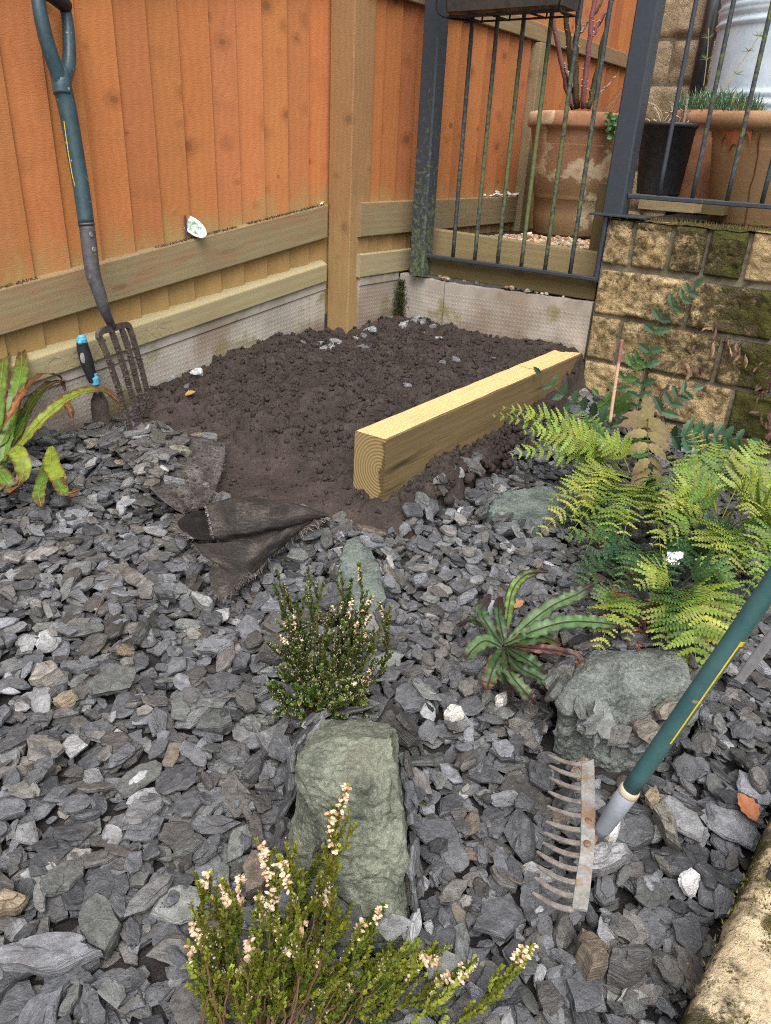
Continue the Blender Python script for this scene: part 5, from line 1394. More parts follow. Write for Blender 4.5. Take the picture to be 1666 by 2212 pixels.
# singled-out stones of the slate bed
sp_slate(95,2055,.135,.34,.22,(.13,.132,.142),.1,.22,0,'slate_slab','very long pale grey slate slab at the bottom left edge of the photo','slate')
sp_slate(330,1925,.085,.36,.2,(.10,.099,.099),.2,.75,0,'slate_slab','long grey slate slab pointing up to the right, left of the nearest heather','slate')
sp_slate(1085,1497,.036,.8,.55,(.9,.9,.9),.3,None,0,'white_stone','smaller white quartz pebble below the crinkled fern in the middle','stone','',None) if False else None
for (px, py, L_, c, lab, mt, hh) in [
        (1085,1497,.036,(1,1,1),'white quartz stone lying below the crinkled fern, the upper of two','quartz',.6),
        (985,1528,.042,(1,1,1),'white quartz stone below the crinkled fern, the lower left of two','quartz',.6),
        (1315,1800,.048,(1,1,1),'white stone touching the socket of the rake','quartz',.6),
        (1500,1880,.046,(1,1,1),'white ridged stone lying between the rake and the kerb','quartz',.5),
        (142,1497,.050,(.24,.19,.13),'rust and cream banded slate on the left of the slate bed','slate',.5),
        (100,1462,.070,(.19,.175,.155),'pale buff slate lying just above the rust banded slate','slate',.45),
        (270,1385,.045,(.145,.110,.075),'ochre brown slate on the left of the slate bed','slate',.35),
        (12,1935,.055,(.20,.155,.105),'grey and orange stone at the left edge of the photo','slate',.5),
        (1275,2058,.072,(.135,.108,.082),'rusty brown rounded stone below the rake head','slate',.6),
        (1300,1870,.095,(.20,.20,.205),'long pale ridged slate lying beside the rake head','slate',.5),
        (1365,2075,.060,(.085,.083,.082),'thick dark grey slate right of the rusty brown stone','slate',.6),
        (1418,1712,.044,(.25,.205,.135),'small cream and ochre stone behind the rake shaft','slate',.5),
        (1440,1775,.09,(.125,.118,.098),'long brown edged slate right of the rake socket','slate',.4),
        (440,1295,.085,(.19,.195,.19),'long pale slate leaning below the torn membrane','slate',.35),
        (1262,1650,.045,(.25,.195,.145),'orange and white stone behind the top of the rake head','slate',.6),
        (1430,1600,.065,(.125,.11,.085),'flat brownish slate at the foot of the broad grey rock','slate',.3),
        (1385,1625,.060,(.125,.108,.088),'rust stained grey slate left of the rake shaft','slate',.5)]:
    sp_slate(px, py, L_, rs.uniform(.5, .8) if 'long' not in lab else .40, hh, c, .25, None, 0, 'white_stone' if mt == 'quartz' else 'slate_chip', lab, 'stone' if mt == 'quartz' else 'slate', mt)
def top(px, py, dz=0.0):                       # photo point on the finished slate surface
    P = gs(px, py)
    for _ in range(6):
        i, j = int((P[0]-ax0)/gS), int((P[1]-ay0)/gS)
        z = float(HM[np.clip(i, 0, nX-1), np.clip(j, 0, nY-1)]); P = gp(px, py, .5*P[2] + .5*(z + dz))
    return P
# ================================================================== GARDEN FORK
tipc = gs(308, 912, -.01); hnd = pl(112, 0, A1 - N1*.028 + N1*.055, N1)
fe = nrm(gp(330, 896, tipc[2]) - gp(283, 926, tipc[2]))
fn = nrm(np.cross(fe, hnd - tipc))
if fn @ (ORG - tipc) < 0: fn = -fn
def FP(x, y, off=0.0): return pl(x, y, tipc, fn) + fn*off
fork = thing('garden_fork', tipc, 'garden fork with a dark green D handle leaning against the orange fence', 'fork')
def wpx(x, y, w): return w/FPX*(pl(x, y, tipc, fn)-ORG)@FW/2
# shaft
m = MB(); path = crom([FP(130, 168), FP(146, 235), FP(163, 330), FP(178, 420), FP(187, 484)], 6)
m.tube(path, np.interp(np.linspace(0, 1, len(path)), [0, .12, .6, 1], [wpx(130,168,39), wpx(146,235,39), wpx(163,330,35), wpx(187,484,33)]), 16)
m.obj('shaft', MAT['fork_plastic'], fork, smooth=True)
# D handle: two arms that part above the shaft, and the grip between them
m = MB(); h = MB()
def arm(pts, r0, r1, ofs=0):
    p = crom([FP(*q) for q in pts], 6); m.tube(p, np.linspace(r0, r1, len(p)), 12)
wA = wpx(100, 60, 30)
arm([(132, 182), (122, 150), (106, 105), (94, 60), (86, 20), (82, -16), (84, -30)], wA*1.15, wA*.9)
arm([(134, 184), (146, 150), (150, 120), (149, 80), (146, 45), (140, 12), (134, -8)], wA*1.1, wA*.72)
m.tube(crom([FP(136, 205), FP(134, 185), FP(133, 160), FP(134, 138)], 5), np.interp(np.linspace(0, 1, 16), [0, .3, .7, 1], [wA*1.32, wA*1.42, wA*1.35, wA*.45]), 16)
h.tube(crom([FP(82, -24, .004), FP(108, -8, .006), FP(140, 14, .004)], 6), wA*1.02, 14)
m.obj('handle_frame', MAT['fork_plastic'], fork, smooth=True); h.obj('grip', MAT['black_rubber'], fork, smooth=True)
# collar ring and label edge on the shaft
m = MB(); d_ = nrm(FP(188, 490)-FP(186, 480)); m.tube([FP(187, 484)-d_*.003, FP(187, 484)+d_*.003], wpx(187,484,36), 18); m.obj('collar', MAT['fork_steel'], fork, smooth=True)
m = MB(); bs = [(152, 262), (160, 320), (170, 378), (176, 402)]
m.tube(crom([FP(x-16.5+.012*y*0, y, .004) for x, y in bs], 5), .0011, 5); m.obj('label_edge', MAT['yellow'], fork)
# socket and cranked neck
m = MB(); pth = crom([FP(188, 487), FP(194, 540), FP(201, 590), FP(209, 628, .006), FP(217, 662, .010), (FP(230, 688, .006)), FP(243, 706, 0)], 6)
m.tube(pth, np.interp(np.linspace(0, 1, len(pth)), [0, .3, .55, .75, .9, 1], [wpx(188,487,33), wpx(194,540,32), wpx(205,600,27), wpx(214,650,22), wpx(230,690,18), wpx(243,706,17)]), 16)
m.obj('socket', MAT['fork_steel'], fork, smooth=True)
m = MB()
for q in ((183, 508), (189, 540)):
    c = FP(*q, wpx(190, 520, 31)); m.lathe(c*0, [(.0, .001), (.0025, .0012), (.006, .0016), (.008, 0)], 14); m.v[-1] = c + m.v[-1][:, [0]]*fe + m.v[-1][:, [1]]*nrm(hnd-tipc) + m.v[-1][:, [2]]*fn
m.obj('rivet', MAT['rake_steel'], fork)
# head and tines
m = MB(); wt = wpx(250, 760, 14)
def flat(mb, pts, wd, th, twist=None):
    pts = np.array(pts); T = np.gradient(pts, axis=0); rows, L = [], []; dist = 0
    for i, p in enumerate(pts):
        t_ = nrm(T[i]); s_ = nrm(np.cross(t_, fn)); w_ = wd[i] if hasattr(wd, '__len__') else wd
        lump = 1 + .06*rng.normal(); w2 = w_*lump
        rows.append([p - s_*w2 - fn*th, p + s_*w2 - fn*th, p + s_*w2 + fn*th, p - s_*w2 + fn*th]); L.append([p]*4)
    rows = np.array(rows); mb.grid(rows, (1,1,1), np.array(L) + rng.normal(0, .002, (len(rows), 4, 3)), wrap=True)
    mb.add(rows[0], [(0,1,2,3)]); mb.add(rows[-1], [(3,2,1,0)])
hb = crom([FP(215, 732), FP(214, 722), FP(222, 714), FP(243, 709), FP(264, 703), FP(274, 702), FP(280, 708)], 5)
flat(m, hb, wt*.95, .006); m.obj('head_bar', MAT['mud'], fork, bevel=.002)
for (a, b, c) in (((214, 726), (240, 800), (283, 934)), ((240, 712), (262, 790), (305, 932)), ((262, 707), (284, 790), (316, 920)), ((279, 705), (300, 790), (331, 905))):
    p = bez(FP(*a), FP(b[0], b[1], .012), FP(*c), 42); m = MB()
    flat(m, p, np.linspace(wt*.92, wt*.85, 42), .0052)
    for i in range(150):                                        # caked soil
        t_ = rng.random()**.7*41; q = p[min(40, int(t_))]; r_ = .0016*(2.6)**rng.random()
        v = ICO1[0]*(1+.3*rng.normal(0, 1, (len(ICO1[0]), 1)))*r_; m.add(v + q + fe*rng.choice((-1, 1))*wt*rng.uniform(.5, 1.1) + fn*rng.uniform(-.004, .006), ICO1[1], (1,1,1), v + q)
    m.obj('tine', MAT['mud'], fork)

# ================================================================== HAND TROWEL
tb_ = gs(212, 905, .0); tn = nrm((ORG - tb_)*vec(1, 1, .2))
def TP(x, y, off=0): return pl(x, y, tb_ + N1*0, tn) + tn*off
trow = thing('hand_trowel', tb_, 'hand trowel with a black and sky blue grip stuck upright left of the fork', 'trowel')
def tw(w): return w/FPX*(tb_-ORG)@FW/2
m = MB(); pth = crom([TP(177, 737), TP(179, 750), TP(186, 775), TP(192, 795), TP(198, 812), TP(203, 824)], 6)
m.tube(pth, np.interp(np.linspace(0, 1, len(pth)), [0, .12, .4, .62, .85, 1], [tw(21), tw(23), tw(27), tw(24), tw(21), tw(20)]), 18); m.obj('grip', MAT['black_rubber'], trow, smooth=True)
m = MB(); m.tube(crom([TP(174, 724), TP(176, 730), TP(177.5, 740)], 5), [tw(12)]*2 + [tw(19)]*4 + [tw(21.5)]*4 + [tw(22)], 18)
c = TP(173, 738, tw(20)); m.tube([c, c + tn*.006 - N1*0], tw(9), 14); m.obj('end_cap', MAT['blue_plastic'], trow, smooth=True)
m = MB(); m.tube(crom([TP(202, 806, tw(3)), TP(204, 817, tw(3)), TP(207, 830)], 5), [tw(15)]*4 + [tw(19)]*4 + [tw(19)]*3, 16); m.obj('ferrule', MAT['blue_plastic'], trow, smooth=True)
m = MB(); m.lathe(vec(0,0,0), [(0, .0012), (.006, .001), (.0095, 0)], 16); c = TP(179, 771, tw(25)); d_ = nrm(TP(186, 790)-TP(178, 750))
sd = nrm(np.cross(d_, tn)); m.v[-1] = c + m.v[-1][:, [0]]*sd*.8 + m.v[-1][:, [1]]*d_*1.7 + m.v[-1][:, [2]]*tn; m.obj('grip_pad', MAT['grey_bar'], trow, smooth=True)
m = MB(); m.tube([TP(208, 828), TP(213, 850)], tw(10), 12); m.obj('neck', MAT['rake_steel'], trow, smooth=True)
m = MB(); rows, L = [], []
for t_ in np.linspace(0, 1, 10):
    cx_, cy_ = lerp(212, 222, t_), lerp(846, 935, t_); w_ = np.interp(t_, [0, .25, .7, 1], [9, 20, 20, 12])
    d_ = nrm(TP(222, 935)-TP(212, 846)); sd = nrm(np.cross(d_, tn)); rows.append([TP(cx_, cy_) + sd*u*tw(w_*2)*.9 - tn*(.016*(1-u*u)) for u in np.linspace(-1, 1, 9)])
rows = np.array(rows); m.grid(rows); m.grid((rows - tn*.0015)[:, ::-1]); m.obj('blade', MAT['mud'], trow, smooth=True)

# ================================================================== RAKE
zb_ = .088
def c5(x, y): return (1111.7 + x*.2279, 1572.7 + y*.2279)
rk = thing('garden_rake', gp(1275, 1795, .06), 'garden rake with scuffed steel head and green shaft lying on the slate', 'rake')
roots = [(650,340),(645,447),(642,562),(646,690),(644,822),(640,955),(640,1082),(630,1200),(610,1327),(590,1450),(572,1580),(556,1705)]
tips = [(325,255),(328,355),(330,468),(320,600),(310,740),(298,885),(285,990),(268,1085),(213,1170),(220,1305),(192,1415),(172,1560)]
right = [(745,297),(752,440),(758,580),(760,700),(762,830),(758,955),(755,1090),(748,1200),(735,1330),(720,1460),(705,1600),(684,1728)]
ztop = [zb_+.010, zb_+.010]
def zr_(i): return lerp(.100, .082, i/11)
hm = MB(); rows = []
def bp(q, i, dz=0): P = gp(*c5(*q), zr_(i)); return P + Z*dz
hd_u = nrm(bp(right[11], 11) - bp(right[0], 0))
plate = [[bp((roots[i][0]-12, roots[i][1]), i), bp((right[i][0]+6, right[i][1]), i, .001)] for i in range(12)]
fine = []
Rr_, Rl_ = crom([p[1] for p in plate], 4), crom([p[0] for p in plate], 4)
up_ = nrm(np.cross(Rr_[-1]-Rr_[0], Rl_[0]-Rr_[0])); up_ = up_ if up_[2] > 0 else -up_
rows = [[Rl_[i], Rr_[i], Rr_[i]-up_*.0045, Rl_[i]-up_*.0045] for i in range(len(Rr_))]
hm.grid(np.array(rows), wrap=True); hm.add(rows[0], [(0,1,2,3)]); hm.add(rows[-1], [(3,2,1,0)])
hm.obj('head_bar', MAT['rake_steel'], rk, bevel=.001)
for i in range(12):
    r0, r1 = bp(roots[i], i), None
    tz = zr_(i) - .030
    tp = gp(*c5(*tips[i]), tz + .006)
    mid = (tips[i][0]*.42 + roots[i][0]*.58, roots[i][1] + (14 if i < 8 else 18)*1.0); mp = gp(*c5(*mid), zr_(i) - .008)
    p = bez(r0 + (bp(right[i], i) - r0)*.12 - up_*.0028, mp, tp, 12); wv = nrm(np.cross(nrm(tp-r0), up_))
    w_ = np.interp(np.linspace(0, 1, 12), [0, .15, .8, 1], [.0054, .0042, .0034, .0020]); th_ = np.linspace(.0019, .0014, 12)
    rows = np.array([[p[k]-wv*w_[k]-up_*th_[k], p[k]+wv*w_[k]-up_*th_[k], p[k]+wv*w_[k]+up_*th_[k], p[k]-wv*w_[k]+up_*th_[k]] for k in range(12)])
    m = MB(); m.grid(rows, wrap=True); m.add(rows[-1], [(3,2,1,0)]); m.obj('tooth', MAT['rake_teeth'], rk, bevel=.0006)
m = MB()
for q in ((697, 880), (690, 1097)):
    c = gp(*c5(*q), .092) + up_*.0005; m.lathe(c, [(0, .0032), (.003, .003), (.0052, .0012), (.0055, 0)], 14)
m.obj('rivet', MAT['rust'], rk)
# socket plate and shaft
Ps = gp(*c5(835, 985), .088); Pc = dp(*c5(1075, 635), 0); 
def along_depth(px, py, d): r = ray(px, py); return ORG + r*d
dA = float((Ps-ORG)@FW)
S0 = along_depth(1298, 1797, dA); S1 = along_depth(1357, 1712, dA - .045); SE = along_depth(1700, 1215, dA - .045 - .19)
dirS = nrm(SE-S1); 
m = MB(); rows = []
pd = gp(*c5(752, 840), .093); pe_ = gp(*c5(752, 1130), .088)
m.add([pd, pe_, pe_+.3*(S0-pe_), S0+dirS*.006+Z*.004, S0-Z*.004, pd+.3*(S0-pd)], [(0,1,2,4),(0,4,3,5)]); m.add(np.array(m.v[0]) - up_*.004, [(4,2,1,0),(5,3,4,0)])
m.obj('socket_plate', MAT['rust'], rk)
rs_ = 36/FPX*(dA-.05)/2*1.04
m = MB(); pth = np.array([S0 - dirS*.006, lerp(S0, S1, .12), lerp(S0, S1, .5), S1]); m.tube(pth, [rs_*.72, rs_*.95, rs_*1.10, rs_*1.16], 24); m.obj('socket', MAT['grey_plastic'], rk, smooth=True)
m = MB(); m.tube([S1 - dirS*.001, S1 + dirS*.001, S1 + dirS*.006, S1 + dirS*.009], [rs_*1.16, rs_*1.2, rs_*1.17, rs_*1.05], 24); m.obj('collar', MAT['cream_plastic'], rk, smooth=True)
m = MB(); m.tube([S1 + dirS*(.006 + .03*i) for i in range(36)], rs_*.99, 28); m.obj('shaft', MAT['rake_green'], rk, smooth=True)
# yellow printed outline along the shaft's lower right side
m = MB()
toc = nrm(ORG - S1); sdr = nrm(np.cross(dirS, toc)); sdr = sdr if sdr @ RT > 0 else -sdr
ths = [(ta) for ta in ()]
def on_shaft(d, ang): return S1 + dirS*d + (math.cos(ang)*toc*1 + math.sin(ang)*sdr)*rs_*1.005
def sk(px, py):                                   # distance along the shaft of a photo point
    r = ray(px, py); A = np.stack([dirS, -r], 1); s_ = np.linalg.lstsq(A, ORG - S1, rcond=None)[0]; return s_[0]
d0, d1_ = sk(1452, 1600), sk(1610, 1385)
toc = nrm(toc - dirS*(toc @ dirS)); 
for (a0, a1, da, db) in ((.68, .90, d0, d1_), (.68, 1.4, d1_-.007, d1_+.001)):
    rows = [[on_shaft(lerp(da, db, t_), lerp(a0, a1, u)) for u in np.linspace(0, 1, 5)] for t_ in np.linspace(0, 1, 30)]
    m.grid(np.array(rows) + toc*.0002)
m.obj('printed_outline', MAT['yellow'], rk)
# flat grey bar lying over the shaft
e0 = along_depth(1598, 1468, dA - .165); e1 = along_depth(1690, 1345, dA - .165 - .065)
bd = nrm(e1-e0); bs_ = nrm(np.cross(bd, toc)); bn_ = np.cross(bs_, bd)
m = MB(); hw = 25/FPX*.86/2*.92; rows = []
for t_ in np.linspace(0, .6, 20):
    ww = hw*(1 if t_ > .03 else .86); rows.append([e0+bd*t_-bs_*ww-bn_*.004, e0+bd*t_+bs_*ww-bn_*.004, e0+bd*t_+bs_*ww+bn_*.004, e0+bd*t_-bs_*ww+bn_*.004])
rows = np.array(rows); m.grid(rows, wrap=True); m.add(rows[0], [(0,1,2,3)]); m.add(rows[-1], [(3,2,1,0)])
o = m.obj('grey_bar', MAT['grey_bar'], bevel=.0022, origin=e0); tag(o, 'flat grey bar with a rounded rusty end leaning alongside the green rake shaft', 'bar')
# dark tool end lying on the low wall
c = gp(1668, 1884, .118); m = MB(); m.box(c + LN*.03, (LN, LD, Z), (.07, .012, .02)); o = m.obj('dark_bar', MAT['black_plastic'], bevel=.003, origin=c); tag(o, 'blunt dark bar end lying on the low mossy wall at the right edge', 'bar')

# ================================================================== WEED MEMBRANE
def gz(px, py, dz=0): return top(px, py, dz)
flat_px = [[(243,968),(300,948),(352,934),(420,942),(488,956)],
           [(275,1000),(330,985),(380,975),(430,985),(484,1000)],
           [(305,1035),(350,1025),(400,1018),(440,1030),(470,1046)],
           [(345,1075),(380,1066),(410,1060),(440,1062),(462,1066)],
           [(392,1108),(405,1104),(420,1100),(436,1096),(448,1092)]]
Pm = np.array([[gs(x, y, .028 if j > 0 else .034) for j, (x, y) in enumerate(r)] for r in flat_px])
def surfpatch(P, n=7):
    A = np.array([crom(r, n) for r in P]); B = np.array([crom(A[:, j], n) for j in range(A.shape[1])]).transpose(1, 0, 2); return B
B = surfpatch(Pm, 8)
uu, vv = np.meshgrid(np.linspace(0, .25, B.shape[1]), np.linspace(0, .22, B.shape[0]))
B[..., 2] += .006*fbm(uu*40, vv*40, 1.2, 3)
hsx = hsoil(B[..., 0], B[..., 1]); B[..., 2] = np.maximum(B[..., 2], np.minimum(hsx + .004, B[..., 2] + .012))
m = MB(); loc = np.stack([uu, vv, uu*0], -1); m.grid(B, (1.55,1.55,1.55), loc)
mem = thing('weed_membrane', gs(400, 1010, .02), 'flat dark woven weed membrane half covered by slates at the soil edge', 'weed membrane')
o = m.obj('sheet', MAT['fabric'], mem, smooth=True); sm = o.modifiers.new('s', 'SOLIDIFY'); sm.thickness = .0012
m = MB()
for ed in (B[:, -1], B[-1, :]):
    for k in range(110):
        p = ed[rng.integers(len(ed))]; d = vec(rng.uniform(.2, 1), rng.uniform(-.6, .5), rng.uniform(-.3, .5)); s_ = nrm(np.cross(d, Z))*.0006
        L_ = rng.uniform(.003, .012); m.add([p-s_, p+s_, p+nrm(d)*L_+s_, p+nrm(d)*L_-s_], [(0,1,2,3)], np.array((3.2,3.0,2.9))*rng.uniform(.3, 1.2))
m.obj('frayed_threads', MAT['fabric'], mem)
# slates heaped over it: dropped on the sheet
for q_ in range(0, B.shape[0]-1):
    for w_ in range(0, B.shape[1]-1):
        c4 = B[q_:q_+2, w_:w_+2].reshape(-1, 3); i0_, i1_ = int((c4[:, 0].min()-ax0)/gS), int((c4[:, 0].max()-ax0)/gS)+1; j0_, j1_ = int((c4[:, 1].min()-ay0)/gS), int((c4[:, 1].max()-ay0)/gS)+1
        if i1_-i0_ < 30 and j1_-j0_ < 30: HM[i0_:i1_, j0_:j1_] = np.maximum(HM[i0_:i1_, j0_:j1_], c4[:, 2].mean())
ONSHEET = [tuple(gs(*p)[:2]) for p in [(232,930),(330,922),(410,935),(425,965),(395,1000),(360,1050),(340,1075),(290,1030),(240,985)]]
n_on = 0; tries_ = 0
bx = np.array(ONSHEET)
while n_on < 105 and tries_ < 3000:
    tries_ += 1; x, y = rs.uniform(bx[:, 0].min(), bx[:, 0].max()), rs.uniform(bx[:, 1].min(), bx[:, 1].max())
    if not inpoly(np.array([x]), np.array([y]), ONSHEET)[0]: continue
    pxy = proj(np.array([[x, y, .11]]))[0]
    if pxy[0] > 370 and rs.random() < .75: continue
    a = float(np.clip(rs.lognormal(math.log(.025), .35), .012, .05)); V, F, Q = slate(a, a*rs.uniform(.42, .85), a*rs.uniform(.18, .4), rs)
    Wd = drop(x, y, V, F, Q, 3, .28, rs)
    if Wd is None: continue
    n_on += 1; SL.append([Wd, F, V + rs.uniform(0, 40, 3), scol(rs)*vec(.98, .95, .9), a])
for (px, py, L_, c_, lab) in ((390,990,.078,(.15,.142,.11),'long brownish slate lying alone on the bare part of the flat weed membrane'), (378,1043,.078,(.135,.14,.145),'pale grey pointed slate near the lower edge of the flat weed membrane'), (300,955,.085,(.11,.112,.115),'broad grey slate topping the heap on the flat weed membrane')):
    P = gs(px, py, .03); a = L_/2; V, F, Q = slate(a, a*.42, a*.4, rs); Wd = drop(P[0], P[1], V, F, Q, 2, .1, rs, .25); IDM[IDM == len(SL)] = -5
    lc = V + rs.uniform(0, 40, 3); Vr, Fr, Lr = roughen(Wd, F, lc, .0009, rs); mb = MB(); mb.add(Vr, Fr, c_, Lr); o = mb.obj('slate_chip', MAT['slate'], origin=Wd.mean(0)); tag(o, lab, 'slate')
m = MB()
for k in range(300):
    q_, w_ = rng.integers(0, B.shape[0]), rng.integers(0, B.shape[1]); r = .0016*(4.0)**(rng.random()**2.5)
    c = B[q_, w_] + vec(rng.normal(0, .004), rng.normal(0, .004), .0015); v = ICO1[0]*(1 + .2*rng.normal(0, 1, (len(ICO1[0]), 1)))*r; m.add(v + c, ICO1[1], (1.1,1.05,1.0), v + rng.uniform(0, 9, 3))
o = m.obj('soil_crumbs', MAT['soil'], smooth=True); tag(o, 'small crumbs of soil strewn on the flat weed membrane', 'soil', kind='stuff')
# which slates show largest: cells seen from above over distance squared
cnt = np.bincount(IDM[IDM >= 0].ravel(), minlength=len(SL)).astype(float)[:len(SL)]
cen = np.array([s_[0].mean(0) for s_ in SL]); d2 = ((cen-ORG)**2).sum(1); pq = proj(cen)
inside = (pq[:, 0] > -5) & (pq[:, 0] < 1671) & (pq[:, 1] > 0) & (pq[:, 1] < 2217)
score = cnt/d2*inside
order = np.argsort(-score); single = set(order[:252].tolist())
rest = MB()
for k_, s_ in enumerate(SL):
    if k_ in single:
        Vr, Fr, Lr = roughen(s_[0], s_[1], s_[2], .0007, rs); mb = MB(); mb.add(Vr, Fr, s_[3], Lr); o = mb.obj('slate_chip', MAT['slate'], origin=s_[0].mean(0))
        tag(o, 'angular grey slate chip lying among many others in the open slate bed', 'slate', 'grey slate chips of the slate bed')
    else: rest.add(s_[0], s_[1], s_[3], s_[2])
o = rest.obj('slate_chippings', MAT['slate']); tag(o, 'mass of small grey slate chippings filling the bed between the larger chips', 'slate', kind='stuff')
print('slates', len(SL), 'area', area)
# the torn flap, rolled up and draped towards the slates
rowsF = [[(712,1108,.022),(650,1090,.03),(575,1078,.04),(500,1074,.045),(452,1090,.050)],
         [(714,1110,.026),(652,1099,.050),(575,1090,.072),(505,1086,.085),(448,1098,.088)],
         [(712,1112,.024),(648,1112,.052),(575,1116,.078),(512,1120,.092),(454,1124,.090)],
         [(708,1115,.020),(645,1126,.040),(580,1140,.058),(520,1150,.070),(462,1156,.068)],
         [(700,1118,.016),(640,1136,.024),(588,1150,.034),(530,1166,.042),(470,1172,.038)],
         [(690,1120,.014),(636,1142,.032),(592,1158,.048),(535,1178,.058),(420,1176,.040)],
         [(680,1124,.012),(628,1152,.034),(586,1176,.050),(535,1200,.056),(432,1192,.040)],
         [(668,1130,.012),(618,1168,.024),(574,1200,.034),(532,1224,.036),(458,1214,.026)],
         [(655,1138,.012),(606,1182,.014),(560,1224,.018),(524,1248,.016),(486,1228,.014)]]
def hp_(px, py, dz): P = gs(px, py, dz); return P
Pf = np.array([[hp_(*q) for q in r] for r in rowsF]); B2 = surfpatch(Pf, 9)
uu, vv = np.meshgrid(np.linspace(.3, .6, B2.shape[1]), np.linspace(0, .26, B2.shape[0]))
B2[..., 2] += .008*fbm(uu*22, vv*34, 4.2, 4); B2[..., 1] += .006*fbm(uu*26, vv*26, 8.2, 4); B2[..., 0] += .004*fbm(uu*30, vv*30, 2.2, 3)
flap = thing('torn_membrane', gs(560, 1150, .0), 'torn brown black flap of weed membrane rolled up and frayed at the edge', 'weed membrane')
m = MB(); m.grid(B2, (1.0,.95,.9), np.stack([uu, vv, uu*0], -1)); o = m.obj('sheet', MAT['fabric'], flap, smooth=True); sm = o.modifiers.new('s', 'SOLIDIFY'); sm.thickness = .0014
tail = np.array([[hp_(*q) for q in r] for r in [[(462,1210,.02),(500,1228,.022),(540,1216,.03)],[(452,1235,.022),(490,1250,.02),(534,1236,.024)],[(455,1262,.018),(486,1268,.016),(522,1252,.018)],[(462,1285,.012),(486,1288,.010),(506,1270,.010)]]])
B3 = surfpatch(tail, 7); uu, vv = np.meshgrid(np.linspace(.7, .8, B3.shape[1]), np.linspace(0, .1, B3.shape[0])); m = MB(); B3[..., 2] += .003*fbm(uu*60, vv*60, 1.1, 2)
m.grid(B3, (1.1,1.05,1.0), np.stack([uu, vv, uu*0], -1)); o = m.obj('tail', MAT['fabric'], flap, smooth=True)
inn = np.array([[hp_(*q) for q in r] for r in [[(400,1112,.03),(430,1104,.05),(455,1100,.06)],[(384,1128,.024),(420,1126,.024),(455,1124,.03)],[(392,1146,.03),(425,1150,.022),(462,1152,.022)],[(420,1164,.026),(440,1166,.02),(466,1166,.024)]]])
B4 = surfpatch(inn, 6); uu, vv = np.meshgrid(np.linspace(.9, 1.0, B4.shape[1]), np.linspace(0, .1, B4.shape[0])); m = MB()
m.grid(B4, (.35,.33,.32), np.stack([uu, vv, uu*0], -1)); m.obj('shaded_inner_fold', MAT['fabric'], flap, smooth=True)  # dark tint paints the shade inside the open end of the roll
m = MB()
def fringe(ed, dirs, n, L0, L1, br):
    for k in range(n):
        t_ = rng.uniform(0, len(ed)-1.01); p = lerp(ed[int(t_)], ed[int(t_)+1], t_ % 1); d = nrm(np.asarray(dirs) + rng.normal(0, .35, 3)); L_ = rng.uniform(L0, L1)
        s_ = nrm(np.cross(d, vec(.2, -.7, .7)))*rng.uniform(.0004, .0010); q = p + d*L_*.5 + rng.normal(0, .0012, 3); e = p + d*L_ + Z*-.002*rng.uniform(0, 2)
        m.add([p-s_, p+s_, q+s_, q-s_, e+s_*.7, e-s_*.7], [(0,1,2,3),(3,2,4,5)], np.array((1, .95, .9))*br*rng.uniform(.5, 1.5))
fringe(B2[5:30, -1], -RT*1 + vec(0, 0, -.1), 130, .002, .008, 2.6)
fringe(B2[-1], -UP*1 + vec(.1, -.2, 0), 170, .004, .014, 2.2)
fringe(B2[int(B2.shape[0]*.6):, -1], -RT*.8 - UP*.3, 100, .003, .014, 1.4)
fringe(B4[:, 0], -RT*1 + vec(0, 0, .15), 140, .008, .026, 2.8)
fringe(B2[-40:, 0], RT*.8 - UP*.2, 110, .006, .022, 2.8)
fringe(B2[40:, 2], RT*.6 - UP*.5, 60, .008, .03, 3.4)
fringe(B3[-1], -UP*1, 60, .005, .016, 2.0); fringe(B3[:, -1], RT*.6 - UP*.6, 60, .005, .014, 2.0)
m.obj('frayed_threads', MAT['fabric'], flap)

# ================================================================== SMALL THINGS
# plant label on a stake behind the rail
lp = pl(418, 489, A1 - N1*.005, N1); ln_ = nrm(nrm(ORG - lp) + vec(-.15, 0, .35))
lt = thing('plant_label', lp, 'white oval plant label on a dark stake, tilted on the rail of the near fence', 'label')
la_ = nrm(pl(440, 511, A1, N1) - pl(396, 465, A1, N1)); la_ = nrm(la_ - ln_*(la_ @ ln_)); lb_ = np.cross(ln_, la_)
def oval(c, a, b, x, y, n_, th=.0012):
    t_ = np.linspace(0, 2*math.pi, 40, endpoint=False); f_ = np.array([c + x*a*math.cos(q) + y*b*math.sin(q) + n_*th/2 for q in t_]); bk = f_ - n_*th
    mb = MB(); mb.add(np.concatenate([f_, bk]), [tuple(range(40)), tuple(range(79, 39, -1))] + [(i, 40+i, 40+(i+1) % 40, (i+1) % 40) for i in range(40)]); return mb
Lhalf = 33/FPX*float((lp-ORG)@FW)
oval(lp, Lhalf, Lhalf*.50, la_, lb_, ln_, .002).obj('tag_plate', MAT['white'], lt)
m = oval(lp + ln_*.0015 + la_*.002, Lhalf*.78, Lhalf*.34, la_, lb_, ln_, .0006); m.obj('printed_picture', simple('plant_picture', (.03,.10,.06), (.62,.68,.60), 75, .4, 0, det=3), lt)
m = MB(); st = pl(400, 463, A1 - N1*.014, N1); m.box(st - Z*.045, (Z, N1, D1), (.085, .003, .0085)); m.obj('stake', MAT['fork_steel'], lt, bevel=.001)
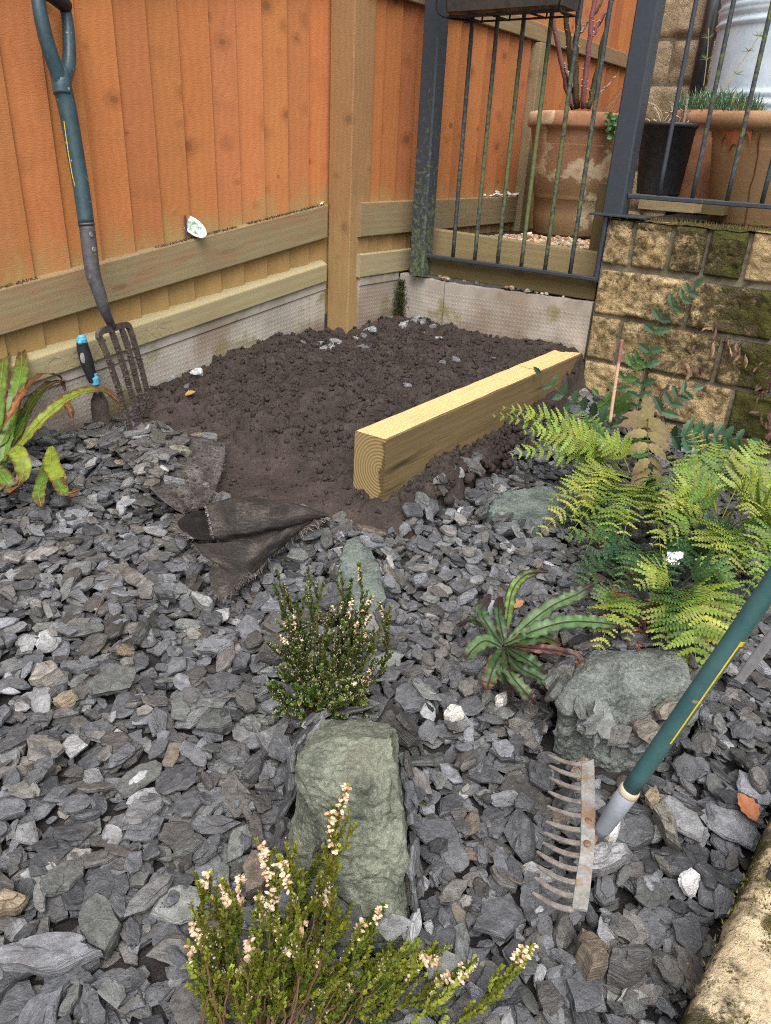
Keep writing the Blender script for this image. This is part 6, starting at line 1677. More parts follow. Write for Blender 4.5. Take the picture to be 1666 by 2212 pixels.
# little butt on the rail by the post
c = pl(695, 440, A1 - N1*.02, N1); m = MB(); dd = nrm(pl(700, 436, A1, N1)-pl(690, 445, A1, N1)); 
bt_ = thing('cigarette_end', c, 'small orange and white cigarette end lying on the fence rail beside the post', 'cigarette end')
m.tube([c - dd*.009, c + dd*.003], .0045, 10); m.obj('paper', MAT['white'], bt_); m = MB(); m.tube([c + dd*.003, c + dd*.013], .0046, 10); m.obj('filter', simple('filter_orange', (.55,.20,.06), (.62,.27,.10), 60, .7, 0), bt_)
# cut cane by the wall
m = MB(); p = [dp(1318, 912, 2.10), dp(1325, 860, 2.11), dp(1337, 780, 2.13), dp(1344, 733, 2.14)]; m.tube(crom(p, 6), .0052, 8, (.47,.26,.18)); m.c[-1] = np.array([(.50,.32,.22) if i < 96 else (.24,.11,.09) for i in range(len(m.v[-1]))])
o = m.obj('plant_cane', MAT['stem'], smooth=True, origin=p[0]); tag(o, 'bare pinkish brown cut stem standing upright among the ferns before the stone wall', 'stem')
# crumpled foil under the fern
m = MB(); c = gs(1456, 1206, .075); n = 14; u, v = np.meshgrid(np.linspace(-1, 1, n), np.linspace(-1, 1, n), indexing='ij')
m.grid(c + RT*(u*.020 + v*.006)[..., None] + UP*(v*.015)[..., None] + Z*0 + (-FW)*(.012*fbm(u*2.2, v*2.2, 3.3, 3))[..., None]); o = m.obj('foil_wrapper', MAT['foil'], origin=c); tag(o, 'crumpled silver foil wrapper caught among the fern fronds', 'wrapper')
# plant tag by the crinkled fern
c = gs(1063, 1322, .035); a_ = nrm(UP*.9 + RT*.1); n_ = nrm(-FW*.85 + Z*.4); b_ = nrm(np.cross(n_, a_)); a_ = np.cross(b_, n_)
pt = thing('plant_tag', c, 'oval plant tag with a dark green base standing in the middle of the crinkled fern', 'label')
k = float((c-ORG)@FW)/FPX; oval(c, 26*k, 17*k, a_, b_, n_, .0015).obj('tag_plate', MAT['grey_plastic'], pt); oval(c - a_*9*k + n_*.0012, 15*k, 14*k, a_, b_, n_, .0008).obj('printed_base', MAT['tag_print'], pt)
m = MB(); m.box(c - a_*40*k, (a_, b_, n_), (36*k, 5*k, .0015)); m.obj('stake', MAT['fork_plastic'], pt)
# dead leaves and twigs
def deadleaf(px, py, L_, w_, col, label, yaw, name='dead_leaf', dz=.004):
    c = top(px, py, dz); m = MB(); d = vec(math.cos(yaw), math.sin(yaw), .15)
    leaflet(m, c - d*L_/2, d, vec(0, -.3, 1), L_, w_, col, .5, -.2, .12, 8); o = m.obj(name, MAT['dryleaf'], origin=c); tag(o, label, 'leaf')
deadleaf(1612, 1746, .045, .032, (.36,.14,.065), 'curled orange brown leaf on the slates beside the kerb', 1.9)
deadleaf(1119, 1307, .030, .022, (.48,.25,.13), 'small orange leaf lying left of the crinkled fern', .5)
deadleaf(412, 852, .035, .026, (.34,.22,.07), 'yellow brown leaf lying on the soil to the right of the fork', .3)
for (a, b, c_, r_, lab) in (((205,1330),(235,1255),(272,1225),.0012,'thin twig lying across the slates on the left'), ((1100,1895),(1120,1915),(1135,1905),.0011,'tiny twig lying left of the rake head'), ((1185,1100+0),(1200,1120),(1215,1150),.0010,'thin twig at the edge of the ferns')):
    m = MB(); m.tube(bez(top(*a, .006), top(*b, .02), top(*c_, .006), 10), r_, 5, (.16,.10,.06)); o = m.obj('twig', MAT['stem'], origin=top(*b)); tag(o, lab, 'twig')
m = MB(); m.tube(bez(top(215, 975, .01), top(235, 930, .05), top(270, 915, .045), 10), .0016, 5, (.09,.065,.05)); m.tube(bez(top(230, 952, .03), top(250, 935, .06), top(262, 932, .05), 6), .001, 5, (.10,.07,.05)); o = m.obj('twig', MAT['stem'], origin=top(235, 950)); tag(o, 'dark forked twig leaning on the slates below the trowel', 'twig')
c = pl(776, 1088-378, f2(0,0,0), NU)
mb = MB(); pts_ = [gs(778 + rng.uniform(-9, 9), 722 + rng.uniform(-16, 9), .012 + rng.uniform(0, .02), .25) for i in range(420)]
tuft(mb, pts_, .010, [(.10,.10,.02), (.16,.145,.03), (.06,.06,.012)], .0016, 1.0); o = mb.obj('moss_clump', MAT['moss'], origin=pts_[0]); tag(o, 'small yellow green moss clump at the foot of the fence post', 'moss')
# ================================================================== FERNS
def frond(ml, ms, p0, p1, arch, pw, npin, col, colt, start=.22, up=Z, dens=1.0, ragged=.0, brown=.0):
    """a twice divided fern frond: ml leaf builder, ms stalk builder"""
    p0, p1 = np.asarray(p0, float), np.asarray(p1, float); up = nrm(Z*.72 + vec(-.25, -.75, 0)*.62 + rng.normal(0, .16, 3)); pw = pw*rng.uniform(.9, 1.12)
    mid = (p0 + p1)/2 + Z*arch*.75
    n = 40; R = bez(p0, mid, p1, n); T = np.gradient(R, axis=0)
    L = np.linalg.norm(np.diff(R, axis=0), axis=1).sum()
    ms.tube(R, np.linspace(.0016, .0005, n), 5, np.array(col)*vec(1.1, .85, .7), caps=False, mi=1)
    nv = None
    npin = max(9, int(npin*.68)); pw = pw*1.16
    for k in range(npin):
        t = min(.985, start + (1-start)*(k+.5+rng.uniform(-.22, .22))/npin); x = t*(n-1); i = min(int(x), n-2); c = lerp(R[i], R[i+1], x-i); tt = nrm(T[i])
        side = nrm(np.cross(tt, up)); nn = np.cross(side, tt)
        u = (t-start)/(1-start)
        prof = (min(1, .62 + 1.6*u) if u < .25 else 1.0)*(1-u)**.72*1.12 + .02
        ln = pw*prof
        for sg in (1, -1):
            if rng.random() < ragged*.3: continue
            l2 = ln*rng.uniform(.74, 1.10)
            if rng.random() < .04: continue
            dirp = nrm(side*sg*math.cos(.35) + tt*(.34 + .25*u + rng.uniform(-.16, .16)) + nn*rng.uniform(-.22, .28)); drp = rng.uniform(.02, .22)
            ca = np.asarray(col)*(1-u) + np.asarray(colt)*u; ca = ca*rng.uniform(.70, 1.25)*np.array((rng.uniform(.85, 1.2), 1, rng.uniform(.8, 1.3))); 
            if rng.random() < brown: ca = vec(.22, .085, .035)*rng.uniform(.6, 1.3)
            m = max(4, int(l2/(.0074/dens)))
            sp = l2/m; q2 = nrm(np.cross(nn, dirp)); tw = rng.uniform(-.25, .25)
            pv, pf = [], []
            prev = c
            # midrib of the pinna
            for j in range(m):
                s_ = (j+.5)/m; b = c + dirp*(l2*s_) - nn*(drp*l2*s_*s_) + tt*(.10*l2*s_*s_)
                wl = l2*.215*min(1, .5 + 3*s_)*(1 - s_)**.62 + .0012; wl = min(wl, .0165)
                for s2 in (1, -1):
                    d = nrm(q2*s2 + dirp*.35 + nn*(-.10 + tw*s2*.6 + rng.uniform(-.16, .10))); e = dirp*(sp*.42)
                    cc = ca*rng.uniform(.86, 1.14)
                    k0 = len(pv); dn = nn*(wl*.10)
                    pv += [b - e, b + e, b + e*.92 + d*wl*.62 + dn, b + d*wl + e*.25 - dn*.5, b - e*.80 + d*wl*.72 + dn]
                    pf += [(k0, k0+1, k0+2, k0+4), (k0+4, k0+2, k0+3)] if s2 > 0 else [(k0+4, k0+2, k0+1, k0), (k0+3, k0+2, k0+4)]
                    ml.c_extra.append(cc)
            ml.add(np.array(pv), pf, np.repeat(np.array(ml.c_extra), 5, axis=0)); ml.c_extra = []
            rows_ = []
            for s_ in np.linspace(0, 1, 7):
                b = c + dirp*(l2*s_) - nn*(drp*l2*s_*s_ + .0004) + tt*(.10*l2*s_*s_); wl = min((l2*.215*min(1, .5 + 3*s_)*(1 - s_)**.62 + .0006), .0165)*.46
                rows_.append([b + q2*wl, b - nn*.0006, b - q2*wl])
            ml.grid(np.array(rows_), ca*.82)
            e_ = c + dirp*l2*.96 - nn*(drp*l2*.92) + tt*(.09*l2)
            ms.tube(bez(c, c + dirp*l2*.5 - nn*drp*l2*.2, e_, 5), np.linspace(.0007, .0003, 5), 4, ca*vec(.95, .8, .6), caps=False, mi=1)
YG = (.205, .275, .044); MG = (.095, .180, .036); DG = (.032, .088, .030); YY = (.32, .345, .08)
def fern(name_label, fr, base, name='fern'):
    t = thing(name, base, name_label, 'fern')
    for f_ in fr:
        ml = ms = MB(); ml.c_extra = []
        a, b = f_[0], f_[1]
        p0 = gs(a[0], a[1], a[2]); p1 = gs(b[0], b[1], b[2])
        frond(ml, ms, p0, p1, *f_[2:])
        fo = ml.obj('frond', [MAT['leaf'], MAT['stem']], t)
    return t
# (base px, base py, height) (tip px, tip py, height) arch pinna-length pairs colour tipcolour
fern('large yellow green fern against the end of the sleeper, its fronds arching over the slates', [
    ((1330,1010,.05),(1062,898,.17),.10,.062,20,MG,YG),
    ((1330,1020,.05),(1100,985,.10),.12,.060,19,MG,YG),
    ((1345,1010,.05),(1195,1012,.07),.14,.058,18,MG,YG),
    ((1350,1040,.05),(1158,1165,.03),.15,.070,21,YG,YY),
    ((1360,1050,.05),(1185,1085,.08),.15,.062,20,YG,YG),
    ((1360,1050,.05),(1255,1215,.04),.13,.062,19,MG,MG),
    ((1370,1050,.05),(1340,1195,.05),.15,.066,20,YG,YY),
    ((1375,1050,.05),(1428,1210,.05),.17,.068,22,YG,YY),
    ((1330,1020,.05),(1250,890,.12),.08,.052,16,MG,YG),
    ((1370,1020,.05),(1380,930,.14),.06,.050,15,MG,MG),
    ((1340,1040,.04),(1280,1150,.05),.11,.058,18,DG,MG),
    ((1350,1000,.06),(1175,905,.10),.15,.050,16,DG,MG),
    ((1345,1020,.06),(1130,935,.16),.13,.064,20,YG,YG), ((1335,1005,.08),(1085,880,.20),.10,.066,20,YG,YG), ((1335,1010,.07),(1150,960,.13),.14,.066,20,YG,YY), ((1350,1030,.05),(1215,1075,.06),.14,.062,19,YG,YY), ((1360,1050,.05),(1225,1165,.04),.14,.06,19,YG,YG), ((1350,1030,.06),(1235,1120,.08),.16,.066,20,YG,YY), ((1370,1040,.06),(1480,1150,.08),.17,.066,20,MG,YG), ((1360,1020,.08),(1290,960,.16),.10,.056,18,YG,YG), ((1365,1060,.05),(1300,1190,.05),.16,.066,20,MG,YG), ((1390,1060,.06),(1470,1210,.06),.16,.066,20,YG,YG)],
    gs(1350,1030,.0))
fern('broad yellow green fern in front of the mossy stone wall at the right edge', [
    ((1545,1120,.05),(1445,985,.16),.12,.060,19,MG,YG),
    ((1545,1120,.05),(1548,955,.20),.10,.058,18,MG,YG),
    ((1560,1120,.05),(1655,955,.22),.11,.062,19,YG,YG),
    ((1560,1130,.05),(1690,1060,.16),.15,.065,20,YG,YG),
    ((1540,1140,.05),(1420,1110,.12),.15,.066,20,YG,YY),
    ((1540,1150,.05),(1405,1180,.08),.15,.062,19,MG,YG),
    ((1550,1150,.05),(1512,1262,.05),.17,.068,21,YG,YY),
    ((1570,1150,.05),(1600,1240,.06),.14,.062,19,MG,YG),
    ((1580,1140,.05),(1680,1190,.10),.14,.064,19,MG,MG),
    ((1550,1130,.05),(1485,1040,.18),.12,.052,17,YG,YY),
    ((1530,1160,.03),(1440,1260,.05),.11,.055,17,DG,DG),
    ((1560,1110,.05),(1610,1010,.16),.12,.055,17,MG,YG),
    ((1550,1130,.06),(1490,930,.18),.09,.058,18,YG,YY), ((1570,1130,.06),(1620,1120,.16),.17,.066,20,YG,YY), ((1540,1150,.05),(1450,1060,.16),.15,.064,20,MG,YG), ((1570,1160,.05),(1560,1275,.06),.16,.066,20,YG,YG), ((1590,1150,.06),(1700,1130,.14),.15,.066,20,YG,YG), ((1560,1170,.05),(1640,1270,.06),.15,.062,19,MG,YG)],
    gs(1550,1140,.0))
fern('lower green fern spilling towards the broad grey rock, left of the rake shaft', [
    ((1462,1290,.03),(1502,1508,.02),.16,.082,20,MG,YG),
    ((1462,1285,.03),(1560,1400,.05),.15,.070,19,MG,YG),
    ((1460,1280,.03),(1605,1330,.06),.13,.062,18,MG,MG),
    ((1455,1280,.03),(1375,1270,.07),.12,.055,16,YG,YG),
    ((1455,1280,.03),(1590,1268,.09),.14,.055,18,DG,MG),
    ((1450,1290,.03),(1420,1420,.03),.14,.064,18,MG,YG),
    ((1460,1290,.03),(1470,1440,.03),.17,.066,18,DG,MG),
    ((1465,1290,.04),(1535,1455,.03),.17,.076,20,YG,YY), ((1450,1285,.03),(1445,1380,.05),.13,.06,18,YG,YG), ((1470,1285,.04),(1585,1370,.06),.15,.066,19,YG,YG),
    ((1450,1280,.02),(1395,1365,.03),.09,.050,15,(.16,.07,.05),(.20,.08,.05),.22,Z,1.0,.3)],
    gs(1460,1285,.0))
fern('small pale green fern tucked between the crinkled fern and the broad grey rock', [
    ((1342,1290,.02),(1288,1425,.02),.10,.054,17,YG,YY),
    ((1345,1290,.02),(1355,1385,.03),.10,.048,15,MG,YG),
    ((1340,1290,.02),(1270,1330,.03),.08,.040,13,MG,MG)],
    gs(1343,1290,.0))
fern('dark green leathery fern in the shade under the yellow green fronds', [
    ((1395,1190,.03),(1242,1228,.06),.10,.050,16,DG,DG),
    ((1395,1195,.03),(1430,1260,.05),.09,.048,15,DG,DG),
    ((1390,1190,.03),(1330,1275,.04),.10,.050,15,DG,MG),
    ((1400,1190,.03),(1500,1225,.05),.09,.048,15,DG,DG),
    ((1385,1185,.03),(1215,1165,.05),.09,.046,15,DG,MG), ((1400,1150,.03),(1290,1110,.06),.08,.05,16,DG,DG), ((1420,1150,.03),(1500,1120,.06),.08,.05,16,DG,DG), ((1410,1160,.03),(1450,1080,.08),.08,.05,16,DG,DG), ((1440,1190,.03),(1580,1200,.05),.09,.05,16,DG,DG), ((1480,1180,.03),(1600,1150,.06),.09,.05,16,DG,DG), ((1370,1200,.02),(1225,1290,.03),.06,.05,16,DG,MG), ((1360,1210,.02),(1250,1250,.04),.08,.05,16,DG,DG), ((1390,1210,.02),(1340,1330,.03),.07,.05,16,DG,DG), ((1420,1200,.02),(1440,1300,.03),.07,.05,16,DG,MG), ((1450,1200,.02),(1540,1280,.04),.08,.05,16,DG,DG), ((1330,1100,.03),(1205,1130,.04),.06,.05,16,DG,MG)],
    gs(1395,1190,.0))
fern('green fern at the right edge of the photo above the rake shaft', [
    ((1700,1180,.04),(1600,1300,.04),.13,.058,18,MG,MG),
    ((1710,1180,.04),(1640,1330,.03),.13,.055,18,MG,MG),
    ((1700,1160,.05),(1610,1200,.10),.13,.058,18,MG,YG),
    ((1720,1170,.04),(1665,1260,.06),.12,.056,17,DG,MG)],
    gs(1700,1180,.0))
# withered brown fronds lying at the foot of the ferns
wd = thing('dead_fern', gs(1370,1320,0), 'withered red brown fern fronds lying on the slates between the green ferns', 'fern')
for (a, b) in (((1370,1290,.03),(1335,1385,.01)), ((1380,1300,.03),(1378,1420,.01)), ((1375,1290,.03),(1310,1300,.02)), ((1390,1290,.03),(1420,1330,.02)), ((1330,1150,.03),(1260,1160,.015)), ((1400,1240,.03),(1360,1262,.02)), ((1600,1200,.03),(1540,1290,.02)), ((1640,1110,.03),(1665,1060,.06))):
    ml = ms = MB(); ml.c_extra = []
    frond(ml, ms, gs(*a), gs(*b), .03, .040, 14, (.15,.055,.035), (.13,.05,.035), .15, Z, 1.0, .6)
    fo = ml.obj('frond', [MAT['dryleaf'], MAT['stem']], wd)

# ---- strap leaved ferns
LOBE = .05
def strap(m, pts, wmax, col, edge, ruffle=.012, freq=60, tipw=.2, brown=.35, tip_brown=0.0, roll=0.0, upv=None):
    C = crom(pts, 9); n = len(C); T = np.gradient(C, axis=0); t = np.linspace(0, 1, n)
    w_ = wmax*(np.minimum(1, .30 + 3.0*t))*(np.maximum(0, 1 - np.maximum(0, (t-.72)/.28)**1.6*(1-tipw)))
    K = 15; us = np.linspace(-1, 1, K); rows, cols = [], []; so = rng.uniform(0, 50)
    upv = nrm(-FW*.5 + Z*.8) if upv is None else upv
    nsub = 5; tt_ = np.linspace(0, 1, (n-1)*nsub+1); Cs = np.stack([np.interp(tt_, t, C[:, a]) for a in range(3)], 1); Ts = np.stack([np.interp(tt_, t, T[:, a]) for a in range(3)], 1); ws = np.interp(tt_, t, w_)
    L = np.linalg.norm(np.diff(C, axis=0), axis=1).sum()
    for i, s_ in enumerate(tt_):
        d = nrm(Ts[i]); sd = nrm(np.cross(d, upv)); nn = np.cross(sd, d); r, cc = [], []
        for u in us:
            a = abs(u)**1.8; ph = L*s_*freq*6.28 + so + (0 if u > 0 else 2.1)
            lobe = 1 + LOBE*.4*math.sin(ph*1.3)*(abs(u) > .5) + LOBE*3.2*float(vnoise(s_*L*150 + so, (3 if u > 0 else 8)+.5*abs(u)))*(abs(u) > .35)
            off = sd*(u*ws[i]*lobe) + nn*(abs(u)*ws[i]*.22 + ruffle*a*(.4*math.sin(ph*1.0 + u) + 1.7*float(vnoise(s_*L*freq*2.2 + so, (3 if u > 0 else 8))))*min(1, s_*5) - .02*roll*u*u)
            r.append(Cs[i] + off)
            eb = float(vnoise(s_*L*90 + so, u*3 + 9)) + .5; e_ = 1/(1+math.exp(-((abs(u) - (1 - brown*.75*eb*(1 + tip_brown*s_)))/.05)))
            tb = 1/(1+math.exp(-((s_ + .25*(eb-.5)) - (1 - tip_brown*.35))/.05)) if tip_brown > 0 else 0
            f = max(e_*(brown > 0), tb); c = np.array(col)*(1.0 + .10*math.cos(ph)*(abs(u) > .15))*(1.35 if abs(u) < .08 else 1)*(1 + .5*float(vnoise(s_*L*70 + so, u*2 + 5))); cc.append(c*(1-f) + np.array(edge)*f*rng.uniform(.7, 1.2))
        rows.append(r); cols.append(cc)
    m.grid(np.array(rows), np.array(cols))
HG = (.105, .200, .030); HB = (.135, .058, .032); HY = (.22, .28, .035)
ht = thing('harts_tongue_fern', gs(20, 985, 0), 'strap leaved fern with ruffled brown edged leaves at the left edge, below the fence', 'fern')
specs = [([(5,1010,.02),(18,930,.09),(34,860,.16),(46,800,.20),(48,750,.22)], .017, HG, .3, .5),
 ([(10,1000,.02),(60,940,.07),(115,885,.12),(170,850,.13),(225,845,.11),(268,878,.06)], .0165, HY, .55, .9),
 ([(0,990,.03),(40,930,.08),(75,860,.12),(110,830,.14),(145,822,.12)], .013, HG, .6, 1.2),
 ([(-10,980,.03),(-4,900,.12),(2,830,.18),(8,770,.21),(5,735,.22)], .015, HG, .5, .9),
 ([(0,1000,.03),(30,975,.09),(45,990,.09),(52,1020,.06),(40,1050,.03)], .018, HY, .3, .5),
 ([(-20,985,.03),(10,940,.08),(30,905,.10),(62,880,.09)], .016, HG, .25, .2),
 ([(-10,1010,.03),(8,1030,.06),(22,1050,.05),(30,1065,.02)], .015, HG, .6, 1.0),
 ([(110,965,.03),(112,1000,.04),(122,1025,.035),(140,1055,.025)], .018, HY, .28, .5),
 ([(112,975,.02),(95,1030,.03),(85,1065,.03),(90,1095,.02)], .013, HG, .3, .6),
 ([(112,990,.02),(130,1050,.035),(150,1065,.03),(172,1058,.02)], .013, HG, .8, 1.2),
 ([(-15,960,.04),(20,900,.14),(55,838,.18),(90,810,.18),(128,815,.14),(142,845,.10)], .009, (.25,.10,.04), .9, 1.5),
 ([(140,870,.06),(152,885,.05),(156,905,.03)], .009, (.30,.12,.05), .9, 1.5),
 ([(-15,780,.21),(10,735,.22),(40,722,.22),(66,720,.20)], .009, (.17,.06,.04), .9, 1.5),
 ([(-20,1000,.03),(-8,1050,.05),(12,1045,.04),(30,1070,.02)], .014, HG, .7, 1.2)]
for (pp_, w_, cl, br, tb) in specs:
    m = MB(); strap(m, [gs(x, y, h) for x, y, h in pp_], w_*1.22, cl, HB, .0030, 22, .25, br*.85, tb); o = m.obj('leaf', MAT['leaf'], ht, smooth=True)
m = MB()
for (pp_, *_) in specs[:10]: m.tube(crom([gs(x, y, h) + nrm(-FW*.5+Z*.8)*.0016 for x, y, h in pp_], 5), .0011, 5, (.20,.20,.06), caps=False)
m.obj('midribs', MAT['stem'], ht)
hc = thing('crinkled_fern', gs(1085, 1392, 0), 'dark stemmed crinkled fern with purple brown tips right of the flowering heather', 'fern')
CG = (.040, .105, .030); CP = (.045, .022, .024); CL = (.095, .175, .065)
specs = [([(1095,1390,.02),(1150,1340,.06),(1200,1305,.09),(1245,1285,.10),(1282,1262,.11)], .0145, CL, .35, .6),
 ([(1090,1392,.02),(1150,1365,.06),(1220,1345,.08),(1285,1345,.07),(1342,1352,.05)], .0135, CL, .16, .15),
 ([(1090,1390,.02),(1098,1320,.05),(1110,1270,.08),(1140,1240,.10),(1185,1235,.11)], .010, HG, .4, .7),
 ([(1085,1395,.02),(1060,1360,.05),(1040,1320,.07),(1060,1285,.08)], .012, CG, .45, .8),
 ([(1085,1400,.02),(1050,1385,.05),(1025,1400,.05),(1005,1425,.03)], .013, CL, .2, .3),
 ([(1090,1400,.02),(1072,1430,.05),(1060,1460,.04),(1052,1490,.02)], .013, CG, .35, .6),
 ([(1095,1400,.02),(1120,1440,.06),(1165,1465,.05),(1190,1490,.04),(1205,1530,.02)], .012, CG, .55, .9),
 ([(1095,1395,.02),(1150,1400,.06),(1200,1405,.06),(1245,1420,.05),(1255,1455,.04),(1240,1490,.03)], .008, CP, .8, 1.2),
 ([(1095,1400,.02),(1130,1420,.06),(1160,1440,.05),(1185,1462,.03)], .012, CG, .3, .6),
 ([(1090,1400,.02),(1100,1450,.05),(1130,1490,.04),(1160,1520,.02)], .013, CL, .45, .7),
 ([(1080,1395,.02),(1045,1350,.04),(1015,1340,.04),(990,1352,.02)], .009, CG, .4, .8),
 ([(1090,1390,.02),(1078,1330,.05),(1080,1290,.05)], .011, CG, .5, .9),
 ([(1098,1395,.02),(1140,1380,.05),(1178,1378,.05),(1212,1392,.03)], .013, CG, .3, .4),
 ([(1085,1400,.02),(1085,1440,.05),(1095,1475,.03),(1110,1505,.02)], .011, CG, .5, .8)]
LOBE = .12
for (pp_, w_, cl, br, tb) in specs:
    m = MB(); strap(m, [gs(x, y, h) for x, y, h in pp_], w_*1.12, cl, CP if rng.random() < .7 else HB, .0048, 40, .2, br*1.35, tb); o = m.obj('leaf', MAT['leaf'], hc, smooth=True)
m = MB()
for (pp_, *_) in specs: m.tube(crom([gs(x, y, h) + nrm(-FW*.5+Z*.8)*.0018 for x, y, h in pp_], 5), .0013, 5, (.045,.028,.03), caps=False)
m.obj('midribs', MAT['stem'], hc)

# ---- holly leaved fern by the wall
hf = thing('holly_fern', gs(1400, 905, 0), 'dark glossy holly leaved fern climbing in front of the stone wall', 'fern')
def wallpt(x, y, off=.05): return pl(x, y, WC - U*off, U)
def holly(fr, pin, col, name='frond'):
    m, st = MB(), MB(); C = crom(fr, 8); n = len(C); T = np.gradient(C, axis=0)
    st.tube(C, np.linspace(.0019, .0008, n), 6, (.07,.085,.05), caps=False)
    for k in range(pin):
        t_ = .10 + .86*k/(pin-1); i = min(int(t_*(n-1)), n-2); c = C[i]; d = nrm(T[i]); up = nrm(-U + Z*.25); sd = nrm(np.cross(d, up))
        for sg in ((1, -1) if k < pin-1 else (0,)):
            ln = .062*(1 - .40*t_)*rng.uniform(.85, 1.15)*(1 if t_ > .2 else .8); dd = nrm(sd*sg + d*.45 + up*rng.uniform(-.1, .35)) if sg else d
            leaflet(m, c, dd, up, ln, ln*.52, np.array(col)*rng.uniform(.7, 1.35), .25, rng.uniform(-.1, .3), .22, 9)
    o = m.obj(name, MAT['leaf'], hf); q = st.obj('frond_stalk', MAT['stem'], hf); q.parent = o
HD = (.050, .098, .050)
holly([wallpt(1374,905,.16), wallpt(1382,850,.10), wallpt(1400,770,.06), wallpt(1425,690,.05), wallpt(1480,640,.05), wallpt(1505,615,.05)], 11, HD)
holly([wallpt(1350,905,.14), wallpt(1335,850,.12), wallpt(1365,790,.09), wallpt(1395,770,.08)], 7, (.06,.125,.035))
holly([gs(1440,945,.06), gs(1500,942,.09), gs(1560,945,.09), gs(1625,952,.08)], 8, (.03,.09,.04))
holly([wallpt(1400,920,.20), wallpt(1440,880,.15), wallpt(1470,850,.12), wallpt(1500,840,.1)], 6, HD)
holly([gs(1330,930,.06), gs(1280,900,.10), gs(1225,860,.13), gs(1160,800,.17)], 8, HD)
holly([gs(1350,920,.06), gs(1320,880,.12), gs(1290,850,.14)], 5, (.07,.13,.03))
holly([gs(1470,1010,.04), gs(1530,1000,.06), gs(1600,1010,.06)], 6, DG)
holly([gs(1380,1000,.04), gs(1400,1060,.06), gs(1420,1110,.05)], 6, DG)
# mottled dying frond and the withered one
m, st = MB(), MB(); C = crom([wallpt(1405,915,.26), wallpt(1400,905,.30), gs(1400,960,.15), gs(1404,1020,.08), gs(1400,1060,.05)], 8); st.tube(C, .0016, 6, (.10,.06,.045))
T = np.gradient(C, axis=0)
for k in range(9):
    i = int(4 + k*3.2); d = nrm(T[i]); up = nrm(-FW*.6 + Z*.6); sd = nrm(np.cross(d, up))
    for sg in (1, -1):
        ln = .105*(1 - .60*k/9)*rng.uniform(.85, 1.1); leaflet(m, C[i], nrm(sd*sg*.9 + d*.55), up, ln, ln*.50, np.array((.20,.175,.06))*rng.uniform(.6, 1.2), .15, .3, .15, 9, np.array((.15,.095,.06)))
o = m.obj('mottled_frond', MAT['dryleaf'], hf); st.obj('frond_stalk', MAT['stem'], hf).parent = o
dh = thing('withered_frond', wallpt(1400,920,.15), 'withered brown curling holly fern frond hanging against the mossy stone wall', 'fern')
m, st = MB(), MB(); C = crom([wallpt(1402,925,.16), wallpt(1430,850,.10), wallpt(1490,770,.07), wallpt(1545,735,.06)], 8); st.tube(C, np.linspace(.002, .001, len(C)), 6, (.12,.075,.06)); st.obj('stalk', MAT['stem'], dh)
def curl(m, p, ln, wd, col, dirn):
    pts = [p]; d = np.array(dirn, float)
    for i in range(9): pts.append(pts[-1] + nrm(d)*ln/9); d = d + rng.normal(0, .28, 3) + vec(0, 0, -.12)
    pts = crom(pts, 3); n = len(pts); T = np.gradient(pts, axis=0); a0 = rng.uniform(0, 6); rows = []
    for i, q in enumerate(pts):
        s_ = i/(n-1); w_ = wd*math.sin(math.pi*min(.97, .08 + s_*.92))**.7; x = nrm(np.cross(nrm(T[i]), vec(.3, -.8, .5))); y = np.cross(nrm(T[i]), x); a = a0 + 2.2*s_
        sd = x*math.cos(a) + y*math.sin(a); nn = -x*math.sin(a) + y*math.cos(a); rows.append([q - sd*w_ + nn*w_*.5, q, q + sd*w_ + nn*w_*.5])
    m.grid(np.array(rows), np.array(col)*rng.uniform(.7, 1.3))
for (x, y, ln, wd_, dx, dz) in ((1548,700,.05,.007,-.1,-1),(1560,738,.06,.008,1,.0),(1575,735,.055,.007,.4,-1),(1590,742,.05,.007,.3,-1),(1600,750,.055,.007,.1,-1),(1612,765,.05,.006,0,-1),(1545,735,.06,.006,-.1,-1),(1500,745,.05,.008,.3,-.8),(1540,715,.05,.006,-.6,.9),
        (1480,780,.06,.010,.1,-1),(1490,800,.06,.010,.3,-1),(1505,790,.05,.008,.4,-1),(1470,830,.07,.011,.1,-1),(1445,830,.06,.010,-.4,-1),(1440,870,.075,.014,-.3,-1),(1420,860,.065,.012,.2,-1),(1430,900,.06,.012,.1,-1),(1405,880,.05,.010,-.5,-.9),(1455,870,.05,.010,.5,-1),(1350,870,.05,.009,.2,-1),(1385,860,.05,.008,.2,-1),(1310,840,.04,.010,.8,-.3)):
    curl(m, wallpt(x, y, .07), ln, wd_, (.30,.185,.12) if rng.random() < .6 else (.13,.075,.065), vec(dx, -.1, dz))
m.obj('curled_leaflets', MAT['dryleaf'], dh)
dk = thing('dead_fern', wallpt(1650,880,.06), 'shrivelled dark brown frond against the wall at the right edge of the photo', 'fern')
m = MB()
for i in range(34): curl(m, wallpt(rng.uniform(1640,1690), rng.uniform(780,960), .06), rng.uniform(.025,.05), rng.uniform(.004,.008), (.12,.06,.05), vec(rng.uniform(-1,.3), -.2, -.8))
m.obj('curled_leaflets', MAT['dryleaf'], dk)

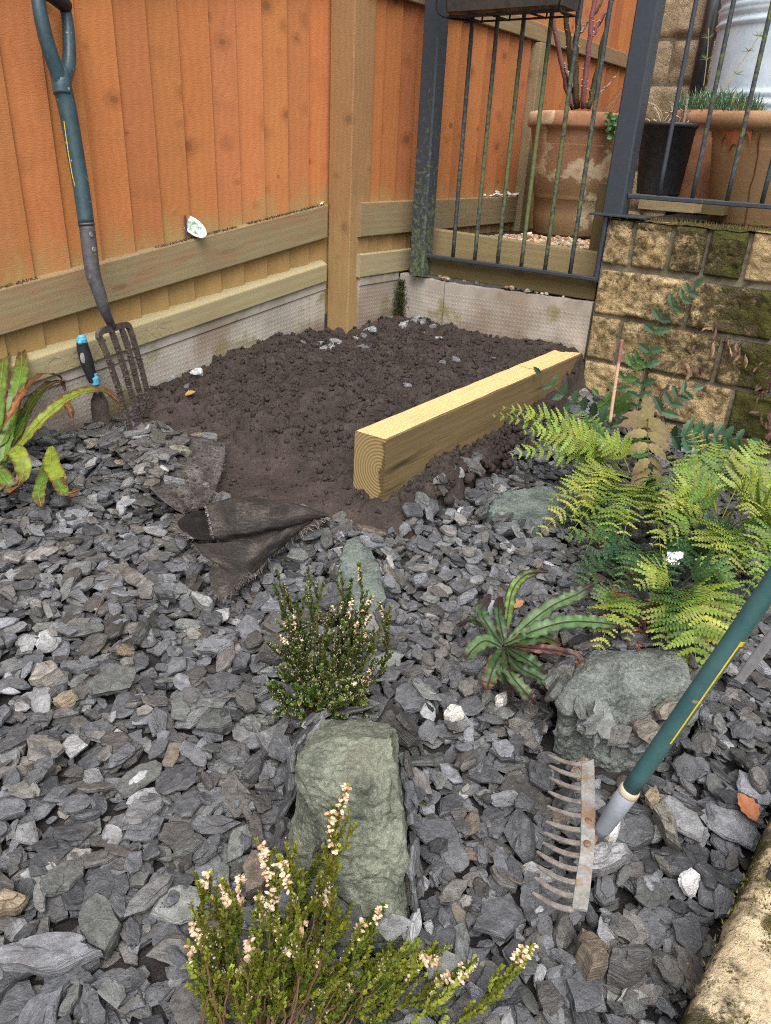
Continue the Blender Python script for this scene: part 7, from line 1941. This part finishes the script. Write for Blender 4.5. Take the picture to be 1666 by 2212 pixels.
# ================================================================== HEATHERS
LD_ = .00075; S0_ = .45
def heather(label, base, shoots, leafL, r0, cols, flower, fl_n, name='heather', dead=.1):
    t = thing(name, base, label, 'heather')
    mlf, mst, mfl, mwt = MB(), MB(), MB(), MB()
    for (p0, p1, p2, fl, r_, side) in shoots:
        n = 26; p1 = np.asarray(p1) + rng.normal(0, 1, 3)*np.linalg.norm(np.asarray(p2)-np.asarray(p0))*.10; fl = fl if fl > .45 else 0; C = bez(p0, p1, p2, n); C[1:-1] += rng.normal(0, .0012, (n-2, 3)); T = np.gradient(C, axis=0); L = np.linalg.norm(np.diff(C, axis=0), axis=1).sum()
        mst.tube(C, np.linspace(r_, r_*.45, n), 5, (.10,.055,.03), caps=False)
        def clothe(C, T, L, s0, k0=1.0):
            nl = int(L*(1-s0)/LD_); cb = np.array(cols[rng.integers(len(cols))])*rng.uniform(.8, 1.25)
            for j in range(nl):
                s_ = s0 + (1-s0)*rng.random(); x = s_*(len(C)-1); i = min(int(x), len(C)-2); c = lerp(C[i], C[i+1], x-i); d = nrm(T[i])
                a = rng.uniform(0, 6.28); u = nrm(np.cross(d, vec(.31, .62, .72))); v = np.cross(d, u); o_ = u*math.cos(a) + v*math.sin(a)
                ln = leafL*rng.uniform(.7, 1.2)*k0; ld = nrm(o_*.85 + d*.75); w_ = np.cross(ld, d); w_ = nrm(w_)*ln*.34
                cc = cb*rng.uniform(.65, 1.35)*(1.25 if s_ > .8 else 1)
                b = c + o_*.0006; mlf.add([b - w_*.6, b + w_*.6, b + ld*ln*.6 + w_, b + ld*ln, b + ld*ln*.6 - w_], [(0,1,2,4),(4,2,3)], cc)
        clothe(C, T, L, S0_)
        for q in range(side):                                    # side shoots
            s_ = rng.uniform(.35, .95); i = int(s_*(n-2)); d = nrm(T[i]); a = rng.uniform(0, 6.28); u = nrm(np.cross(d, vec(.3,.6,.7))); v = np.cross(d, u)
            e = nrm(d*.9 + (u*math.cos(a) + v*math.sin(a))*.8 + Z*.25); l2 = rng.uniform(.014, .042)
            S_ = bez(C[i], C[i] + e*l2*.5, C[i] + nrm(e + d*.8)*l2, 8); mst.tube(S_, .0006, 4, (.11,.07,.035), caps=False); clothe(S_, np.gradient(S_, axis=0), l2, .05, .9)
            if rng.random() < dead: 
                for w in range(7): c = S_[rng.integers(3, 8)] + rng.normal(0, .002, 3); mwt.add(ICO1[0]*vec(.0011, .0011, .0015)*rng.uniform(.7, 1.3) + c, ICO1[1], (.52,.42,.38))
        if fl > 0:                                               # spike of dried bells
            mfl = MB()
            m_ = int(fl_n*fl); sp_ = C[int(n*.80):]; 
            for j in range(m_):
                c = lerp(C[int(n*(1-.22*fl)*.999)], C[-1], rng.random()**.8) ; d = nrm(T[-1]); a = rng.uniform(0, 6.28); u = nrm(np.cross(d, vec(.3,.6,.7))); v = np.cross(d, u); o_ = nrm(u*math.cos(a) + v*math.sin(a) + d*rng.uniform(-.5, .5))
                b = c + o_*flower*.55; R_ = np.stack([nrm(np.cross(o_, vec(.2,.1,.97))), np.cross(o_, nrm(np.cross(o_, vec(.2,.1,.97)))), o_])
                V = (ICO1[0]*vec(.36, .36, .72)*flower*rng.uniform(.75, 1.1)) @ R_
                cc = np.array((.86,.66,.48) if rng.random() < .80 else (.68,.40,.24))*rng.uniform(.8, 1.2); mfl.add(V + b, ICO1[1], np.clip(cc, 0, .9))
            mfl.obj('flower_spike', MAT['petal'], t)
    mst.obj('stems', MAT['stem'], t); mlf.obj('foliage', MAT['leaf'], t)
    if mwt.n: mwt.obj('faded_bells', MAT['petal'], t)
    return t
# heather in the middle of the bed
b1 = top(690, 1545, -.01); sh = []
kd = float((b1-ORG)@FW)/FPX
def hpnt(px, py, up): P = gs(px, py, up); return P
def toward(px, py, Yd): return dp(px, py, Yd)
Y1 = b1[1]
heads = [(775,1215,.6,.03),(735,1235,.0,.05),(805,1288,1.0,.0),(820,1300,.9,.0),(615,1345,1.0,.03),(632,1330,1.0,.02),(605,1375,.6,.0),(600,1400,.5,.0),(640,1365,.6,.02),(665,1225,.0,.05),(662,1270,.0,.04),(595,1230,.0,.06),(590,1260,.2,.05),(720,1310,.5,.02),(740,1300,.6,.02),(760,1290,.8,.01),
   (700,1330,.2,.02),(690,1300,.1,.03),(745,1345,.4,.0),(785,1390,.9,.0),(775,1400,.7,-.01),(755,1440,.5,-.02),(795,1365,.7,0),(800,1450,.8,-.03),(790,1465,.8,-.03),(765,1475,.6,-.04),(775,1495,.3,-.04),(730,1400,.3,0),(700,1420,.3,-.02),(650,1420,.2,0),(620,1430,.1,0),(590,1440,.1,0),(580,1390,.0,.02),(585,1480,.0,-.02),(600,1510,.0,-.03),(640,1480,.2,-.04),(680,1470,.3,-.05),(720,1490,.3,-.05),(750,1520,.2,-.05),(785,1520,.1,-.05),
   (825,1425,.1,-.02),(640,1540,.0,-.04),(690,1530,.1,-.06),(730,1545,.2,-.06),(845,1590,.1,-.08),(820,1580,.0,-.08),(610,1460,.0,-.02),(665,1390,.1,0),(710,1370,.2,0),(740,1470,.3,-.04),(630,1395,.3,.01),(760,1250,.2,.03),(700,1260,.0,.04),(640,1300,.1,.03),(800,1330,.5,.0),(770,1345,.6,0),(690,1500,.3,-.06),(650,1505,.2,-.05),(600,1545,0,-.05),(715,1445,.3,-.03),(845,1310,.2,.02)]
for (px, py, fl, dy) in heads:
    e = toward(px, py, Y1 + dy + rng.uniform(-.02, .03)); g0 = float(surf(e[0], e[1])[0]) + .012; e[2] = max(e[2], g0)
    p0 = b1 + vec(rng.normal(0, .014), rng.normal(0, .014), 0); md = lerp(p0, e, .5) + vec((e[0]-p0[0])*.22, 0, -.0 + rng.uniform(-.01, .02))
    sh.append((p0, md, e, fl, .0013, 9))
LD_ = .00055
heather('flowering heather with small peach dried bells growing in the middle of the slate bed', b1, sh, .0050, .001, [(.082,.125,.026), (.110,.145,.030), (.058,.098,.024)], .0044, 26, dead=.7)
# nearest heather, at the bottom of the photo
b2 = gs(560, 2330, .02); sh = []; Y2 = b2[1]
heads = [(750,1697,1.0,.05),(713,1755,.7,.03),(770,1780,.4,.05),(567,1825,.9,.02),(605,1850,.8,.0),(585,1870,.8,0),(638,1822,.4,.03),(742,1790,.0,.04),(450,1885,.6,.02),(485,1905,.9,.0),(520,1890,.8,0),(560,1925,.8,.02),(595,1910,.8,0),(595,1990,.8,-.01),(660,1990,1.0,-.02),(665,2040,1.0,-.03),(690,2060,.8,-.03),(415,1990,.8,0),(408,2035,.6,0),(540,2030,.8,-.02),(520,2090,.5,-.03),(715,1920,.7,.02),(828,1955,.7,.04),(745,1985,.4,.02),(785,1990,.6,.03),(650,1880,.0,.03),(690,1850,.0,.03),(640,1950,.2,.0),(700,2000,.2,.0),
   (940,2040,.0,.03),(925,2070,.0,.02),(880,2060,.0,.02),(850,2050,.0,.02),(895,2095,.0,.02),(760,2150,.9,-.02),(715,2140,.6,-.02),(835,2150,.9,.0),(855,2105,.3,.0),(905,2172,.9,.0),(935,2170,.8,0),(1020,2105,.9,.03),(1000,2130,.9,.02),(1125,2170,.7,.05),(1100,2195,.5,.04),(640,2100,.4,-.03),(600,2130,.2,-.03),(560,2120,.1,-.03),(470,2060,.0,-.01),(440,2100,.1,-.01),(430,2150,.0,-.02),(480,2140,.2,-.03),(520,2180,.2,-.04),(580,2200,.0,-.05),(640,2190,.1,-.05),(700,2200,.1,-.05),(660,2150,.2,-.04),(420,2195,.0,-.02),(460,2200,.0,-.03),(780,2200,.2,-.02),(800,2120,.1,.0),(740,2090,.1,-.01),(680,1930,.1,.02),(610,2050,.4,-.02),(570,2070,.2,-.02),(500,1990,.2,0),(470,1950,.3,.01),(540,1960,.2,0),(625,1990,.3,-.01),(770,2050,.1,.01),(810,2010,.1,.03),(720,2060,.2,-.01),(490,2030,.2,-.01),(455,2010,.1,0)]
for (px, py, fl, dy) in heads:
    if fl < .25 and rng.random() < .25: continue
    e = toward(px, py, Y2 + .13 + dy + rng.uniform(-.015, .02)); g0 = float(surf(e[0], e[1])[0]) + .012; e[2] = max(e[2], g0)
    p0 = b2 + vec(rng.normal(0, .03) + (px-600)/FPX*.12, rng.normal(0, .03) + .02, 0); md = lerp(p0, e, .45) + vec((e[0]-p0[0])*.22, rng.uniform(-.01, .02), rng.uniform(-.02, .01))
    sh.append((p0, md, e, fl, .0016, 9))
LD_ = .00062
heather('nearest heather with pale peach dried flowers rising over the bottom edge of the photo', b2, sh, .0058, .0012, [(.150,.180,.020), (.195,.215,.026), (.090,.125,.020)], .0066, 34, dead=.15)
# a stray sprig by the rock and one on the slates
m, ms, mf = MB(), MB(), MB()
sprig = thing('heather_sprig', top(905, 1735, .004), 'short broken heather sprig lying on the slates right of the upright rock', 'heather')
C = bez(top(883, 1730, .008), top(900, 1728, .018), top(925, 1742, .010), 12); ms.tube(C, .0007, 5, (.10,.06,.03))
for j in range(90):
    i = rng.integers(1, 11); o_ = nrm(rng.normal(0, 1, 3)); w_ = nrm(np.cross(o_, Z))*.0007; m.add([C[i]-w_, C[i]+w_, C[i]+o_*.0042], [(0,1,2)], np.array((.07,.11,.03))*rng.uniform(.6, 1.4))
for j in range(9): mf.add(ICO1[0]*.0018 + C[rng.integers(0, 4)] + rng.normal(0, .003, 3), ICO1[1], (.7,.45,.3))
ms.obj('stem', MAT['stem'], sprig); m.obj('foliage', MAT['leaf'], sprig); mf.obj('dried_flowers', MAT['petal'], sprig)
